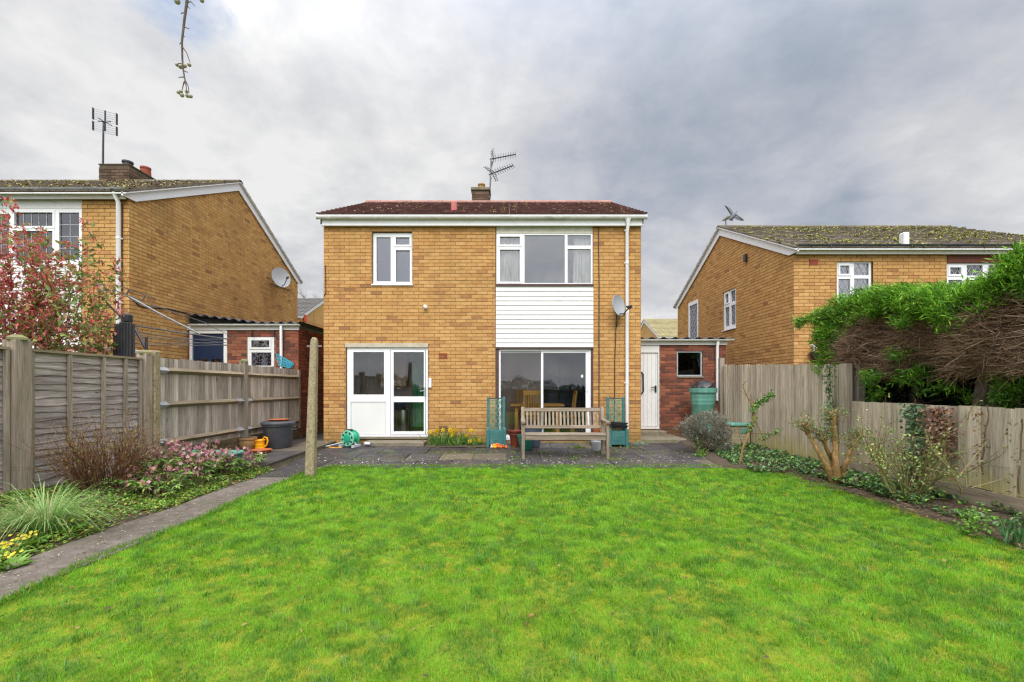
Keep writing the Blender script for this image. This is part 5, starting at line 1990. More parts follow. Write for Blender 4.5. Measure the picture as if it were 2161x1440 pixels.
# ================================================================== patio furniture and pots
BY = 8.12
bench = thing('garden_bench', 'weathered wooden slatted garden bench on the patio', 'bench', (1.03, BY, patio_z(BY)), R(-0.8))
W2 = 0.755
for s_ in (-1, 1):
    part('front_leg', MB().cbox(s_ * W2 - 0.027, 0.0, 0, s_ * W2 + 0.027, 0.055, 0.625, 0.006), 'wood_bench_v', bench, local=True)
    mbp = MB().beam((s_ * W2, 0.50, 0), (s_ * W2, 0.46, 0.42), 0.06, 0.065, (0, 1, 0)).beam((s_ * W2, 0.46, 0.40), (s_ * W2, 0.60, 0.90), 0.06, 0.06, (0, 1, 0))
    part('back_leg', mbp, 'wood_bench_v', bench, local=True)
    arm = MB()
    pr = [(-0.035, 0.625), (0.10, 0.645), (0.28, 0.64), (0.42, 0.655), (0.53, 0.66)]
    for (a, b_) in zip(pr, pr[1:]):
        arm.beam((s_ * W2, a[0], a[1] + 0.015), (s_ * W2, b_[0] + 0.004, b_[1] + 0.015), 0.075, 0.03)
    part('armrest', arm, 'wood_bench', bench, local=True)
    part('side_rail', MB().box(s_ * W2 - 0.018, 0.063, 0.34, s_ * W2 + 0.018, 0.47, 0.405), 'wood_bench', bench, local=True)
part('front_rail', MB().cbox(-W2 + 0.033, 0.012, 0.335, W2 - 0.033, 0.046, 0.425, 0.005), 'wood_bench', bench, local=True)
for i in range(5):
    y0_ = -0.005 + i * 0.092
    part('seat_slat', MB().cbox(-W2 + (0.034 if i == 0 else -0.01), y0_, 0.427 + (-0.006 * abs(i - 1.5)), W2 - (0.034 if i == 0 else -0.01), y0_ + 0.07, 0.447 - 0.006 * abs(i - 1.5), 0.005), 'wood_bench', bench, local=True)


def bk(z):
    return 0.46 + (z - 0.40) * 0.28


part('top_rail', MB().beam((-W2 - 0.02, bk(0.85), 0.85), (W2 + 0.02, bk(0.85), 0.85), 0.03, 0.07, (0, 0.27, 0.96)), 'wood_bench', bench, local=True)
part('lower_rail', MB().beam((-W2 + 0.03, bk(0.53), 0.53), (W2 - 0.03, bk(0.53), 0.53), 0.028, 0.06, (0, 0.27, 0.96)), 'wood_bench', bench, local=True)
for i in range(20):
    x = -W2 + 0.085 + (2 * W2 - 0.17) * i / 19
    part('back_slat', MB().beam((x, bk(0.56), 0.56), (x, bk(0.815), 0.815), 0.036, 0.013, (0, 1, 0)), 'wood_bench_v', bench, local=True)


def planter(loc, label, tilt=0.0, rz=0.0):
    t = thing('trellis_planter', label, 'planter', loc, rz, 'trellis planters against the house')
    hw, hd, hh = 0.155, 0.14, 0.345
    for sx_ in (-1, 1):
        for sy_ in (-1, 1):
            part('corner_post', MB().cbox(sx_ * (hw + 0.02) - 0.032, sy_ * hd - 0.032, 0, sx_ * (hw + 0.02) + 0.032, sy_ * hd + 0.032, hh + 0.035, 0.012), 'teal', t, local=True)
    for k in range(4):
        z0_ = 0.05 + k * 0.073
        part('board', MB().cbox(-hw + 0.012, -hd - 0.012, z0_, hw - 0.012, -hd + 0.008, z0_ + 0.07, 0.004), 'teal', t, local=True)
        part('board', MB().cbox(-hw + 0.012, hd - 0.008, z0_, hw - 0.012, hd + 0.012, z0_ + 0.07, 0.004), 'teal', t, local=True)
    part('badge', MB().lathe([(0.03, 0), (0.03, 0.006)], 14).xform(Matrix.Translation((0, -hd - 0.012, 0.16)) @ Matrix.Rotation(R(90), 4, 'X')), 'teal', t, local=True)
    for s_ in (-1, 1):
        part('side_panel', MB().box(s_ * (hw + 0.02) - 0.008, -hd + 0.033, 0.05, s_ * (hw + 0.02) + 0.008, hd - 0.033, hh - 0.01), 'teal', t, local=True)
    part('compost', MB().box(-hw + 0.01, -hd + 0.01, 0.25, hw - 0.01, hd - 0.01, 0.29), 'soil', t, local=True)
    # trellis screen
    y = hd + 0.0
    for s_ in (-1, 1):
        part('screen_post', MB().cbox(s_ * 0.165 - 0.027, y - 0.02, hh - 0.02, s_ * 0.165 + 0.027, y + 0.02, 1.03, 0.01), 'teal', t, local=True)
    scr = part('screen_top', MB().box(-0.14, y - 0.008, 0.995, 0.14, y + 0.008, 1.008), 'plastic_black', t, local=True)
    mb = MB()
    x0, x1, z0_, z1_ = -0.138, 0.138, 0.36, 0.99
    nx, nz = 2, 4
    cw, chh = (x1 - x0) / nx, (z1_ - z0_) / nz
    yy_ = y
    for i in range(nx):
        for j in range(nz):
            cx_, cz_ = x0 + (i + 0.5) * cw, z0_ + (j + 0.5) * chh
            for (dx, dz, wd) in ((cw / 2, chh / 2, 0.014), (cw / 2, -chh / 2, 0.014), (cw / 2, 0, 0.007), (0, chh / 2, 0.007)):
                k = 0.0006 * rnd.random()
                mb.beam((cx_ - dx, yy_ + k, cz_ - dz), (cx_ + dx, yy_ + k, cz_ + dz), wd, 0.008, (0, 1, 0))
    for (xa, za, xb, zb2) in ((x0, z0_, x1, z0_), (x0, z1_, x1, z1_), (0, z0_, 0, z1_)):
        mb.beam((xa, yy_ + 0.001, za), (xb, yy_ + 0.001, zb2), 0.009, 0.009, (0, 1, 0))
    part('trellis', mb, 'butt_green', t, local=True)
    return t


pl1 = planter((FX(1047) * 0.955, 9.55, patio_z(9.55)), 'teal planter with trellis screen left of the patio doors', 0, R(2))
pl2 = planter((FX(1302) * 0.955, 9.55, patio_z(9.55)), 'teal planter with trellis screen and black tray in front of the downpipe', 0, R(-1))
tr = thing('seed_tray', 'black plastic seed trays resting on the right teal planter', 'tray', (FX(1304) * 0.955, 9.52, patio_z(9.55) + 0.385))
part('tray', MB().add(*(lambda m: (m.v, m.f))(MB().lathe([(0.20, 0.0), (0.235, 0.055), (0.25, 0.06)], 4, (0, 0, 0)).xform(Matrix.Rotation(R(45), 4, 'Z')))), 'plastic_black', tr, local=True)
part('tray', MB().add(*(lambda m: (m.v, m.f))(MB().lathe([(0.19, 0.062), (0.235, 0.115), (0.25, 0.12)], 4, (0.02, 0.01, 0)).xform(Matrix.Rotation(R(41), 4, 'Z') @ Matrix.Rotation(R(4), 4, 'Y')))), 'plastic_dgrey', tr, local=True)


def pot(name, label, px, py_base, d, r, h, mat, prof=None, soil=True, cat='pot', shapes=None):
    x = (px - CX) / F * d
    t = thing(name, label, cat, (x, d, patio_z(min(d, 10)) + 0.004))
    pr = shapes or [(r * 0.62, 0), (r * 0.80, h * 0.35), (r * 0.95, h * 0.8), (r * 0.97, h * 0.88), (r * 1.03, h * 0.89), (r * 1.03, h), (r * 0.92, h), (r * 0.88, h * 0.88)]
    part('pot_body', MB().lathe(pr, 24), mat, t, local=True, smooth=True)
    if soil:
        part('potting_soil', MB().lathe([(r * 0.86, h * 0.84), (r * 0.86, h * 0.9)], 16), 'soil', t, local=True)
    return t


pot('glazed_pot', 'dark green glazed pot beside the bench leg', 1110, 0, 9.05, 0.175, 0.30, 'pot_green')
pot('glazed_pot', 'red-brown stacked pots behind the green pot', 1088, 0, 9.42, 0.15, 0.34, 'pot_red',
    shapes=[(0.09, 0), (0.12, 0.2), (0.135, 0.25), (0.15, 0.255), (0.15, 0.285), (0.135, 0.29), (0.145, 0.31), (0.16, 0.315), (0.16, 0.345), (0.14, 0.345), (0.13, 0.3)])
pot('glazed_pot', 'grey-blue glazed tub behind the bench', 1126, 0, 9.45, 0.20, 0.44, 'pot_blue')
pot('bucket', 'clear grey bucket under the right end of the bench', 1259, 0, 8.95, 0.11, 0.19, 'plastic_grey', soil=False, cat='bucket')
sp_ = pot('terracotta_pot', 'terracotta pot with seedling behind the bench armrest', 1258, 0, 9.65, 0.09, 0.16, 'terracotta')
sp_.location.z += 0.27
st_ = thing('upturned_box', 'black box under the terracotta pot behind the bench', 'box', ((1259 - CX) / F * 9.66, 9.66, patio_z(9.6)))
part('box_body', MB().cbox(-0.13, -0.1, 0, 0.13, 0.1, 0.27, 0.01), 'plastic_black', st_, local=True)

# ornaments heaped by the left planter
orn = thing('garden_ornament', 'little heap of orange, yellow and grey toy figures by the left planter', 'ornament', (FX(1050) * 0.945, 9.28, patio_z(9.28)))
for k in range(16):
    x, y = rnd.uniform(-0.17, 0.19), rnd.uniform(-0.03, 0.05)
    r_ = rnd.uniform(0.028, 0.046)
    part('figure', MB().lathe([(r_ * 0.5, 0), (r_, r_ * 0.6), (r_ * 0.9, r_ * 1.2), (r_ * 0.45, r_ * 1.5), (r_ * 0.6, r_ * 1.9), (r_ * 0.3, r_ * 2.3)], 9, (x, y, 0)),
         rnd.choice(['orange_toy', 'orange_toy', 'yellow_can', 'pot_blue', 'terracotta', 'plastic_grey']), orn, local=True, smooth=True)

# hose reel by the kitchen door
hr = thing('hose_reel', 'round green hose reel on grey feet by the kitchen door', 'hose reel', (FX(743) * 0.955, 9.45, patio_z(9.45)), R(-22))
dz = 0.185
for (y, mat, rr) in ((-0.075, 'green_reel_light', 0.165), (0.085, 'green_reel', 0.17)):
    mb = MB().lathe([(rr, 0), (rr, 0.018), (rr * 0.96, 0.026), (0.085, 0.022)], 36).xform(Matrix.Translation((0, y, dz)) @ Matrix.Rotation(R(90), 4, 'X'))
    rim = part('drum_side', mb, mat, hr, local=True, smooth=True)
    if y < 0:
        for k in range(8):
            a = 2 * math.pi * k / 8 + 0.2
            part('slot', MB().lathe([(0.022, 0), (0.022, 0.003)], 10).xform(Matrix.Translation((0.122 * math.cos(a), y - 0.026, dz + 0.122 * math.sin(a))) @ Matrix.Rotation(R(90), 4, 'X')), 'plastic_black', rim, local=True)
        part('hub', MB().lathe([(0.082, 0), (0.08, 0.014), (0.06, 0.02)], 24).xform(Matrix.Translation((0, y - 0.024, dz)) @ Matrix.Rotation(R(90), 4, 'X')), 'green_reel', rim, local=True, smooth=True)
part('drum', MB().lathe([(0.08, -0.08), (0.08, 0.08)], 20).xform(Matrix.Translation((0, 0.0, dz)) @ Matrix.Rotation(R(90), 4, 'X')), 'green_reel', hr, local=True)
for i in range(5):
    y = -0.065 + 0.032 * i
    part('hose_coil', MB().tube([(0.125 * math.cos(t / 24 * 2 * math.pi), y + 0.004 * math.sin(t), dz + 0.125 * math.sin(t / 24 * 2 * math.pi)) for t in range(25)], 0.015, 6), 'green_reel', hr, local=True)
for s_ in (-1, 1):
    part('foot', MB().beam((s_ * 0.17, -0.13, 0.03), (s_ * 0.13, 0.13, 0.03), 0.06, 0.05).beam((s_ * 0.15, 0, 0.03), (s_ * 0.04, 0.0, dz), 0.035, 0.03), 'plastic_grey', hr, local=True)
part('handle', MB().beam((-0.05, -0.02, dz + 0.17), (0.05, -0.02, dz + 0.17), 0.07, 0.03), 'plastic_black', hr, local=True)
hose = thing('garden_hose', 'thin yellow and grey hose trailing left of the hose reel', 'hose', (FX(700) * 0.95, 9.4, patio_z(9.4)))
part('spray_lance', MB().tube([P(686, 943, 9.4), P(722, 934, 9.42)], [0.014, 0.01], 8), 'galv', hose)
part('hose_loop', MB().tube([P(722, 945, 9.35), P(710, 946, 9.35), P(695, 944, 9.4), P(684, 938, 9.55), P(690, 934, 9.7)], 0.011, 6), 'yellow_can', hose)
jr = thing('metal_cup', 'small grey metal cup beside the doorstep', 'cup', (FX(777) * 0.955, 9.5, patio_z(9.5)))
part('cup_body', MB().tube([(0.06, 0, 0.05), (-0.05, 0.01, 0.055)], [0.04, 0.045], 12), 'galv', jr, local=True, smooth=True)

# ------------------------------------------------------------------ left terrace
tzv = 0.14
tub = thing('plastic_tub', 'large dark grey plastic tub with grey lid on the left terrace', 'tub', (-4.52, 8.95, tzv))
part('tub_body', MB().lathe([(0.235, 0), (0.245, 0.02), (0.275, 0.42), (0.30, 0.43), (0.30, 0.46)], 24), 'plastic_dgrey', tub, local=True, smooth=True)
part('tub_lid', MB().lathe([(0.315, 0.462), (0.315, 0.49), (0.27, 0.52), (0.20, 0.525)], 24), 'plastic_dgrey', tub, local=True, smooth=True)
for s_ in (-1, 1):
    part('handle', MB().tube([(s_ * 0.26, -0.06, 0.36), (s_ * 0.33, -0.06, 0.36), (s_ * 0.33, 0.06, 0.36), (s_ * 0.26, 0.06, 0.36)], 0.016, 6), 'plastic_dgrey', tub, local=True)
sc_ = thing('terracotta_saucer', 'wide terracotta saucer lying on the tub lid', 'saucer', (-4.50, 8.93, tzv + 0.528))
part('dish', MB().lathe([(0.16, 0), (0.19, 0.025), (0.195, 0.03), (0.17, 0.03)], 24), 'terracotta', sc_, local=True, smooth=True)
pt = thing('clay_pot', 'rounded mossy clay pot of soil by the fence post', 'pot', (-4.87, 8.50, tzv))
part('pot_body', MB().lathe([(0.09, 0), (0.13, 0.06), (0.155, 0.15), (0.15, 0.20), (0.165, 0.21), (0.168, 0.245), (0.145, 0.245), (0.13, 0.2)], 24), 'pot_stone', pt, local=True, smooth=True)
part('potting_soil', MB().lathe([(0.145, 0.2), (0.14, 0.235), (0.05, 0.25)], 14), 'soil', pt, local=True)
wc = thing('watering_can', 'yellow plastic watering can between the clay pot and the tub', 'watering can', (-4.66, 8.55, tzv))
part('can_body', MB().lathe([(0.085, 0), (0.09, 0.01), (0.088, 0.06), (0.082, 0.065), (0.085, 0.11), (0.08, 0.115), (0.08, 0.16), (0.095, 0.19), (0.09, 0.20), (0.07, 0.18)], 20), 'yellow_can', wc, local=True, smooth=True)
part('handle', MB().tube([(0.05, 0.0, 0.2), (0.08, 0, 0.245), (0.13, 0, 0.235), (0.145, 0, 0.17), (0.12, 0, 0.09), (0.08, 0, 0.06)], 0.016, 8), 'yellow_can', wc, local=True, smooth=True)
part('spout', MB().tube([(-0.06, 0.03, 0.05), (-0.10, 0.06, 0.14), (-0.12, 0.07, 0.2)], [0.024, 0.018, 0.02], 8), 'yellow_can', wc, local=True, smooth=True)
s2 = thing('terracotta_saucer', 'terracotta saucer on the terrace in front of the watering can', 'saucer', (-4.50, 8.28, tzv - 0.004))
part('dish', MB().lathe([(0.15, 0), (0.185, 0.05), (0.19, 0.055), (0.17, 0.055), (0.14, 0.02)], 24), 'terracotta', s2, local=True, smooth=True)
gb_ = thing('storage_box', 'teal plastic box half hidden behind pink hellebores', 'box', (-4.42, 6.75, 0.13))
part('box_body', MB().cbox(-0.40, -0.15, 0, 0.40, 0.15, 0.20, 0.02), 'teal', gb_, local=True)
part('box_lid', MB().cbox(-0.42, -0.17, 0.201, 0.42, 0.17, 0.245, 0.025), 'butt_green', gb_, local=True)

# ------------------------------------------------------------------ right side: water butt, compost bin
wb = thing('water_butt', 'ribbed faded green water butt in front of the lean-to downpipe', 'water butt', (4.52, 10.55, 0.12))
zb = P(0, 868, 10.55).z - 0.12
ztp = P(0, 819, 10.55).z - 0.12
h = ztp
part('barrel', MB().lathe([(0.21, 0.0), (0.235, 0.35), (0.25, h - 0.40), (0.262, h - 0.38), (0.262, h - 0.36), (0.258, h - 0.34), (0.27, h - 0.30), (0.27, h - 0.27), (0.264, h - 0.25), (0.276, h - 0.20), (0.276, h - 0.17),
                              (0.272, h - 0.15), (0.285, h - 0.11), (0.31, h - 0.105), (0.31, h), (0.29, h)], 30), 'butt_green', wb, local=True, smooth=True)
lid = thing('black_lid', 'crumpled black cover heaped on the water butt', 'cover', (4.54, 10.55, 0.12 + h))
mb = MB().lathe([(0.27, 0.002), (0.25, 0.05), (0.2, 0.105), (0.12, 0.15), (0.04, 0.165)], 18, sx=0.95)
mb.v = [(x + rnd.uniform(-0.02, 0.02), y + rnd.uniform(-0.02, 0.02), max(0.001, z + rnd.uniform(-0.02, 0.02))) for x, y, z in mb.v]
part('sheet', mb, 'plastic_black', lid, local=True)
cb = thing('compost_bin', 'woven compost box with green lid beside the water butt', 'bin', (4.72, 9.45, 0.10))
for k in range(6):
    for j in range(9):
        x = -0.17 + 0.04 * j
        part('woven_strip', MB().box(x, -0.22 + (0.006 if (j + k) % 2 else 0), 0.02 + k * 0.07, x + 0.037, -0.205 + (0.006 if (j + k) % 2 else 0), 0.02 + k * 0.07 + 0.066), 'wicker', cb, local=True)
part('bin_core', MB().box(-0.17, -0.203, 0, 0.19, 0.2, 0.44), 'wicker', cb, local=True)
part('bin_lid', MB().cbox(-0.20, -0.25, 0.441, 0.22, 0.22, 0.49, 0.02), 'butt_green', cb, local=True)
part('hatch', MB().cbox(0.0, -0.235, 0.30, 0.12, -0.222, 0.39, 0.004), 'butt_green', cb, local=True)

# basket on the lean-to window ledge
bs_ = thing('laundry_basket', 'turquoise plastic basket hanging beside the lean-to window', 'basket', (sx(592), SY - 0.15, sz(775)))
c0, c1, c2, c3 = P(583, 747, SY - 0.12), P(617, 767, SY - 0.12), P(612, 777, SY - 0.12), P(588, 771, SY - 0.12)
mb = MB()
n = 9
for k in range(n + 1):
    t = k / n
    mb.beam(c0.lerp(c1, t), c3.lerp(c2, t), 0.014, 0.014, (0, 1, 0))
for t in (0, 0.35, 0.7, 1):
    a = c0.lerp(c3, t) + Vector((0, 0.002, 0))
    b_ = c1.lerp(c2, t) + Vector((0, 0.002, 0))
    mb.beam(a, b_, 0.016, 0.02, (0, 1, 0))
part('basket_side', mb, 'basket', bs_)
part('basket_back', MB().prism([c0 + Vector((0, 0.1, 0)), c1 + Vector((0, 0.1, 0)), c2 + Vector((0, 0.1, 0)), c3 + Vector((0, 0.1, 0))], (0, 0.01, 0)), 'basket', bs_)
part('hook', MB().tube([c0 + Vector((0, 0.05, 0)), P(585, 741, SY - 0.03)], 0.006, 5), 'dark_metal', bs_)
for (px, py) in ((532, 706), (579, 706)):
    t = thing('wall_hook', 'small dark lamp bracket above the lean-to window, %s' % ('left one' if px < 550 else 'right one'), 'bracket', (sx(px), SY - 0.02, sz(706)))
    part('hook', MB().tube([P(px, 698, SY - 0.01), P(px - 1, 704, SY - 0.09), P(px, 711, SY - 0.07)], 0.014, 6), 'dark_metal', t)

# rotary clothes dryer in the neighbour's garden
hubp = P(268, 686, 7.3)
ro = thing('rotary_dryer', 'dark rotary clothes dryer with splayed arms behind the left fence', 'clothes dryer', (hubp.x, 7.3, 0.2))
part('pole', MB().tube([(hubp.x, 7.3, 0.2), (hubp.x, 7.3, P(0, 668, 7.3).z)], 0.035, 10), 'dark_metal', ro)
part('hub', MB().lathe([(0.06, 0), (0.075, 0.03), (0.075, 0.12), (0.05, 0.15)], 10, (hubp.x, 7.3, P(0, 682, 7.3).z)), 'plastic_black', ro)
tips = [P(200, 600, 6.5), P(330, 633, 8.2), P(484, 716, 9.0), P(60, 690, 6.6)]
hz = P(268, 684, 7.3)
part('arm', MB().tube([hz, P(226, 640, 6.9), P(214, 626, 6.8)], 0.014, 6), 'grey_metal', ro)
part('arm', MB().tube([P(264, 622, 7.6), P(340, 664, 8.0), P(421, 705, 8.5)], 0.016, 6), 'galv', ro)
part('arm', MB().tube([P(282, 687, 7.35), P(360, 699, 8.0), P(480, 716, 9.0)], 0.014, 6), 'grey_metal', ro)
part('arm', MB().tube([P(262, 690, 7.2), P(160, 690, 6.8), P(50, 688, 6.5)], 0.014, 6), 'grey_metal', ro)
part('brace', MB().tube([P(283, 690, 7.25), P(309, 738, 7.2)], 0.022, 6), 'dark_metal', ro)
part('stay', MB().tube([P(309, 712, 7.2), P(309, 745, 7.2)], 0.02, 6), 'dark_metal', ro)
part('hanger', MB().beam(P(202, 601, 6.7), P(222, 601, 6.7), 0.012, 0.012).beam(P(220, 600, 6.7), P(220, 614, 6.7), 0.02, 0.012).beam(P(205, 614, 6.7), P(245, 614, 6.9), 0.012, 0.012)
     .beam(P(245, 614, 6.9), P(266, 622, 7.2), 0.012, 0.012).beam(P(252, 603, 7.0), P(330, 632, 7.7), 0.012, 0.012).beam(P(272, 612, 7.2), P(267, 622, 7.2), 0.02, 0.012).beam(P(306, 624, 7.5), P(302, 634, 7.5), 0.02, 0.012), 'grey_metal', ro)
for (a, b_, da, db) in (((268, 623), (430, 680), 7.3, 8.4), ((430, 680), (500, 715), 8.4, 8.9), ((284, 700), (480, 724), 7.3, 8.8), ((284, 706), (480, 730), 7.3, 8.8), ((285, 714), (470, 716), 7.3, 8.7),
                         ((285, 724), (470, 723), 7.3, 8.7), ((285, 728), (480, 728), 7.3, 8.7), ((250, 702), (80, 700), 7.2, 6.6), ((268, 625), (290, 640), 7.3, 7.7), ((290, 640), (345, 650), 7.7, 8.2)):
    part('line', MB().tube([P(*a, da), (P(*a, da) + P(*b_, db)) / 2 - Vector((0, 0, 0.012)), P(*b_, db)], 0.006, 5), 'grey_metal', ro)
bn = thing('slatted_post', 'dark ribbed slatted post standing behind the left fence', 'post', (P(262, 0, 7.0).x, 7.0, 0.2))
for k in range(6):
    x = P(243 + 39 * k / 6, 0, 7.0).x
    part('rib', MB().cbox(x + 0.004, 6.95, 0.2, x + 0.044, 6.98, P(0, 681 if k > 1 else 700, 7.0).z, 0.006), 'dark_metal', bn)
part('core', MB().box(P(243, 0, 7.0).x, 6.985, 0.2, P(282, 0, 7.0).x, 7.03, P(0, 681, 7.0).z - 0.03), 'plastic_dgrey', bn)
tbl = thing('garden_table', 'pale garden table top glimpsed over the left fence', 'table', (P(205, 0, 7.6).x, 7.6, 0.2))
part('table_top', MB().cbox(P(150, 0, 7.6).x, 7.3, P(0, 741, 7.6).z, P(243, 0, 7.6).x, 8.2, P(0, 738, 7.6).z + 0.03, 0.01), 'cream_paint', tbl)
for xx in (160, 235):
    part('leg', MB().tube([(P(xx, 0, 7.6).x, 7.7, 0.1), (P(xx, 0, 7.6).x, 7.7, P(0, 741, 7.6).z)], 0.02, 8), 'cream_paint', tbl)


# ================================================================== vegetation
def A(v):
    return np.array(v, dtype=float)


def grow(base, d0, L, r0, depth, segs=4, split=(2, 3), spread=0.5, gravity=0.0, wob=0.18, shrink=0.68, rng=None, out=None, tips=None):
    """branching sticks: list of (p0,p1,r0,r1)"""
    rng = rng or rnd
    out = [] if out is None else out
    tips = [] if tips is None else tips
    p = Vector(base)
    d = Vector(d0).normalized()
    r = r0
    st = L / segs
    for i in range(segs):
        d = (d + Vector((rng.gauss(0, wob), rng.gauss(0, wob), rng.gauss(0, wob) * 0.6 + gravity))).normalized()
        q = p + d * st
        r2 = r * 0.86
        out.append((p.copy(), q.copy(), r, r2))
        p, r = q, r2
        if depth > 0 and i >= segs // 2 - 1:
            for _ in range(rng.randint(*split) - 1):
                a = d.orthogonal().normalized()
                a.rotate(Matrix.Rotation(rng.uniform(0, 6.28), 3, d))
                grow(p, d + a * spread * rng.uniform(0.6, 1.3), L * shrink * rng.uniform(0.7, 1.1), r * 0.7, depth - 1, segs, split, spread, gravity, wob, shrink, rng, out, tips)
    tips.append((p.copy(), d.copy()))
    return out, tips


def sticks_part(name, out, cols, parent, kind=None):
    p0 = A([tuple(s[0]) for s in out])
    p1 = A([tuple(s[1]) for s in out])
    v = stick_verts(p0, p1, A([s[2] for s in out]), A([s[3] for s in out]))
    return np_part(name, v, STICK_F, pick(cols, len(out)), 'twig', parent, True, kind)


def leaves_on(name, pts, n_each, L, W, cols, weights, parent, spread=0.03, upb=0.4, mat='leaf', dirs=None, fold=0.25, kind='stuff'):
    pts = A([tuple(p) for p in pts])
    c = np.repeat(pts, n_each, axis=0) + nrng.normal(0, spread, (len(pts) * n_each, 3))
    n = len(c)
    d = nrng.normal(0, 1, (n, 3))
    d[:, 2] += upb
    if dirs is not None:
        d = d * 0.6 + np.repeat(A(dirs), n_each, axis=0) * 1.2
    up = nrng.normal(0, 0.5, (n, 3)) + A([[0, 0, 1]])
    v = leaf_verts(c, d, up, nrng.uniform(L * 0.7, L * 1.2, n), nrng.uniform(W * 0.7, W * 1.2, n), fold)
    return np_part(name, v, LEAF_F, pick(cols, n, weights), mat, parent, True, kind)


def points_along(out, step):
    pts = []
    for (a, b_, r, r2) in out:
        k = max(1, int((b_ - a).length / step))
        for i in range(k):
            pts.append(a.lerp(b_, (i + rnd.random()) / k))
    return pts


# ------------------------------------------------------------------ photinia behind the left fence
ph = thing('photinia_shrub', 'tall photinia shrub with red and green leaves over the left fence', 'shrub', (-6.6, 6.6, 0.1))
out, tips = [], []
for k in range(40):
    x = rnd.uniform(-7.9, -5.85)
    y = rnd.uniform(6.1, 7.1)
    topz = 3.35 - max(0, (x + 7.0)) * 0.62 + rnd.uniform(-0.4, 0.05)
    p = Vector((x, y, 0.4))
    d = Vector((rnd.gauss(0, 0.10) + 0.05, rnd.gauss(0, 0.1), 1))
    grow(p, d, topz - 0.75, 0.013, 1, 7, (1, 3), 0.42, 0.05, 0.06, 0.42, rnd, out, tips)
sticks_part('stem', out, [(0.28, 0.09, 0.075), (0.20, 0.10, 0.07), (0.33, 0.13, 0.10)], ph)
upper = [p for p in points_along([o_ for o_ in out if o_[0].z > 1.3], 0.16)]
leaves_on('red_foliage', [p for p in upper if p.x + rnd.gauss(0, 0.3) < -6.75], 4, 0.09, 0.04, [(0.52, 0.11, 0.10), (0.62, 0.25, 0.20), (0.30, 0.34, 0.10), (0.42, 0.07, 0.08)], [0.35, 0.3, 0.2, 0.15], ph, 0.028, 0.5)
leaves_on('foliage', [p for p in upper if p.x + rnd.gauss(0, 0.3) >= -6.85], 4, 0.095, 0.044, [(0.52, 0.11, 0.10), (0.62, 0.25, 0.20), (0.18, 0.27, 0.06), (0.32, 0.38, 0.11), (0.12, 0.19, 0.05), (0.55, 0.36, 0.16)],
          [0.10, 0.10, 0.32, 0.28, 0.12, 0.08], ph, 0.028, 0.5)
leaves_on('young_leaf', [t[0] for t in tips], 9, 0.075, 0.028, [(0.58, 0.10, 0.09), (0.55, 0.22, 0.16), (0.40, 0.28, 0.10)], [0.5, 0.3, 0.2], ph, 0.03, 0.9)

# ------------------------------------------------------------------ brown twiggy shrub
ts = thing('twiggy_shrub', 'bare brown twiggy shrub against the lap panel fence', 'shrub', (-4.52, 5.1, gz(-4.52, 5.1)))
out, tips = [], []
for k in range(140):
    a = rnd.uniform(0, 6.28)
    q = abs(rnd.gauss(0, 0.5))
    p = Vector((-4.52 + 0.13 * math.cos(a), 5.1 + 0.22 * math.sin(a), gz(-4.5, 5.1)))
    grow(p, (math.cos(a) * q * 0.8, math.sin(a) * q * 0.9, 1), rnd.uniform(0.32, 0.66), 0.0062, 1, 5, (1, 3), 0.5, 0.02, 0.13, 0.5, rnd, out, tips)
sticks_part('stem', out, [(0.13, 0.06, 0.035), (0.20, 0.09, 0.045), (0.08, 0.04, 0.025), (0.24, 0.13, 0.065)], ts)
leaves_on('bud_leaf', [t[0] for t in tips], 2, 0.025, 0.012, [(0.30, 0.24, 0.05), (0.20, 0.22, 0.05), (0.32, 0.16, 0.06)], None, ts, 0.012, 0.8)


# ------------------------------------------------------------------ ornamental grass
og = thing('ornamental_grass', 'arching clump of pale green ornamental grass at the left edge', 'grass clump', (-3.98, 3.92, gz(-3.98, 3.92)))
V, CC = [], []
for k in range(620):
    a = rnd.uniform(0, 6.28)
    ln = rnd.uniform(0.3, 0.74)
    out_ = rnd.uniform(0.5, 1.15)
    rr = rnd.uniform(0, 0.13)
    b0 = np.array([-3.98 + rr * math.cos(a), 3.92 + rr * math.sin(a), gz(-3.98, 3.92) - 0.01])
    hd = np.array([math.cos(a + rnd.gauss(0, 0.3)), math.sin(a + rnd.gauss(0, 0.3)), 0])
    sd = np.array([-hd[1], hd[0], 0])
    wd = rnd.uniform(0.0022, 0.0045)
    pts = []
    for t in (0, 0.25, 0.5, 0.75, 1.0):
        pts.append(b0 + hd * ln * out_ * (t ** 1.5) * 0.85 + np.array([0, 0, ln * (t * 1.15 - out_ * 0.95 * t ** 2.2)]))
    v = []
    for i, p in enumerate(pts):
        wv = wd * (1 - 0.85 * (i / 4) ** 2)
        v += [p - sd * wv, p + sd * wv]
    V.append(v)
    CC.append(rnd.choice([(0.26, 0.46, 0.12), (0.36, 0.54, 0.19), (0.42, 0.58, 0.24), (0.18, 0.36, 0.08), (0.50, 0.48, 0.24)]))
np_part('blade', A(V), [(0, 1, 3, 2), (2, 3, 5, 4), (4, 5, 7, 6), (6, 7, 9, 8)], A(CC) * nrng.uniform(0.8, 1.2, (len(CC), 1)), 'grass', og, True, 'stuff')


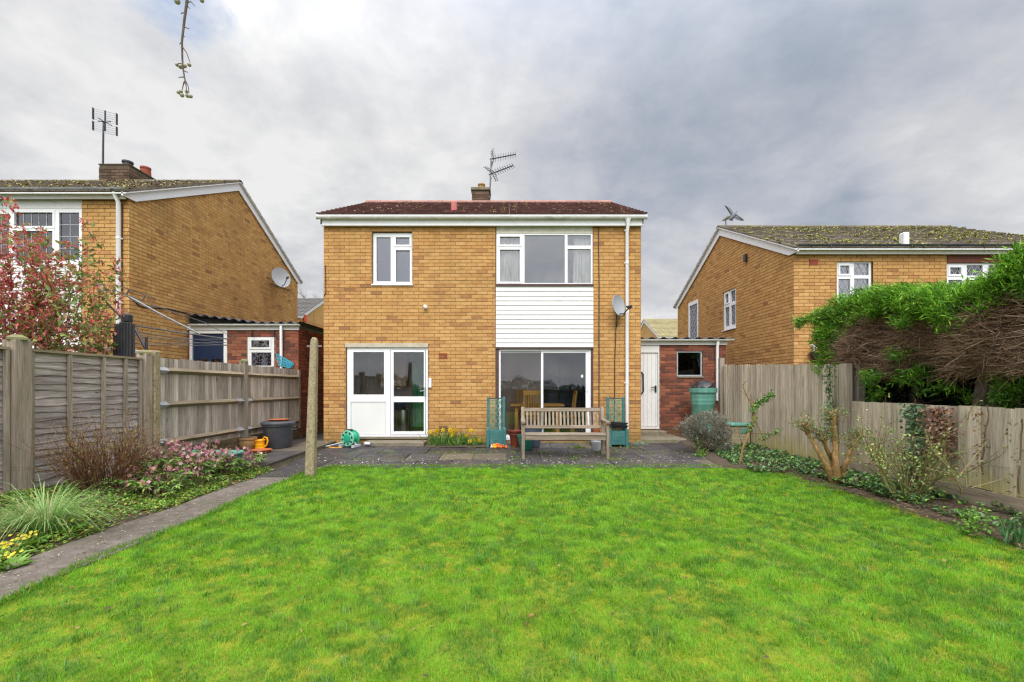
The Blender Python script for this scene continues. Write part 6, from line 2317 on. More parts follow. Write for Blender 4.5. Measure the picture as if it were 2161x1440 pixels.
# ------------------------------------------------------------------ primroses, hellebores
def primrose(x, y, label, nf):
    z = gz(x, y)
    t = thing('primrose', label, 'flower', (x, y, z), 0, 'yellow primroses along the path')
    n = 46
    a = nrng.uniform(0, 6.28, n)
    c = np.stack([x + 0.05 * np.cos(a), y + 0.05 * np.sin(a), np.full(n, z + 0.01)], 1)
    d = np.stack([np.cos(a), np.sin(a), nrng.uniform(0.25, 1.0, n)], 1)
    v = leaf_verts(c, d, np.tile([[0, 0, 1.0]], (n, 1)) + nrng.normal(0, 0.2, (n, 3)), nrng.uniform(0.07, 0.13, n), nrng.uniform(0.035, 0.055, n))
    np_part('foliage', v, LEAF_F, pick([(0.13, 0.27, 0.04), (0.19, 0.35, 0.05), (0.24, 0.38, 0.08)], n), 'leaf', t, True, 'stuff')
    V, CC = [], []
    for k in range(nf):
        a = rnd.uniform(0, 6.28)
        q = rnd.uniform(0, 0.11)
        c = A([x + q * math.cos(a), y + q * math.sin(a), z + 0.09 + rnd.uniform(0, 0.045)])
        nv = nrm(A([[rnd.gauss(0, 0.35), -0.5 + rnd.gauss(0, 0.35), 1.0]]))[0]
        for j in range(5):
            b_ = j * 1.2566 + rnd.random() * 0.3
            e1 = nrm(np.cross(nv, A([1, 0.2, 0])))
            e2 = np.cross(nv, e1)
            dd_ = e1 * math.cos(b_) + e2 * math.sin(b_)
            V.append(leaf_verts(c[None], dd_[None], nv[None], [0.014], [0.015], 0.05)[0])
            CC.append(rnd.choice([(0.72, 0.62, 0.05), (0.78, 0.70, 0.12), (0.70, 0.52, 0.03)]))
    np_part('flower', A(V), LEAF_F, A(CC), 'leaf', t, True, 'stuff')


for i, (px, py, d, nf, lb) in enumerate(((48, 1140, 3.62, 26, 'yellow primrose clump below the ornamental grass'), (12, 1168, 3.42, 24, 'yellow primrose clump at the very left edge of the path'),
                                        (140, 1118, 3.95, 8, 'primrose clump with few pale flowers right of the ornamental grass'), (18, 1192, 3.28, 14, 'nearest small primrose clump touching the path'))):
    primrose((px - CX) / F * d, d, lb, nf)


HB = ['tallest pink hellebore, in front of the concrete fence post', 'small hellebore with few pale flowers below the fence post', 'pink hellebore behind, left of the teal box', 'pink hellebore in the middle of the flowering drift', "pink hellebore in front of the teal box's left half", 'pink hellebore directly behind the drift, touching the teal box', 'low hellebore nearest the path with drooping flowers', 'lone pink hellebore at the terrace corner, rightmost of the drift', 'dense pink hellebore just left of the teal box lid', 'nearest small hellebore with dark leaves beside the path', 'almost flowerless hellebore beside the twiggy shrub']


def hellebore(x, y, s_, nf, lb):
    z = gz(x, y)
    t = thing('hellebore', lb, 'flower', (x, y, z), 0, 'pink hellebores in the left bed')
    out, pts, drs = [], [], []
    for k in range(int(26 * s_)):
        a = rnd.uniform(0, 6.28)
        q = rnd.uniform(0.2, 1.0)
        p0 = Vector((x + 0.06 * math.cos(a), y + 0.06 * math.sin(a), z))
        p1 = p0 + Vector((math.cos(a) * q * 0.22, math.sin(a) * q * 0.22, rnd.uniform(0.12, 0.26) * s_))
        out.append((p0, p1, 0.004, 0.003))
        for j in range(7):
            b_ = a + (j - 3) * 0.55 + rnd.gauss(0, 0.1)
            pts.append(tuple(p1))
            drs.append((math.cos(b_), math.sin(b_), rnd.uniform(-0.45, 0.25)))
    n = len(pts)
    v = leaf_verts(A(pts), A(drs), np.tile([[0, 0, 1.0]], (n, 1)) + nrng.normal(0, 0.15, (n, 3)), nrng.uniform(0.07, 0.12, n), nrng.uniform(0.022, 0.036, n))
    V, CC = [], []
    for k in range(int(nf * 1.7)):
        a = rnd.uniform(0, 6.28)
        q = rnd.uniform(0.0, 0.27)
        p0 = Vector((x + 0.03 * math.cos(a), y + 0.03 * math.sin(a), z))
        p1 = Vector((x + q * math.cos(a), y + q * math.sin(a), z + rnd.uniform(0.24, 0.40) * s_))
        out.append((p0, p1, 0.003, 0.0022))
        nv = nrm(A([[rnd.gauss(0, 0.5), -0.8 + rnd.gauss(0, 0.4), rnd.uniform(-0.5, 0.5)]]))[0]
        e1 = nrm(np.cross(nv, A([0.3, 0.1, 1])))
        e2 = np.cross(nv, e1)
        col = rnd.choice([(0.44, 0.13, 0.22), (0.50, 0.21, 0.29), (0.58, 0.33, 0.37), (0.33, 0.07, 0.15), (0.58, 0.44, 0.38), (0.45, 0.24, 0.17)])
        for j in range(5):
            b_ = j * 1.2566
            dd_ = e1 * math.cos(b_) + e2 * math.sin(b_) + nv * 0.35
            V.append(leaf_verts(A([tuple(p1)]), dd_[None], nv[None], [0.028], [0.025], 0.2)[0])
            k_ = rnd.uniform(0.8, 1.25)
            CC.append(tuple(c * k_ for c in (col if j < 4 else (0.55, 0.42, 0.30))))
    np_part('foliage', v, LEAF_F, pick([(0.10, 0.20, 0.04), (0.16, 0.30, 0.055), (0.32, 0.42, 0.08), (0.20, 0.13, 0.08)], n, [0.32, 0.34, 0.22, 0.12]), 'leaf_gloss', t, True, 'stuff')
    sticks_part('stem', out, [(0.16, 0.16, 0.06), (0.2, 0.12, 0.08)], t, 'stuff')
    np_part('flower', A(V), LEAF_F, A(CC), 'leaf', t, True, 'stuff')


for lb, (x, y, s_, nf) in zip(HB, ((-4.45, 5.75, 1.05, 30), (-4.1, 5.45, 0.85, 16), (-4.55, 6.2, 1.1, 34), (-4.15, 6.05, 1.0, 26), (-4.0, 6.45, 0.95, 26), (-4.4, 6.55, 1.0, 24), (-3.95, 5.75, 0.7, 10),
                       (-3.98, 6.95, 0.85, 16), (-4.2, 6.3, 0.9, 18), (-4.05, 5.15, 0.7, 8), (-4.3, 5.2, 0.7, 5))):
    hellebore(x, y, s_, nf, lb)

# low ground cover over the beds
def cover(name, label, sampler, n, L, W, cols, weights=None, mat='leaf', zj=0.05, upr=0.5):
    c, d = [], []
    for _ in range(n):
        x, y, z = sampler()
        c.append((x, y, z + rnd.uniform(0.0, zj)))
    c = A(c)
    d = nrng.normal(0, 1, (n, 3))
    d[:, 2] = np.abs(d[:, 2]) * upr
    up = nrng.normal(0, 0.35, (n, 3)) + A([[0, 0, 1]])
    v = leaf_verts(c, d, up, nrng.uniform(L * 0.6, L * 1.3, n), nrng.uniform(W * 0.6, W * 1.3, n))
    return np_stuff(name, v, LEAF_F, pick(cols, n, weights), mat, label, 'ground cover')


def s_left():
    while True:
        x, y = rnd.uniform(-4.95, -3.66), rnd.uniform(2.2, 7.1)
        k = float(fbm(A([x]), A([y]), 1.6, 21, 3)[0])
        edge = (x + 4.95) / 1.29
        if rnd.random() < (k - 0.34) * 3.2 + 0.28 * edge:
            return x, y, gz(x, y)


cover('ground_cover', 'low mixed green leaves covering the left flower bed', s_left, 13000, 0.042, 0.022,
      [(0.12, 0.25, 0.04), (0.18, 0.35, 0.05), (0.28, 0.42, 0.06), (0.40, 0.46, 0.08), (0.30, 0.18, 0.07)], [0.24, 0.3, 0.22, 0.15, 0.09], 'leaf', 0.06)
cover('leaf_litter', 'brown dead leaves and stems lying in the left bed', lambda: (lambda x, y: (x, y, gz(x, y)))(rnd.uniform(-4.95, -3.66), rnd.uniform(2.2, 7.0)), 2600, 0.05, 0.016,
      [(0.22, 0.13, 0.06), (0.30, 0.20, 0.10), (0.14, 0.08, 0.04), (0.34, 0.17, 0.06)], None, 'leaf', 0.02, 0.15)


def s_right():
    while True:
        y = rnd.uniform(2.4, 10.2)
        x0 = 4.33 if y < 6.9 else (3.75 + max(0, y - 7.6) * 0.13)
        x = rnd.uniform(x0, 4.9)
        k = float(fbm(A([x]), A([y]), 1.5, 77, 3)[0])
        if rnd.random() < (k - 0.33) * 3.0 + 0.12:
            return x, y, gz(max(x, 4.0), y) + max(0, y - 7.5) * 0.03


cover('ground_cover', 'dark ivy and weeds covering the bed along the right fence', s_right, 12000, 0.05, 0.036,
      [(0.06, 0.14, 0.045), (0.10, 0.20, 0.065), (0.15, 0.28, 0.09), (0.24, 0.42, 0.07), (0.22, 0.14, 0.07)], [0.3, 0.28, 0.18, 0.14, 0.10], 'leaf_gloss', 0.07)
cover('leaf_litter', 'dead stems and leaves lying in the right bed', lambda: (lambda x, y: (x, y, gz(max(x, 4.0), y) + max(0, y - 7.5) * 0.03))(rnd.uniform(4.0, 4.92), rnd.uniform(2.5, 10)), 2200, 0.07, 0.012,
      [(0.22, 0.14, 0.07), (0.32, 0.23, 0.13), (0.15, 0.09, 0.05)], None, 'leaf', 0.03, 0.2)


# ------------------------------------------------------------------ right bed shrubs
lv = thing('lavender_bush', 'rounded grey-green lavender bush by the lean-to step', 'shrub', (3.80, 8.75, 0.07))
out, pts, drs = [], [], []
for (cx_, cy_, cz_, rx_, rz_, n) in ((0, 0, 0.50, 0.44, 0.26, 900), (0.16, -0.10, 0.22, 0.28, 0.2, 320), (-0.25, -0.05, 0.45, 0.2, 0.18, 220)):
    for k in range(n):
        v = Vector((rnd.gauss(0, 1), rnd.gauss(0, 1), rnd.gauss(0, 1))).normalized()
        q = rnd.uniform(0.62, 1.0) * (1 + 0.28 * math.sin(v.x * 5 + cx_ * 9) * math.cos(v.z * 6 + v.y * 4))
        p = Vector((3.80 + cx_ + v.x * rx_ * q, 8.75 + cy_ + v.y * rx_ * 0.8 * q, 0.07 + cz_ + v.z * rz_ * q))
        if p.z < 0.1:
            continue
        for j in range(7):
            pts.append(tuple(p + Vector((rnd.gauss(0, 0.014), rnd.gauss(0, 0.014), rnd.gauss(0, 0.014)))))
            drs.append((v.x + rnd.gauss(0, 0.5), v.y + rnd.gauss(0, 0.5), v.z + 0.5 + rnd.gauss(0, 0.4)))
n = len(pts)
v = leaf_verts(A(pts), A(drs), nrng.normal(0, 1, (n, 3)), nrng.uniform(0.035, 0.075, n), nrng.uniform(0.007, 0.013, n))
np_part('foliage', v, LEAF_F, pick([(0.27, 0.30, 0.25), (0.40, 0.42, 0.37), (0.15, 0.14, 0.09), (0.34, 0.25, 0.17)], n, [0.28, 0.24, 0.22, 0.26]), 'leaf', lv, True, 'stuff')
for k in range(60):
    a = rnd.uniform(0, 6.28)
    p = Vector((3.80 + 0.06 * math.cos(a), 8.75 + 0.06 * math.sin(a), 0.06))
    grow(p, (math.cos(a) * 0.6, math.sin(a) * 0.5, 0.8), 0.5, 0.006, 0, 5, (1, 2), 0.4, 0, 0.12, 0.5, rnd, out, [])
sticks_part('stem', out, [(0.16, 0.11, 0.07), (0.22, 0.16, 0.10)], lv)

# ivy-clad sapling
sg_ = thing('ivy_sapling', 'thin crooked sapling wrapped in bright ivy in front of the tall fence', 'shrub', (3.95, 7.6, 0.06))
stem = [P(1562, 978, 7.6), P(1568, 945, 7.6), P(1580, 915, 7.6), P(1592, 885, 7.6), P(1589, 860, 7.6), P(1578, 838, 7.6), P(1567, 815, 7.6)]
stem[0].z = 0.03
part('stem', MB().tube(stem, [0.02, 0.018, 0.016, 0.015, 0.013, 0.01, 0.006], 7), 'bark_pruned', sg_)
out = []
for (a, b_) in ((4, (1598, 838)), (5, (1590, 820)), (5, (1560, 824)), (6, (1577, 804)), (6, (1560, 800)), (4, (1628, 832)), (3, (1612, 930)), (2, (1650, 920)), (1, (1545, 870))):
    q = P(*b_, 7.6 + rnd.uniform(-0.15, 0.15))
    out.append((stem[a], stem[a].lerp(q, 0.5) + Vector((0, 0, 0.02)), 0.007, 0.005))
    out.append((stem[a].lerp(q, 0.5) + Vector((0, 0, 0.02)), q, 0.005, 0.003))
sticks_part('twig', out, [(0.30, 0.20, 0.10), (0.22, 0.15, 0.08)], sg_)
ivp = points_along([(stem[2], stem[3], 0, 0), (stem[3], stem[4], 0, 0)], 0.02) + points_along([(stem[4], P(1632, 831, 7.6), 0, 0)], 0.01) + points_along([(P(1606, 928, 7.6), P(1650, 908, 7.6), 0, 0)], 0.03)
leaves_on('ivy_leaf', ivp, 5, 0.045, 0.035, [(0.10, 0.24, 0.04), (0.16, 0.32, 0.05), (0.22, 0.38, 0.07), (0.06, 0.14, 0.03)], None, sg_, 0.025, 0.2, 'leaf_gloss')

# hard-pruned shrub with orange stumps
hp = thing('pruned_shrub', 'hard-pruned shrub with thick orange-brown stumps by the right fence', 'shrub', (4.38, 6.12, 0.02))
LK = 0.98
limbs = [([(1762, 1022), (1745, 985), (1722, 945), (1705, 915), (1697, 895)], [0.045, 0.036, 0.03, 0.026, 0.024]),
         ([(1768, 1022), (1764, 975), (1762, 930), (1757, 885), (1755, 872)], [0.05, 0.042, 0.036, 0.034, 0.033]),
         ([(1772, 1024), (1782, 985), (1795, 950), (1818, 914)], [0.04, 0.028, 0.022, 0.019]),
         ([(1766, 1020), (1755, 970), (1736, 930), (1728, 915)], [0.04, 0.03, 0.026, 0.024]),
         ([(1772, 1020), (1785, 985), (1797, 972)], [0.03, 0.018, 0.016])]
out, tips = [], []
for pts, rr in limbs:
    pl = [P(a, b_, 6.12 + rnd.uniform(-0.08, 0.08)) for a, b_ in pts]
    pl[0].z = -0.02
    rr = [q_ * LK for q_ in rr]
    fine_p, fine_r = [], []
    for (pa_, pb_, ra_, rb_) in zip(pl, pl[1:], rr, rr[1:]):
        for k in range(5):
            t = k / 5
            fine_p.append(pa_.lerp(pb_, t) + Vector((rnd.gauss(0, 0.005), rnd.gauss(0, 0.005), 0)))
            fine_r.append((ra_ + (rb_ - ra_) * t) * rnd.uniform(0.86, 1.16))
    pl, rr = fine_p + [pl[-1]], fine_r + [rr[-1]]
    part('limb', MB().tube(pl, rr, 9), 'bark_pruned', hp, smooth=True)
    part('cut_end', MB().tube([pl[-1] + (pl[-1] - pl[-2]).normalized() * 0.0015, pl[-1] + (pl[-1] - pl[-2]).normalized() * 0.005], rr[-1] * 0.93, 9), 'cut_wood', hp)
    if len(pts) > 3:
        for k in range(60):
            q = pl[-1].lerp(pl[-7], rnd.random() * 0.9)
            grow(q, (rnd.gauss(-0.15, 0.8), rnd.gauss(0, 0.6), rnd.uniform(0.1, 1)), rnd.uniform(0.07, 0.2), 0.005, 0, 3, (1, 2), 0.5, 0, 0.2, 0.6, rnd, out, tips)
sticks_part('spur', out, [(0.30, 0.20, 0.09), (0.38, 0.27, 0.13), (0.20, 0.13, 0.06)], hp, 'stuff')
leaves_on('sprout', [t[0] for t in tips], 4, 0.035, 0.016, [(0.22, 0.32, 0.12), (0.32, 0.38, 0.17), (0.16, 0.22, 0.09)], None, hp, 0.02, 0.7)

# rose bush
rs = thing('rose_bush', 'thorny half-leafless rose bush leaning on the low fence', 'shrub', (4.45, 5.1, 0.05))
out, tips = [], []
for k in range(38):
    a = rnd.uniform(0, 6.28)
    grow(Vector((4.45 + 0.05 * math.cos(a), 5.1 + 0.08 * math.sin(a), 0.04)), (math.cos(a) * 0.5, math.sin(a) * 0.6, 0.9), rnd.uniform(0.5, 0.9), 0.008, 1, 5, (1, 3), 0.6, -0.01, 0.13, 0.5, rnd, out, tips)
sticks_part('stem', out, [(0.16, 0.17, 0.06), (0.22, 0.19, 0.08), (0.20, 0.12, 0.06)], rs)
leaves_on('foliage', points_along(out, 0.045), 1, 0.038, 0.022, [(0.28, 0.40, 0.10), (0.38, 0.46, 0.14), (0.12, 0.20, 0.05), (0.28, 0.10, 0.06)], [0.4, 0.3, 0.2, 0.1], rs, 0.02, 0.3)

# climbers on the low fence and bare briar stems
def climber(name, label, boxes, n, L, W, cols, weights, x=4.90, mat='leaf_gloss', hang=-0.5):
    base = boxes[0]
    t = thing(name, label, 'climber', (x, (base[0] + base[1]) / 2, base[2]))
    pts, drs = [], []
    tot = sum((b_[1] - b_[0]) * (b_[3] - b_[2]) for b_ in boxes)
    out = []
    for (ya, yb, za, zb2) in boxes:
        m_ = int(n * (yb - ya) * (zb2 - za) / tot)
        for k in range(m_):
            tt = rnd.random()
            yc = (ya + yb) / 2 + rnd.gauss(0, 0.33) * (yb - ya) + 0.03 * math.sin(tt * 9)
            pts.append((x + rnd.uniform(-0.07, 0.012), yc, za + (zb2 - za) * tt))
            drs.append((-0.5 + rnd.gauss(0, 0.4), rnd.gauss(0, 0.6), hang + rnd.gauss(0, 0.4)))
        yy_ = (ya + yb) / 2
        p = Vector((x, yy_, za))
        while p.z < zb2:
            q = p + Vector((0, rnd.gauss(0, 0.015), 0.08))
            out.append((p, q, 0.007, 0.007))
            p = q
    m_ = len(pts)
    up = np.tile([[-1.0, -0.3, 0.3]], (m_, 1)) + nrng.normal(0, 0.35, (m_, 3))
    v = leaf_verts(A(pts), A(drs), up, nrng.uniform(L * 0.7, L * 1.2, m_), nrng.uniform(W * 0.7, W * 1.2, m_))
    np_part('foliage', v, LEAF_F, pick(cols, m_, weights), mat, t, True, 'stuff')
    sticks_part('stem', out, [(0.16, 0.11, 0.07), (0.22, 0.15, 0.09)], t)
    return t


IV = [(0.045, 0.10, 0.035), (0.07, 0.14, 0.05), (0.11, 0.19, 0.08), (0.15, 0.22, 0.11)]
climber('ivy', 'narrow ivy strand climbing the end of the tall fence', [(6.85, 6.95, 0.6, 1.66), (6.78, 6.84, 0.5, 1.1)], 240, 0.045, 0.04, IV, None)
climber('ivy', 'dark ivy column climbing the middle of the low fence', [(5.34, 5.55, 0.15, 1.12)], 460, 0.05, 0.045, IV, None)
climber('dead_climber', 'brown dead-leaved climber hanging on the low fence', [(4.98, 5.26, 0.55, 1.10)], 520, 0.05, 0.035, [(0.22, 0.10, 0.055), (0.30, 0.16, 0.09), (0.14, 0.07, 0.045), (0.42, 0.25, 0.17)], [0.4, 0.25, 0.25, 0.1])
climber('bare_vine', 'thin brown vine stem on the low fence near the right edge', [(4.64, 4.74, 0.42, 1.09)], 60, 0.05, 0.022, [(0.28, 0.17, 0.09), (0.18, 0.11, 0.06)], None)
climber('bare_vine', 'faint thin vine nearest the right edge on the low fence', [(4.33, 4.40, 0.3, 1.0)], 26, 0.05, 0.022, [(0.22, 0.17, 0.08), (0.16, 0.16, 0.06)], None)
br = thing('briar', 'pale arching briar stems in front of the low fence', 'shrub', (4.6, 4.6, 0.05))
out, tips = [], []
for (pts) in ([(2030, 1035), (2000, 985), (1968, 950), (1950, 905)], [(2040, 1030), (2035, 960), (2040, 900), (2045, 870)], [(2030, 1040), (2010, 1000), (1990, 960)], [(2050, 1030), (2120, 1010), (2161, 985)],
              [(2020, 1010), (2060, 960), (2085, 930)], [(2080, 1035), (2110, 1060), (2150, 1070)], [(1960, 990), (2005, 1000), (2035, 1030)]):
    pl = [P(a, b_, 4.62 + rnd.uniform(-0.12, 0.05)) for a, b_ in pts]
    for a, b_ in zip(pl, pl[1:]):
        out.append((a, b_, 0.005, 0.004))
        if rnd.random() < 0.8:
            grow(a.lerp(b_, 0.5), (rnd.gauss(0, 1), rnd.gauss(0, 0.5), rnd.uniform(0, 1)), rnd.uniform(0.08, 0.22), 0.003, 0, 3, (1, 2), 0.4, 0, 0.15, 0.5, rnd, out, tips)
sticks_part('stem', out, [(0.36, 0.30, 0.16), (0.28, 0.22, 0.11), (0.30, 0.28, 0.10)], br)
leaves_on('foliage', [t[0] for t in tips], 2, 0.03, 0.018, [(0.22, 0.32, 0.09), (0.16, 0.24, 0.07)], None, br, 0.02, 0.3)

for i, (px, py, d, n, s_, lb) in enumerate(((2052, 1105, 4.05, 60, 0.24, 'fresh bright green weed at the lawn edge by the gravel board'), (2150, 1140, 3.75, 60, 0.22, 'clump of upright bulb leaves at the right edge'),
                                           (1480, 950, 8.35, 60, 0.2, 'bright green weed clump below the lavender'))):
    x = (px - CX) / F * d
    t = thing('weed_clump', lb, 'plant', (x, d, 0.02))
    pts = [Vector((x + rnd.gauss(0, 0.06), d + rnd.gauss(0, 0.06), 0.02 + abs(rnd.gauss(0, 1)) * s_ * 0.45)) for _ in range(n)]
    if 'upright' in lb:
        leaves_on('foliage', [Vector((p.x, p.y, 0.02)) for p in pts], 1, 0.2, 0.014, [(0.07, 0.19, 0.06), (0.10, 0.24, 0.08)], None, t, 0.03, 3.0)
    else:
        leaves_on('foliage', pts, 4, 0.035, 0.022, [(0.16, 0.34, 0.04), (0.22, 0.40, 0.06), (0.12, 0.26, 0.04)], None, t, 0.02, 0.5)

# daffodils against the house
DB = ['daffodil clump with three flowers nearest the doorstep', 'daffodil clump with one flower, second from the doorstep', 'daffodil clump under the lower air brick', 'daffodil clump in the middle of the row, low flowers', 'daffodil clump right of the lower air brick', 'daffodil clump with one flower, second from the teal planter', 'daffodil clump touching the left teal planter']
for i, (px, d) in enumerate(((915, 9.62), (930, 9.5), (946, 9.66), (962, 9.5), (978, 9.6), (994, 9.52), (1010, 9.62))):
    x = (px - CX) / F * d
    z = patio_z(d)
    nf = (4, 1, 3, 3, 3, 1, 3)[i]
    t = thing('daffodil', DB[i], 'flower', (x, d, z), 0, 'daffodils against the house wall')
    pts = [Vector((x + rnd.gauss(0, 0.06), d + rnd.gauss(0, 0.05), z)) for _ in range(34)]
    leaves_on('foliage', pts, 1, 0.32 if i < 5 else 0.24, 0.015, [(0.08, 0.20, 0.05), (0.12, 0.27, 0.06), (0.17, 0.33, 0.07)], None, t, 0.01, 3.2, dirs=[(rnd.gauss(0, 0.45), rnd.gauss(0, 0.45), 1) for _ in pts])
    pts2 = [Vector((x + rnd.gauss(0, 0.09), d + rnd.gauss(0, 0.07), z + rnd.uniform(0, 0.08))) for _ in range(30)]
    leaves_on('low_leaf', pts2, 3, 0.05, 0.022, [(0.10, 0.24, 0.05), (0.18, 0.33, 0.06)], None, t, 0.025, 0.5)
    out, V, CC = [], [], []
    for k in range(nf):
        p0 = Vector((x + rnd.gauss(0, 0.07), d - 0.03, z))
        p1 = p0 + Vector((rnd.gauss(0, 0.05), rnd.uniform(-0.14, 0.0), rnd.choice((0.12, 0.22, 0.3, 0.36)) * rnd.uniform(0.85, 1.1)))
        out.append((p0, p1, 0.004, 0.003))
        nv = nrm(A([[rnd.gauss(0, 0.5), -1.0, rnd.uniform(-0.5, 0.1)]]))[0]
        e1 = nrm(np.cross(nv, A([0.3, 0.1, 1])))
        e2 = np.cross(nv, e1)
        for j in range(6):
            b_ = j * 1.047
            V.append(leaf_verts(A([tuple(p1)]), (e1 * math.cos(b_) + e2 * math.sin(b_) + nv * 0.15)[None], nv[None], [0.052], [0.036], 0.1)[0])
            CC.append((0.80, 0.60, 0.03))
        for j in range(6):
            b_ = j * 1.047 + 0.5
            V.append(leaf_verts((A(tuple(p1)) + (e1 * math.cos(b_) + e2 * math.sin(b_)) * 0.009)[None], nv[None] + 0.3 * (e1 * math.cos(b_) + e2 * math.sin(b_))[None], (e1 * math.cos(b_) + e2 * math.sin(b_))[None], [0.03], [0.022], 0.0)[0])
            CC.append((0.80, 0.44, 0.01))
    sticks_part('stem', out, [(0.12, 0.25, 0.06)], t)
    np_part('flower', A(V), LEAF_F, A(CC), 'leaf', t, True, 'stuff')
mb = MB()
for j in range(3):
    for i in range(13):
        mb.v.append(((903 + 130 * i / 12 - CX) / F * 9.7, 9.32 + 0.33 * j, patio_z(9.32 + 0.33 * j) + (0.03 if j == 1 else 0.008) + rnd.uniform(0, 0.012)))
mb.f += [(j * 13 + i, j * 13 + i + 1, j * 13 + 14 + i, j * 13 + 13 + i) for j in range(2) for i in range(12)]
struct('narrow_bed', mb, 'soil')

# ------------------------------------------------------------------ conifer hedge over the low fence
hg = thing('conifer_hedge', 'overhanging conifer hedge, green on top with a bare brown clipped face', 'hedge', (5.8, 5.0, 0))
HXF = 5.02
for k, (y, x, lean) in enumerate(((6.35, 5.75, 0.05), (5.35, 5.55, -0.1), (5.1, 5.62, 0.25), (4.4, 5.7, 0.1), (3.6, 5.7, 0.0))):
    pl = [Vector((x, y, -0.2)), Vector((x + 0.03, y, 0.7)), Vector((x - 0.04, y + lean * 0.5, 1.2)), Vector((x + 0.02, y + lean, 1.7)), Vector((x, y + lean * 1.3, 2.3))]
    part('trunk', MB().tube(pl, [0.10, 0.085, 0.075, 0.06, 0.03], 9), 'bark_conifer', hg, smooth=True)
# dark mass of dead inner twigs
mb = MB()
n1_, n2_ = 26, 10
for j in range(n2_ + 1):
    for i in range(n1_ + 1):
        y = 2.2 + (7.35 - 2.2) * i / n1_
        a = math.pi * 2 * j / n2_
        mb.v.append((5.85 + 0.55 * math.cos(a) + 0.06 * math.sin(i * 2.1 + j), y, 2.0 + 0.42 * math.sin(a) + 0.05 * math.sin(i * 1.3 + j * 2)))
for j in range(n2_):
    for i in range(n1_):
        mb.f.append((j * (n1_ + 1) + i, j * (n1_ + 1) + i + 1, (j + 1) * (n1_ + 1) + i + 1, (j + 1) * (n1_ + 1) + i))
mb.f.append(tuple(j * (n1_ + 1) for j in range(n2_)))
mb.f.append(tuple(j * (n1_ + 1) + n1_ for j in range(n2_ - 1, -1, -1)))
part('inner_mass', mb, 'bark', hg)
# far side screen of dark foliage low down behind the trunks
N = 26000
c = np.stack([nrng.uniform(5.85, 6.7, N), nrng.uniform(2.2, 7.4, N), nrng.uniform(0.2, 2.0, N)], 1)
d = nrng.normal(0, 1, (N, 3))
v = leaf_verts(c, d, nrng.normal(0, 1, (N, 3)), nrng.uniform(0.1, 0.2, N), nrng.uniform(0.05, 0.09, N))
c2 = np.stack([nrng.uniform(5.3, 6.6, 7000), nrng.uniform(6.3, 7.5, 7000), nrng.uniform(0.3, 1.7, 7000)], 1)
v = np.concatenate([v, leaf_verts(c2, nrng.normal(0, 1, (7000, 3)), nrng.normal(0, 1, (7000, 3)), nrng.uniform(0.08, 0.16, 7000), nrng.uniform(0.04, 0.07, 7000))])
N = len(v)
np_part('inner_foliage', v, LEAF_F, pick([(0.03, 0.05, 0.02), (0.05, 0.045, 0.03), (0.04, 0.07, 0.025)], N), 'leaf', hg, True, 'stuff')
# bare brown twigs over the clipped face: swept sideways and drooping
N = 30000
y = nrng.uniform(2.3, 7.35, N)
z = 1.45 + nrng.random(N) * (np.interp(y, [2.2, 4.5, 4.75, 5.15, 5.6, 6.1, 7.3], [2.30, 2.28, 2.2, 2.16, 2.30, 2.42, 2.34]) - 1.45)
bul = 0.20 * np.sin((z - 1.35) / 1.25 * math.pi) + 0.07 * np.sin(y * 3.1) + 0.05 * np.sin(y * 7.3 + z * 5)
x = HXF + 0.22 - bul + nrng.uniform(-0.02, 0.25, N)
p0 = np.stack([x, y, z], 1)
dirs = np.stack([nrng.normal(-0.22, 0.3, N), nrng.normal(0.5, 0.7, N), nrng.normal(0.05, 0.42, N)], 1)
p1 = p0 + nrm(dirs) * (0.05 + 0.22 * nrng.random((N, 1)) ** 2)
v = stick_verts(p0, p1, 0.0012 + 0.0045 * nrng.random(N) ** 2.5, nrng.uniform(0.0008, 0.0018, N))
np_part('dead_twig', v, STICK_F, pick([(0.24, 0.14, 0.09), (0.34, 0.21, 0.14), (0.15, 0.085, 0.055), (0.48, 0.34, 0.25), (0.26, 0.19, 0.09)], N, [0.32, 0.28, 0.2, 0.13, 0.07]), 'twig', hg, True, 'stuff')


def sprays(centres, dirs, n_each, size, cols, weights=None, flat=0.5):
    """flat conifer sprays: a fan of narrow scale-leaf fingers"""
    c = np.repeat(A(centres), n_each, 0)
    b_ = np.repeat(A(dirs), n_each, 0)
    n = len(c)
    c = c + nrng.normal(0, size * 0.5, (n, 3))
    d = b_ + nrng.normal(0, 0.55, (n, 3))
    up = nrng.normal(0, flat, (n, 3)) + A([[0, 0, 1]])
    L = nrng.uniform(size * 0.6, size * 1.3, n)
    tint = np.repeat(nrng.uniform(0.5, 1.35, (len(centres), 1)), n_each, 0)
    return leaf_verts(c, d, up, L, L * nrng.uniform(0.13, 0.22, n), 0.1), pick(cols, n, weights) * tint


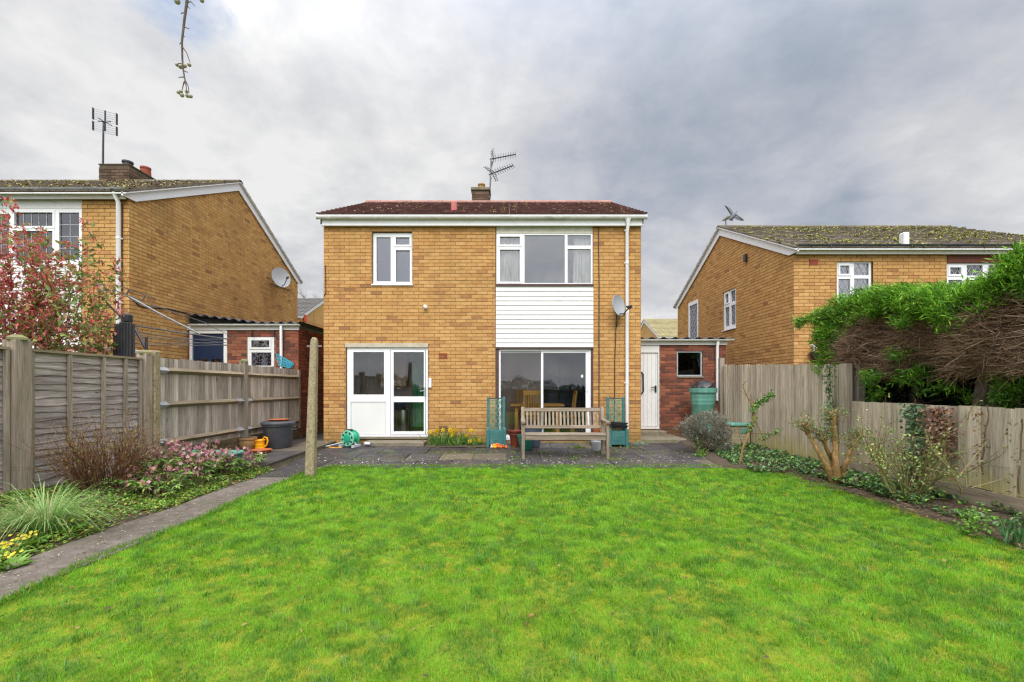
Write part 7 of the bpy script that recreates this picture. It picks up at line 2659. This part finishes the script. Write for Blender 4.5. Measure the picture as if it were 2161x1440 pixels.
GR = [(0.10, 0.26, 0.03), (0.16, 0.37, 0.035), (0.24, 0.48, 0.04), (0.34, 0.54, 0.05), (0.06, 0.15, 0.025)]
cs_, ds_ = [], []
for k in range(3100):
    y = rnd.uniform(2.2, 7.3)
    tt = rnd.random()
    th = rnd.uniform(-0.25, 1.0)
    zt = float(np.interp(y, [2.2, 4.5, 4.75, 5.15, 5.6, 6.1, 6.6, 7.0, 7.3], [2.62, 2.58, 2.42, 2.30, 2.45, 2.60, 2.64, 2.56, 2.46])) + 0.04 * math.sin(y * 13.0) + (0.10 * rnd.random() if rnd.random() < 0.25 else 0)
    xx = 4.98 + 1.5 * tt ** 1.6
    face = max(0.0, 0.18 - tt)
    hang = 0.27 if y < 5.4 else (0.24 if y < 6.2 else 0.26 + (y - 6.2) * 0.5)
    hang *= 0.7 + 0.5 * math.sin(y * 4.1) ** 2
    zz_ = zt - (rnd.random() ** 1.4) * hang * (1 if tt < 0.2 else 0.5) - (0.10 if tt < 0.08 else 0)
    cs_.append((xx - 0.06 * rnd.random(), y, zz_))
    ds_.append((-0.6 + tt * 0.6, rnd.gauss(0.1, 0.5), 0.55 + rnd.gauss(0, 0.25)))
for k in range(520):      # green end of the hedge by the tall fence
    t = rnd.random()
    z = 1.35 + 1.2 * t
    y = 7.25 + 0.10 * math.sin(z * 4) + rnd.uniform(-0.5, 0.05) + 0.12 * t
    cs_.append((5.02 + rnd.random() ** 1.5 * 1.4 - 0.05 * t, y, z))
    ds_.append((-0.4, 0.8, 0.35))
for k in range(22):       # a spray reaching out over the tall fence
    t = rnd.random()
    cs_.append((5.0 - 0.08 * t, 7.3 + 0.42 * t, 2.46 - 0.03 * t + rnd.gauss(0, 0.03)))
    ds_.append((-0.3, 1, 0.15))
v, cc = sprays(cs_, ds_, 34, 0.075, GR, [0.2, 0.28, 0.27, 0.17, 0.08])
np_part('foliage', v, LEAF_F, cc, 'leaf', hg, True, 'stuff')
cs_, ds_ = [], []
for (px, py, d, n, s_) in ((1835, 795, 6.3, 12, 0.10), (1955, 785, 5.7, 16, 0.14), (1985, 815, 5.6, 10, 0.10), (2115, 845, 5.0, 14, 0.14), (2130, 785, 4.9, 18, 0.12), (1850, 835, 6.3, 7, 0.08), (2030, 768, 5.4, 9, 0.10),
                           (2150, 815, 4.8, 14, 0.10), (1915, 800, 5.9, 7, 0.08), (1900, 750, 5.9, 8, 0.1), (2040, 745, 5.2, 6, 0.06)):
    q = P(px, py, d)
    for k in range(n):
        cs_.append((q.x + rnd.gauss(0, s_ * 0.6), q.y + rnd.gauss(0, s_), q.z + rnd.gauss(0, s_ * 0.35)))
        ds_.append((-0.4, rnd.gauss(0.2, 0.5), rnd.gauss(0.1, 0.2)))
v, cc = sprays(cs_, ds_, 30, 0.08, GR, [0.3, 0.34, 0.16, 0.06, 0.14])
np_part('low_spray', v, LEAF_F, cc, 'leaf', hg, True, 'stuff')
out = []
for k in range(26):
    y = rnd.uniform(3.6, 6.6)
    grow(Vector((5.6, y, rnd.uniform(0.9, 1.5))), (rnd.gauss(-0.2, 0.3), rnd.gauss(0, 0.8), rnd.uniform(0.1, 0.8)), rnd.uniform(0.3, 0.7), 0.012, 0, 5, (1, 2), 0.4, 0, 0.15, 0.5, rnd, out, [])
sticks_part('branch', out, [(0.16, 0.11, 0.08), (0.11, 0.075, 0.055)], hg)

# ------------------------------------------------------------------ bare trees
def bare_tree(name, label, base, h, seed, r0=0.09, depth=3, spread=0.55, cat='tree', cols=((0.08, 0.06, 0.05), (0.11, 0.085, 0.065)), grav=0.05):
    t = thing(name, label, cat, base)
    rg = random.Random(seed)
    out, tips = [], []
    trunk = [Vector(base), Vector(base) + Vector((0.03, 0, h * 0.18)), Vector(base) + Vector((0.0, 0.03, h * 0.36))]
    part('trunk', MB().tube(trunk, [r0, r0 * 0.8, r0 * 0.66], 9), 'bark', t, smooth=True)
    for k in range(6):
        a = k * 1.05 + rg.random()
        grow(trunk[-1] - Vector((0, 0, rg.random() * h * 0.1)), (math.cos(a) * 0.55, math.sin(a) * 0.55, 1), h * 0.36, r0 * 0.4, depth, 5, (2, 3), spread, grav, 0.10, 0.62, rg, out, tips)
    sticks_part('crown', out, cols, t)
    return t


bare_tree('bare_tree', 'small bare tree above the far roof left of the house', (-13.0, 36, -0.5), 11.5, 3, 0.32, 3, 0.5)
bare_tree('bare_tree', 'bare tree at the back of the garden, mirrored in the big window', (-1.3, -12, 0), 11.6, 8, 0.13, 3, 0.5)
bare_tree('bare_tree', 'second bare tree at the back of the garden, mirrored faintly in the window', (6.4, -12.3, 0), 11.0, 15, 0.13, 3, 0.5)
# berried tree behind the camera with the twig that hangs into view
bt = thing('berry_tree', 'leafless white-berried tree with one twig hanging into the upper left', 'tree', (-2.2, -1.6, 0))
tk = [Vector((-2.2, -1.6, 0)), Vector((-2.15, -1.5, 1.2)), Vector((-2.0, -1.2, 2.4)), Vector((-1.6, -0.3, 3.2)), Vector((-1.1, 0.7, 3.25)), Vector((-0.86, 1.15, 2.85)), P(397, -40, 1.2)]
part('trunk', MB().tube(tk, [0.08, 0.07, 0.05, 0.03, 0.014, 0.007, 0.004], 8), 'bark', bt, smooth=True)
tw = [P(397, -40, 1.2), P(395, 0, 1.2), P(388.5, 48, 1.2), P(384, 88, 1.2), P(385, 128, 1.2), P(387, 150, 1.2), P(391, 172, 1.2)]
part('hanging_twig', MB().tube(tw, [0.0042, 0.0036, 0.003, 0.0026, 0.0022, 0.002, 0.0016], 7), 'bark', bt, smooth=True)
mb = MB()
for (a, b_, q) in (((393, 6), (411, 13), (403, 4)), ((393, 12), (401, 19), (397, 14)), ((388, 28), (382, 30), (385, 27)), ((386, 52), (399, 61), (391, 58)), ((385, 70), (390, 78), (387, 75)), ((383, 90), (379, 94), (381, 91)),
                   ((384, 98), (401, 132), (394, 112)), ((386, 148), (397, 153), (393, 152)), ((388, 163), (377, 164), (382, 163)), ((391, 170), (386, 184), (387, 176)), ((391, 170), (399, 196), (397, 182)), ((391, 170), (394, 198), (393, 184)),
                   ((391, 170), (383, 197), (386, 183)), ((384, 135), (373, 137), (378, 134)), ((396, -10), (376, 2), (386, -10)), ((396, -14), (425, 0), (412, -12))):
    mb.tube([P(*a, 1.2), P(*q, 1.2), P(*b_, 1.2)], [0.0016, 0.0012, 0.0009], 5)
part('stalk', mb, 'bark', bt)
for (px, py, r_) in ((374, 137, 4), (381, 141, 4.6), (389, 139, 4.6), (399.5, 137, 4), (377, 195, 4), (384, 201, 4.4), (396, 202, 4.6), (402, 203, 4.2), (374, 3, 6), (426, 1, 4.5), (382, 193, 3.6), (394, 194, 3.6)):
    rr = r_ / F * 1.2
    q = P(px, py, 1.2 + rnd.uniform(-0.015, 0.015))
    prof = [(rr * math.sin(math.pi * k / 8) + 1e-5, -rr * math.cos(math.pi * k / 8)) for k in range(9)]
    part('berry', MB().lathe(prof, 12, tuple(q)), 'berry', bt, smooth=True)
# hedge across the end of the garden (behind the viewpoint)
rh = thing('rear_hedge', 'dark hedge across the end of the garden, mirrored in the patio doors', 'hedge', (0, -7.5, 0))
part('inner_mass', MB().box(-9, -8.2, -0.2, 9, -7.4, 1.2), 'ground', rh)
N = 12000
c = np.stack([nrng.uniform(-9, 9, N), nrng.uniform(-7.4, -7.1, N), nrng.uniform(0, 1, N) ** 0.8 * 1.3], 1)
c[:, 2] *= 0.75 + 1.3 * fbm(c[:, 0], c[:, 0] * 0, 0.6, 17, 3) ** 1.5
v = leaf_verts(c, nrng.normal(0, 1, (N, 3)), nrng.normal(0, 1, (N, 3)), nrng.uniform(0.1, 0.2, N), nrng.uniform(0.06, 0.1, N))
np_part('foliage', v, LEAF_F, pick([(0.05, 0.10, 0.03), (0.07, 0.13, 0.04), (0.09, 0.09, 0.05)], N), 'leaf', rh, True, 'stuff')

# ------------------------------------------------------------------ birds on the right roof
def bird_body(L):
    return [(0.004, 0.0), (L * 0.06, L * 0.10), (L * 0.13, L * 0.3), (L * 0.15, L * 0.5), (L * 0.11, L * 0.68), (L * 0.075, L * 0.76), (L * 0.085, L * 0.86), (L * 0.05, L * 0.96), (0.004, L * 1.05)]


pbq = P(1530, 477, 13.54)
pb_ = thing('bird', 'grey bird perched on the ridge end of the right house', 'bird', (pbq.x, 13.54, 6.17))
part('body', MB().lathe(bird_body(0.36), 12).xform(Matrix.Translation((-0.10, 0, 0.10)) @ Matrix.Rotation(R(58), 4, 'Y')), 'bird2', pb_, local=True, smooth=True)
part('leg', MB().tube([(0.02, 0.02, 0.12), (0.02, 0.02, -0.03)], 0.008, 5), 'bark', pb_, local=True)
part('leg', MB().tube([(0.02, -0.03, 0.12), (0.02, -0.03, -0.03)], 0.008, 5), 'bark', pb_, local=True)
part('beak', MB().tube([(0.245, 0, 0.30), (0.29, 0, 0.295)], [0.012, 0.002], 6), 'bark', pb_, local=True)
fq = P(1549, 455, 13.4)
fb = thing('bird', 'grey bird with spread wings flying just above the right ridge', 'bird', tuple(fq))
bd = [P(1537, 462, 13.4), P(1549, 452, 13.4), P(1553, 446, 13.4)]
tl, hd_ = P(1541, 463, 13.4), P(1553.5, 445.5, 13.4)
axd = (hd_ - tl)
mbb = MB().tube([tl + axd * t for t in (0, 0.2, 0.45, 0.7, 0.85, 0.95, 1.06)], [0.02, 0.05, 0.075, 0.06, 0.04, 0.038, 0.006], 10)
part('body', mbb, 'bird', fb, smooth=True)


def feather_plate(pts, dep):
    pl = [P(a, b_, 13.4 + dd_) for (a, b_, dd_) in pts]
    return MB().prism(pl, (0, dep, 0))


part('wing', feather_plate([(1548, 458, 0.0), (1541, 451, -0.05), (1536, 443, -0.12), (1529.5, 433.5, -0.2), (1534, 436, -0.2), (1541, 440, -0.12), (1546, 446, -0.05), (1551, 451, 0)], 0.02), 'bird', fb)
part('wing', feather_plate([(1549, 459, 0.0), (1555, 463, -0.05), (1563, 465.5, -0.12), (1571, 465.5, -0.2), (1566, 461, -0.2), (1560, 457, -0.12), (1555, 453, -0.05), (1551.5, 450, 0)], 0.02), 'bird', fb)
part('tail', feather_plate([(1546, 455, 0.0), (1536, 461, 0.02), (1540, 465, 0.02), (1546, 466.5, 0.02), (1550, 458, 0.0)], 0.015), 'bird', fb)

# ------------------------------------------------------------------ small growth and litter on the paving
V, CC = [], []
pc, pd_ = [], []
for (px, py, n, sp2) in ((1150, 960, 60, 0.10), (1085, 955, 40, 0.14), (1220, 950, 120, 0.10), (1210, 965, 90, 0.10), (1265, 960, 70, 0.12), (1300, 970, 60, 0.12), (1290, 955, 60, 0.15), (1015, 955, 80, 0.16), (930, 958, 60, 0.2),
                         (825, 957, 40, 0.12), (1080, 975, 40, 0.12), (1335, 950, 50, 0.16), (1375, 960, 30, 0.1), (1160, 938, 60, 0.3), (1380, 976, 40, 0.1), (1240, 938, 70, 0.3), (1260, 978, 40, 0.10), (1040, 978, 20, 0.2),
                         (1430, 960, 30, 0.2), (1330, 975, 30, 0.2), (1090, 965, 50, 0.08), (955, 962, 60, 0.25), (860, 965, 30, 0.2), (770, 970, 50, 0.3), (1345, 935, 60, 0.12), (1310, 945, 50, 0.12)):
    d = (CH - 0.05) * F / (py - CY)
    x = (px - CX) / F * d
    for k in range(n):
        xx, yy_ = x + rnd.gauss(0, sp2), min(9.9, d + rnd.gauss(0, sp2 * 0.9))
        # gather along the nearest joint across the patio
        if rnd.random() < 0.6:
            yj = min(yrows, key=lambda v_: abs(v_ - yy_))
            yy_ = yj + rnd.gauss(0, 0.02)
        pc.append((xx, yy_, patio_z(yy_)))
n = len(pc)
dd_ = nrng.normal(0, 0.7, (n, 3))
dd_[:, 2] = np.abs(dd_[:, 2]) + 0.5
v = leaf_verts(A(pc), dd_, nrng.normal(0, 1, (n, 3)), nrng.uniform(0.02, 0.07, n), nrng.uniform(0.006, 0.016, n))
np_stuff('joint_weeds', v, LEAF_F, pick([(0.15, 0.28, 0.04), (0.24, 0.34, 0.05), (0.10, 0.20, 0.03), (0.30, 0.34, 0.08)], n), 'leaf', 'grass and weeds sprouting from the patio joints', 'weeds')
pc = []
for k in range(620):
    y = 7.42 + abs(rnd.gauss(0, 0.55))
    x = rnd.choice((rnd.gauss(-2.3, 0.7), rnd.gauss(0.6, 0.5), rnd.uniform(-3.4, 3.8), rnd.gauss(2.4, 0.6)))
    if not (-3.6 < x < 3.8) or y > 9.4:
        continue
    pc.append((x, y, patio_z(y) + 0.009))
n = len(pc)
d = nrng.normal(0, 1, (n, 3))
d[:, 2] *= 0.08
v = leaf_verts(A(pc), d, A([[0, 0, 1.0]]) + nrng.normal(0, 0.15, (n, 3)), nrng.uniform(0.015, 0.05, n), nrng.uniform(0.012, 0.03, n))
np_stuff('fallen_petals', v, LEAF_F, pick([(0.62, 0.58, 0.50), (0.50, 0.45, 0.36), (0.70, 0.62, 0.60), (0.32, 0.32, 0.14)], n), 'leaf', 'pale petals and moss flecks scattered over the patio', 'litter')
pc = []
for k in range(800):
    pc.append((rnd.uniform(-3.62, -3.12), rnd.uniform(2.2, 7.3), 0.031))
n = len(pc)
d = nrng.normal(0, 1, (n, 3))
d[:, 2] *= 0.08
v = leaf_verts(A(pc), d, A([[0, 0, 1.0]]) + nrng.normal(0, 0.15, (n, 3)), nrng.uniform(0.008, 0.028, n), nrng.uniform(0.006, 0.014, n))
np_stuff('path_litter', v, LEAF_F, pick([(0.50, 0.45, 0.30), (0.36, 0.30, 0.16), (0.16, 0.11, 0.07), (0.2, 0.26, 0.06)], n), 'leaf', 'pale and brown flecks on the garden path', 'litter')
dw = thing('dried_weed', 'pale blue-green straggly weed on the paving at the house corner', 'plant', ((1345 - CX) / F * 9.7, 9.7, patio_z(9.7)))
leaves_on('foliage', [Vector(((1345 - CX) / F * 9.7 + rnd.gauss(0, 0.12), 9.7 + rnd.gauss(0, 0.06), patio_z(9.7) + rnd.uniform(0, 0.05))) for _ in range(60)], 3, 0.03, 0.014, [(0.25, 0.38, 0.32), (0.32, 0.45, 0.40)], None, dw, 0.02, 0.3)

# ------------------------------------------------------------------ the grass of the lawn
def blades(n, y0, y1, ln, wd, seed):
    rg = np.random.default_rng(seed)
    y = rg.uniform(y0, y1, n)
    t = rg.uniform(0, 1, n)
    lo = LAWN_X0 + 0.03 * np.sin(y * 3.1) + 0.02 * np.sin(y * 7.7 + 1)
    hi = LAWN_X1 + 0.07 * np.sin(y * 1.7 + 0.6) + 0.03 * np.sin(y * 6.1)
    k = np.clip((y - 6.9) / 0.6, 0, 2) ** 2
    hi -= k * 0.62
    lo += k * 0.14
    x = lo + (hi - lo) * t
    big = fbm(x, y, 0.8, 31, 4)
    mid = fbm(x, y, 5.5, 41, 4)
    fine = fbm(x, y, 22.0, 51, 3)
    a = rg.uniform(0, 6.283, n)
    comb_ = fbm(x, y, 5.0, 61, 2) * 14.0
    a = np.where(rg.random(n) < 0.45, comb_ + rg.normal(0, 0.6, n), a)
    moss = np.clip((mid * 0.45 + fine * 0.55 - 0.545) * 8.0 + (0.45 - big) * 1.0, 0, 1)
    tuft = fbm(x, y, 9.0, 81, 2)
    h = ln * rg.uniform(0.55, 1.25, n) * (1.15 - 0.55 * moss) * (0.75 + 0.6 * big) * (0.45 + 1.1 * tuft)
    lean = rg.uniform(0.35, 1.25, n)
    dx, dy = np.cos(a), np.sin(a)
    w_ = wd * rg.uniform(0.7, 1.3, n)
    z0 = np.zeros(n) - 0.002
    b0 = np.stack([x - dy * w_, y + dx * w_, z0], 1)
    b1 = np.stack([x + dy * w_, y - dx * w_, z0], 1)
    mx, my, mz = x + dx * h * lean * 0.35, y + dy * h * lean * 0.35, h * 0.62
    m0 = np.stack([mx - dy * w_ * 0.75, my + dx * w_ * 0.75, mz], 1)
    m1 = np.stack([mx + dy * w_ * 0.75, my - dx * w_ * 0.75, mz], 1)
    tp = np.stack([x + dx * h * lean, y + dy * h * lean, h * (1.02 - 0.35 * lean)], 1)
    v = np.stack([b0, b1, m1, m0, tp], 1)
    green = np.array([0.205, 0.445, 0.022])
    deep = np.array([0.075, 0.235, 0.024])
    yel = np.array([0.47, 0.47, 0.022])
    tan = np.array([0.44, 0.33, 0.08])
    dk = np.clip((fbm(x, y, 7.5, 71, 4) - 0.44) * 7, 0, 1)[:, None]
    c = green * (1 - dk * 0.75) + deep * dk * 0.75
    mo = (moss * rg.uniform(0.35, 1.0, n))[:, None]
    c = c * (1 - mo) + yel * mo
    br_ = ((fine > 0.70) & (rg.random(n) < 0.4)) | (rg.random(n) < 0.012)
    c[br_] = tan
    c = c * rg.uniform(0.6, 1.4, (n, 1))
    pale = rg.random(n) < 0.03
    c[pale] = c[pale] * 0.6 + np.array([0.2, 0.26, 0.16]) * 0.6
    return v, c


parts_ = [blades(240000, 1.75, 3.0, 0.023, 0.0009, 1), blades(220000, 3.0, 4.8, 0.027, 0.0013, 2), blades(150000, 4.8, 7.56, 0.034, 0.0021, 3), blades(40000, -1.0, 1.75, 0.045, 0.0026, 4)]
# coarser tufts standing out of the turf
rg = np.random.default_rng(77)
nt_ = 900
tx, ty = rg.uniform(-3.0, 4.2, nt_), 1.8 + 5.6 * rg.random(nt_) ** 1.2
k_ = 22
cx2 = np.repeat(tx, k_) + rg.normal(0, 0.022, nt_ * k_)
cy2 = np.repeat(ty, k_) + rg.normal(0, 0.022, nt_ * k_)
a_ = rg.uniform(0, 6.283, nt_ * k_)
h_ = rg.uniform(0.025, 0.062, nt_ * k_)
l_ = rg.uniform(0.2, 0.9, nt_ * k_)
dx_, dy_ = np.cos(a_), np.sin(a_)
w_ = 0.0016
tv = np.stack([np.stack([cx2 - dy_ * w_, cy2 + dx_ * w_, 0 * cx2], 1), np.stack([cx2 + dy_ * w_, cy2 - dx_ * w_, 0 * cx2], 1),
               np.stack([cx2 + dx_ * h_ * l_ * 0.35 + dy_ * w_, cy2 + dy_ * h_ * l_ * 0.35 - dx_ * w_, h_ * 0.62], 1),
               np.stack([cx2 + dx_ * h_ * l_ * 0.35 - dy_ * w_, cy2 + dy_ * h_ * l_ * 0.35 + dx_ * w_, h_ * 0.62], 1),
               np.stack([cx2 + dx_ * h_ * l_, cy2 + dy_ * h_ * l_, h_ * (1.02 - 0.3 * l_)], 1)], 1)
tcol = np.repeat(A([(0.08, 0.24, 0.03), (0.14, 0.33, 0.03), (0.20, 0.36, 0.09), (0.24, 0.42, 0.03)])[rg.integers(0, 4, nt_)], k_, 0) * rg.uniform(0.7, 1.3, (nt_ * k_, 1))
parts_.append((tv, tcol))
v = np.concatenate([p_[0] for p_ in parts_])
cc = np.concatenate([p_[1] for p_ in parts_])
np_stuff('grass', v, [(0, 1, 2, 3), (3, 2, 4)], cc, 'grass', 'bright green mossy lawn grass between path and right bed', 'grass')
# longer tufts round the post foot and along the edges
n = 9000
rg = np.random.default_rng(9)
s_ = rg.random(n)
yv = np.where(s_ < 0.30, rg.uniform(1.8, 7.0, n), np.where(s_ < 0.55, rg.uniform(1.8, 7.0, n), 7.50 + rg.normal(0, 0.03, n)))
xv = np.where(s_ < 0.30, LAWN_X0 + 0.03 * np.sin(yv * 3.1) + rg.normal(0.0, 0.022, n), np.where(s_ < 0.55, LAWN_X1 + 0.07 * np.sin(yv * 1.7 + 0.6) + rg.normal(0, 0.04, n), rg.uniform(-2.95, 3.7, n)))
pm = s_ > 0.97
xv[pm] = -2.96 + rg.normal(0, 0.13, pm.sum())
yv[pm] = 6.72 + rg.normal(0, 0.11, pm.sum())
c = np.stack([xv, yv, np.zeros(n)], 1)
d = rg.normal(0, 0.6, (n, 3))
d[:, 2] = 1.0
v = leaf_verts(c, d, rg.normal(0, 1, (n, 3)), rg.uniform(0.035, 0.085, n), rg.uniform(0.003, 0.006, n))
np_stuff('edge_grass', v, LEAF_F, pick([(0.11, 0.33, 0.03), (0.17, 0.40, 0.03), (0.30, 0.42, 0.05)], n), 'grass', 'longer grass fringing the edges of the lawn', 'grass')
# fallen leaves and worm casts on the lawn
pc = [(rnd.uniform(-3.0, 4.2), rnd.uniform(2.0, 7.3), 0.022) for _ in range(150)]
n = len(pc)
d = nrng.normal(0, 1, (n, 3))
d[:, 2] *= 0.2
v = leaf_verts(A(pc), d, A([[0, 0, 1.0]]) + nrng.normal(0, 0.3, (n, 3)), nrng.uniform(0.02, 0.05, n), nrng.uniform(0.012, 0.026, n))
np_stuff('fallen_leaves', v, LEAF_F, pick([(0.30, 0.15, 0.05), (0.18, 0.08, 0.04), (0.10, 0.06, 0.05), (0.42, 0.26, 0.12)], n), 'leaf', 'scattered brown fallen leaves lying on the lawn', 'leaves')
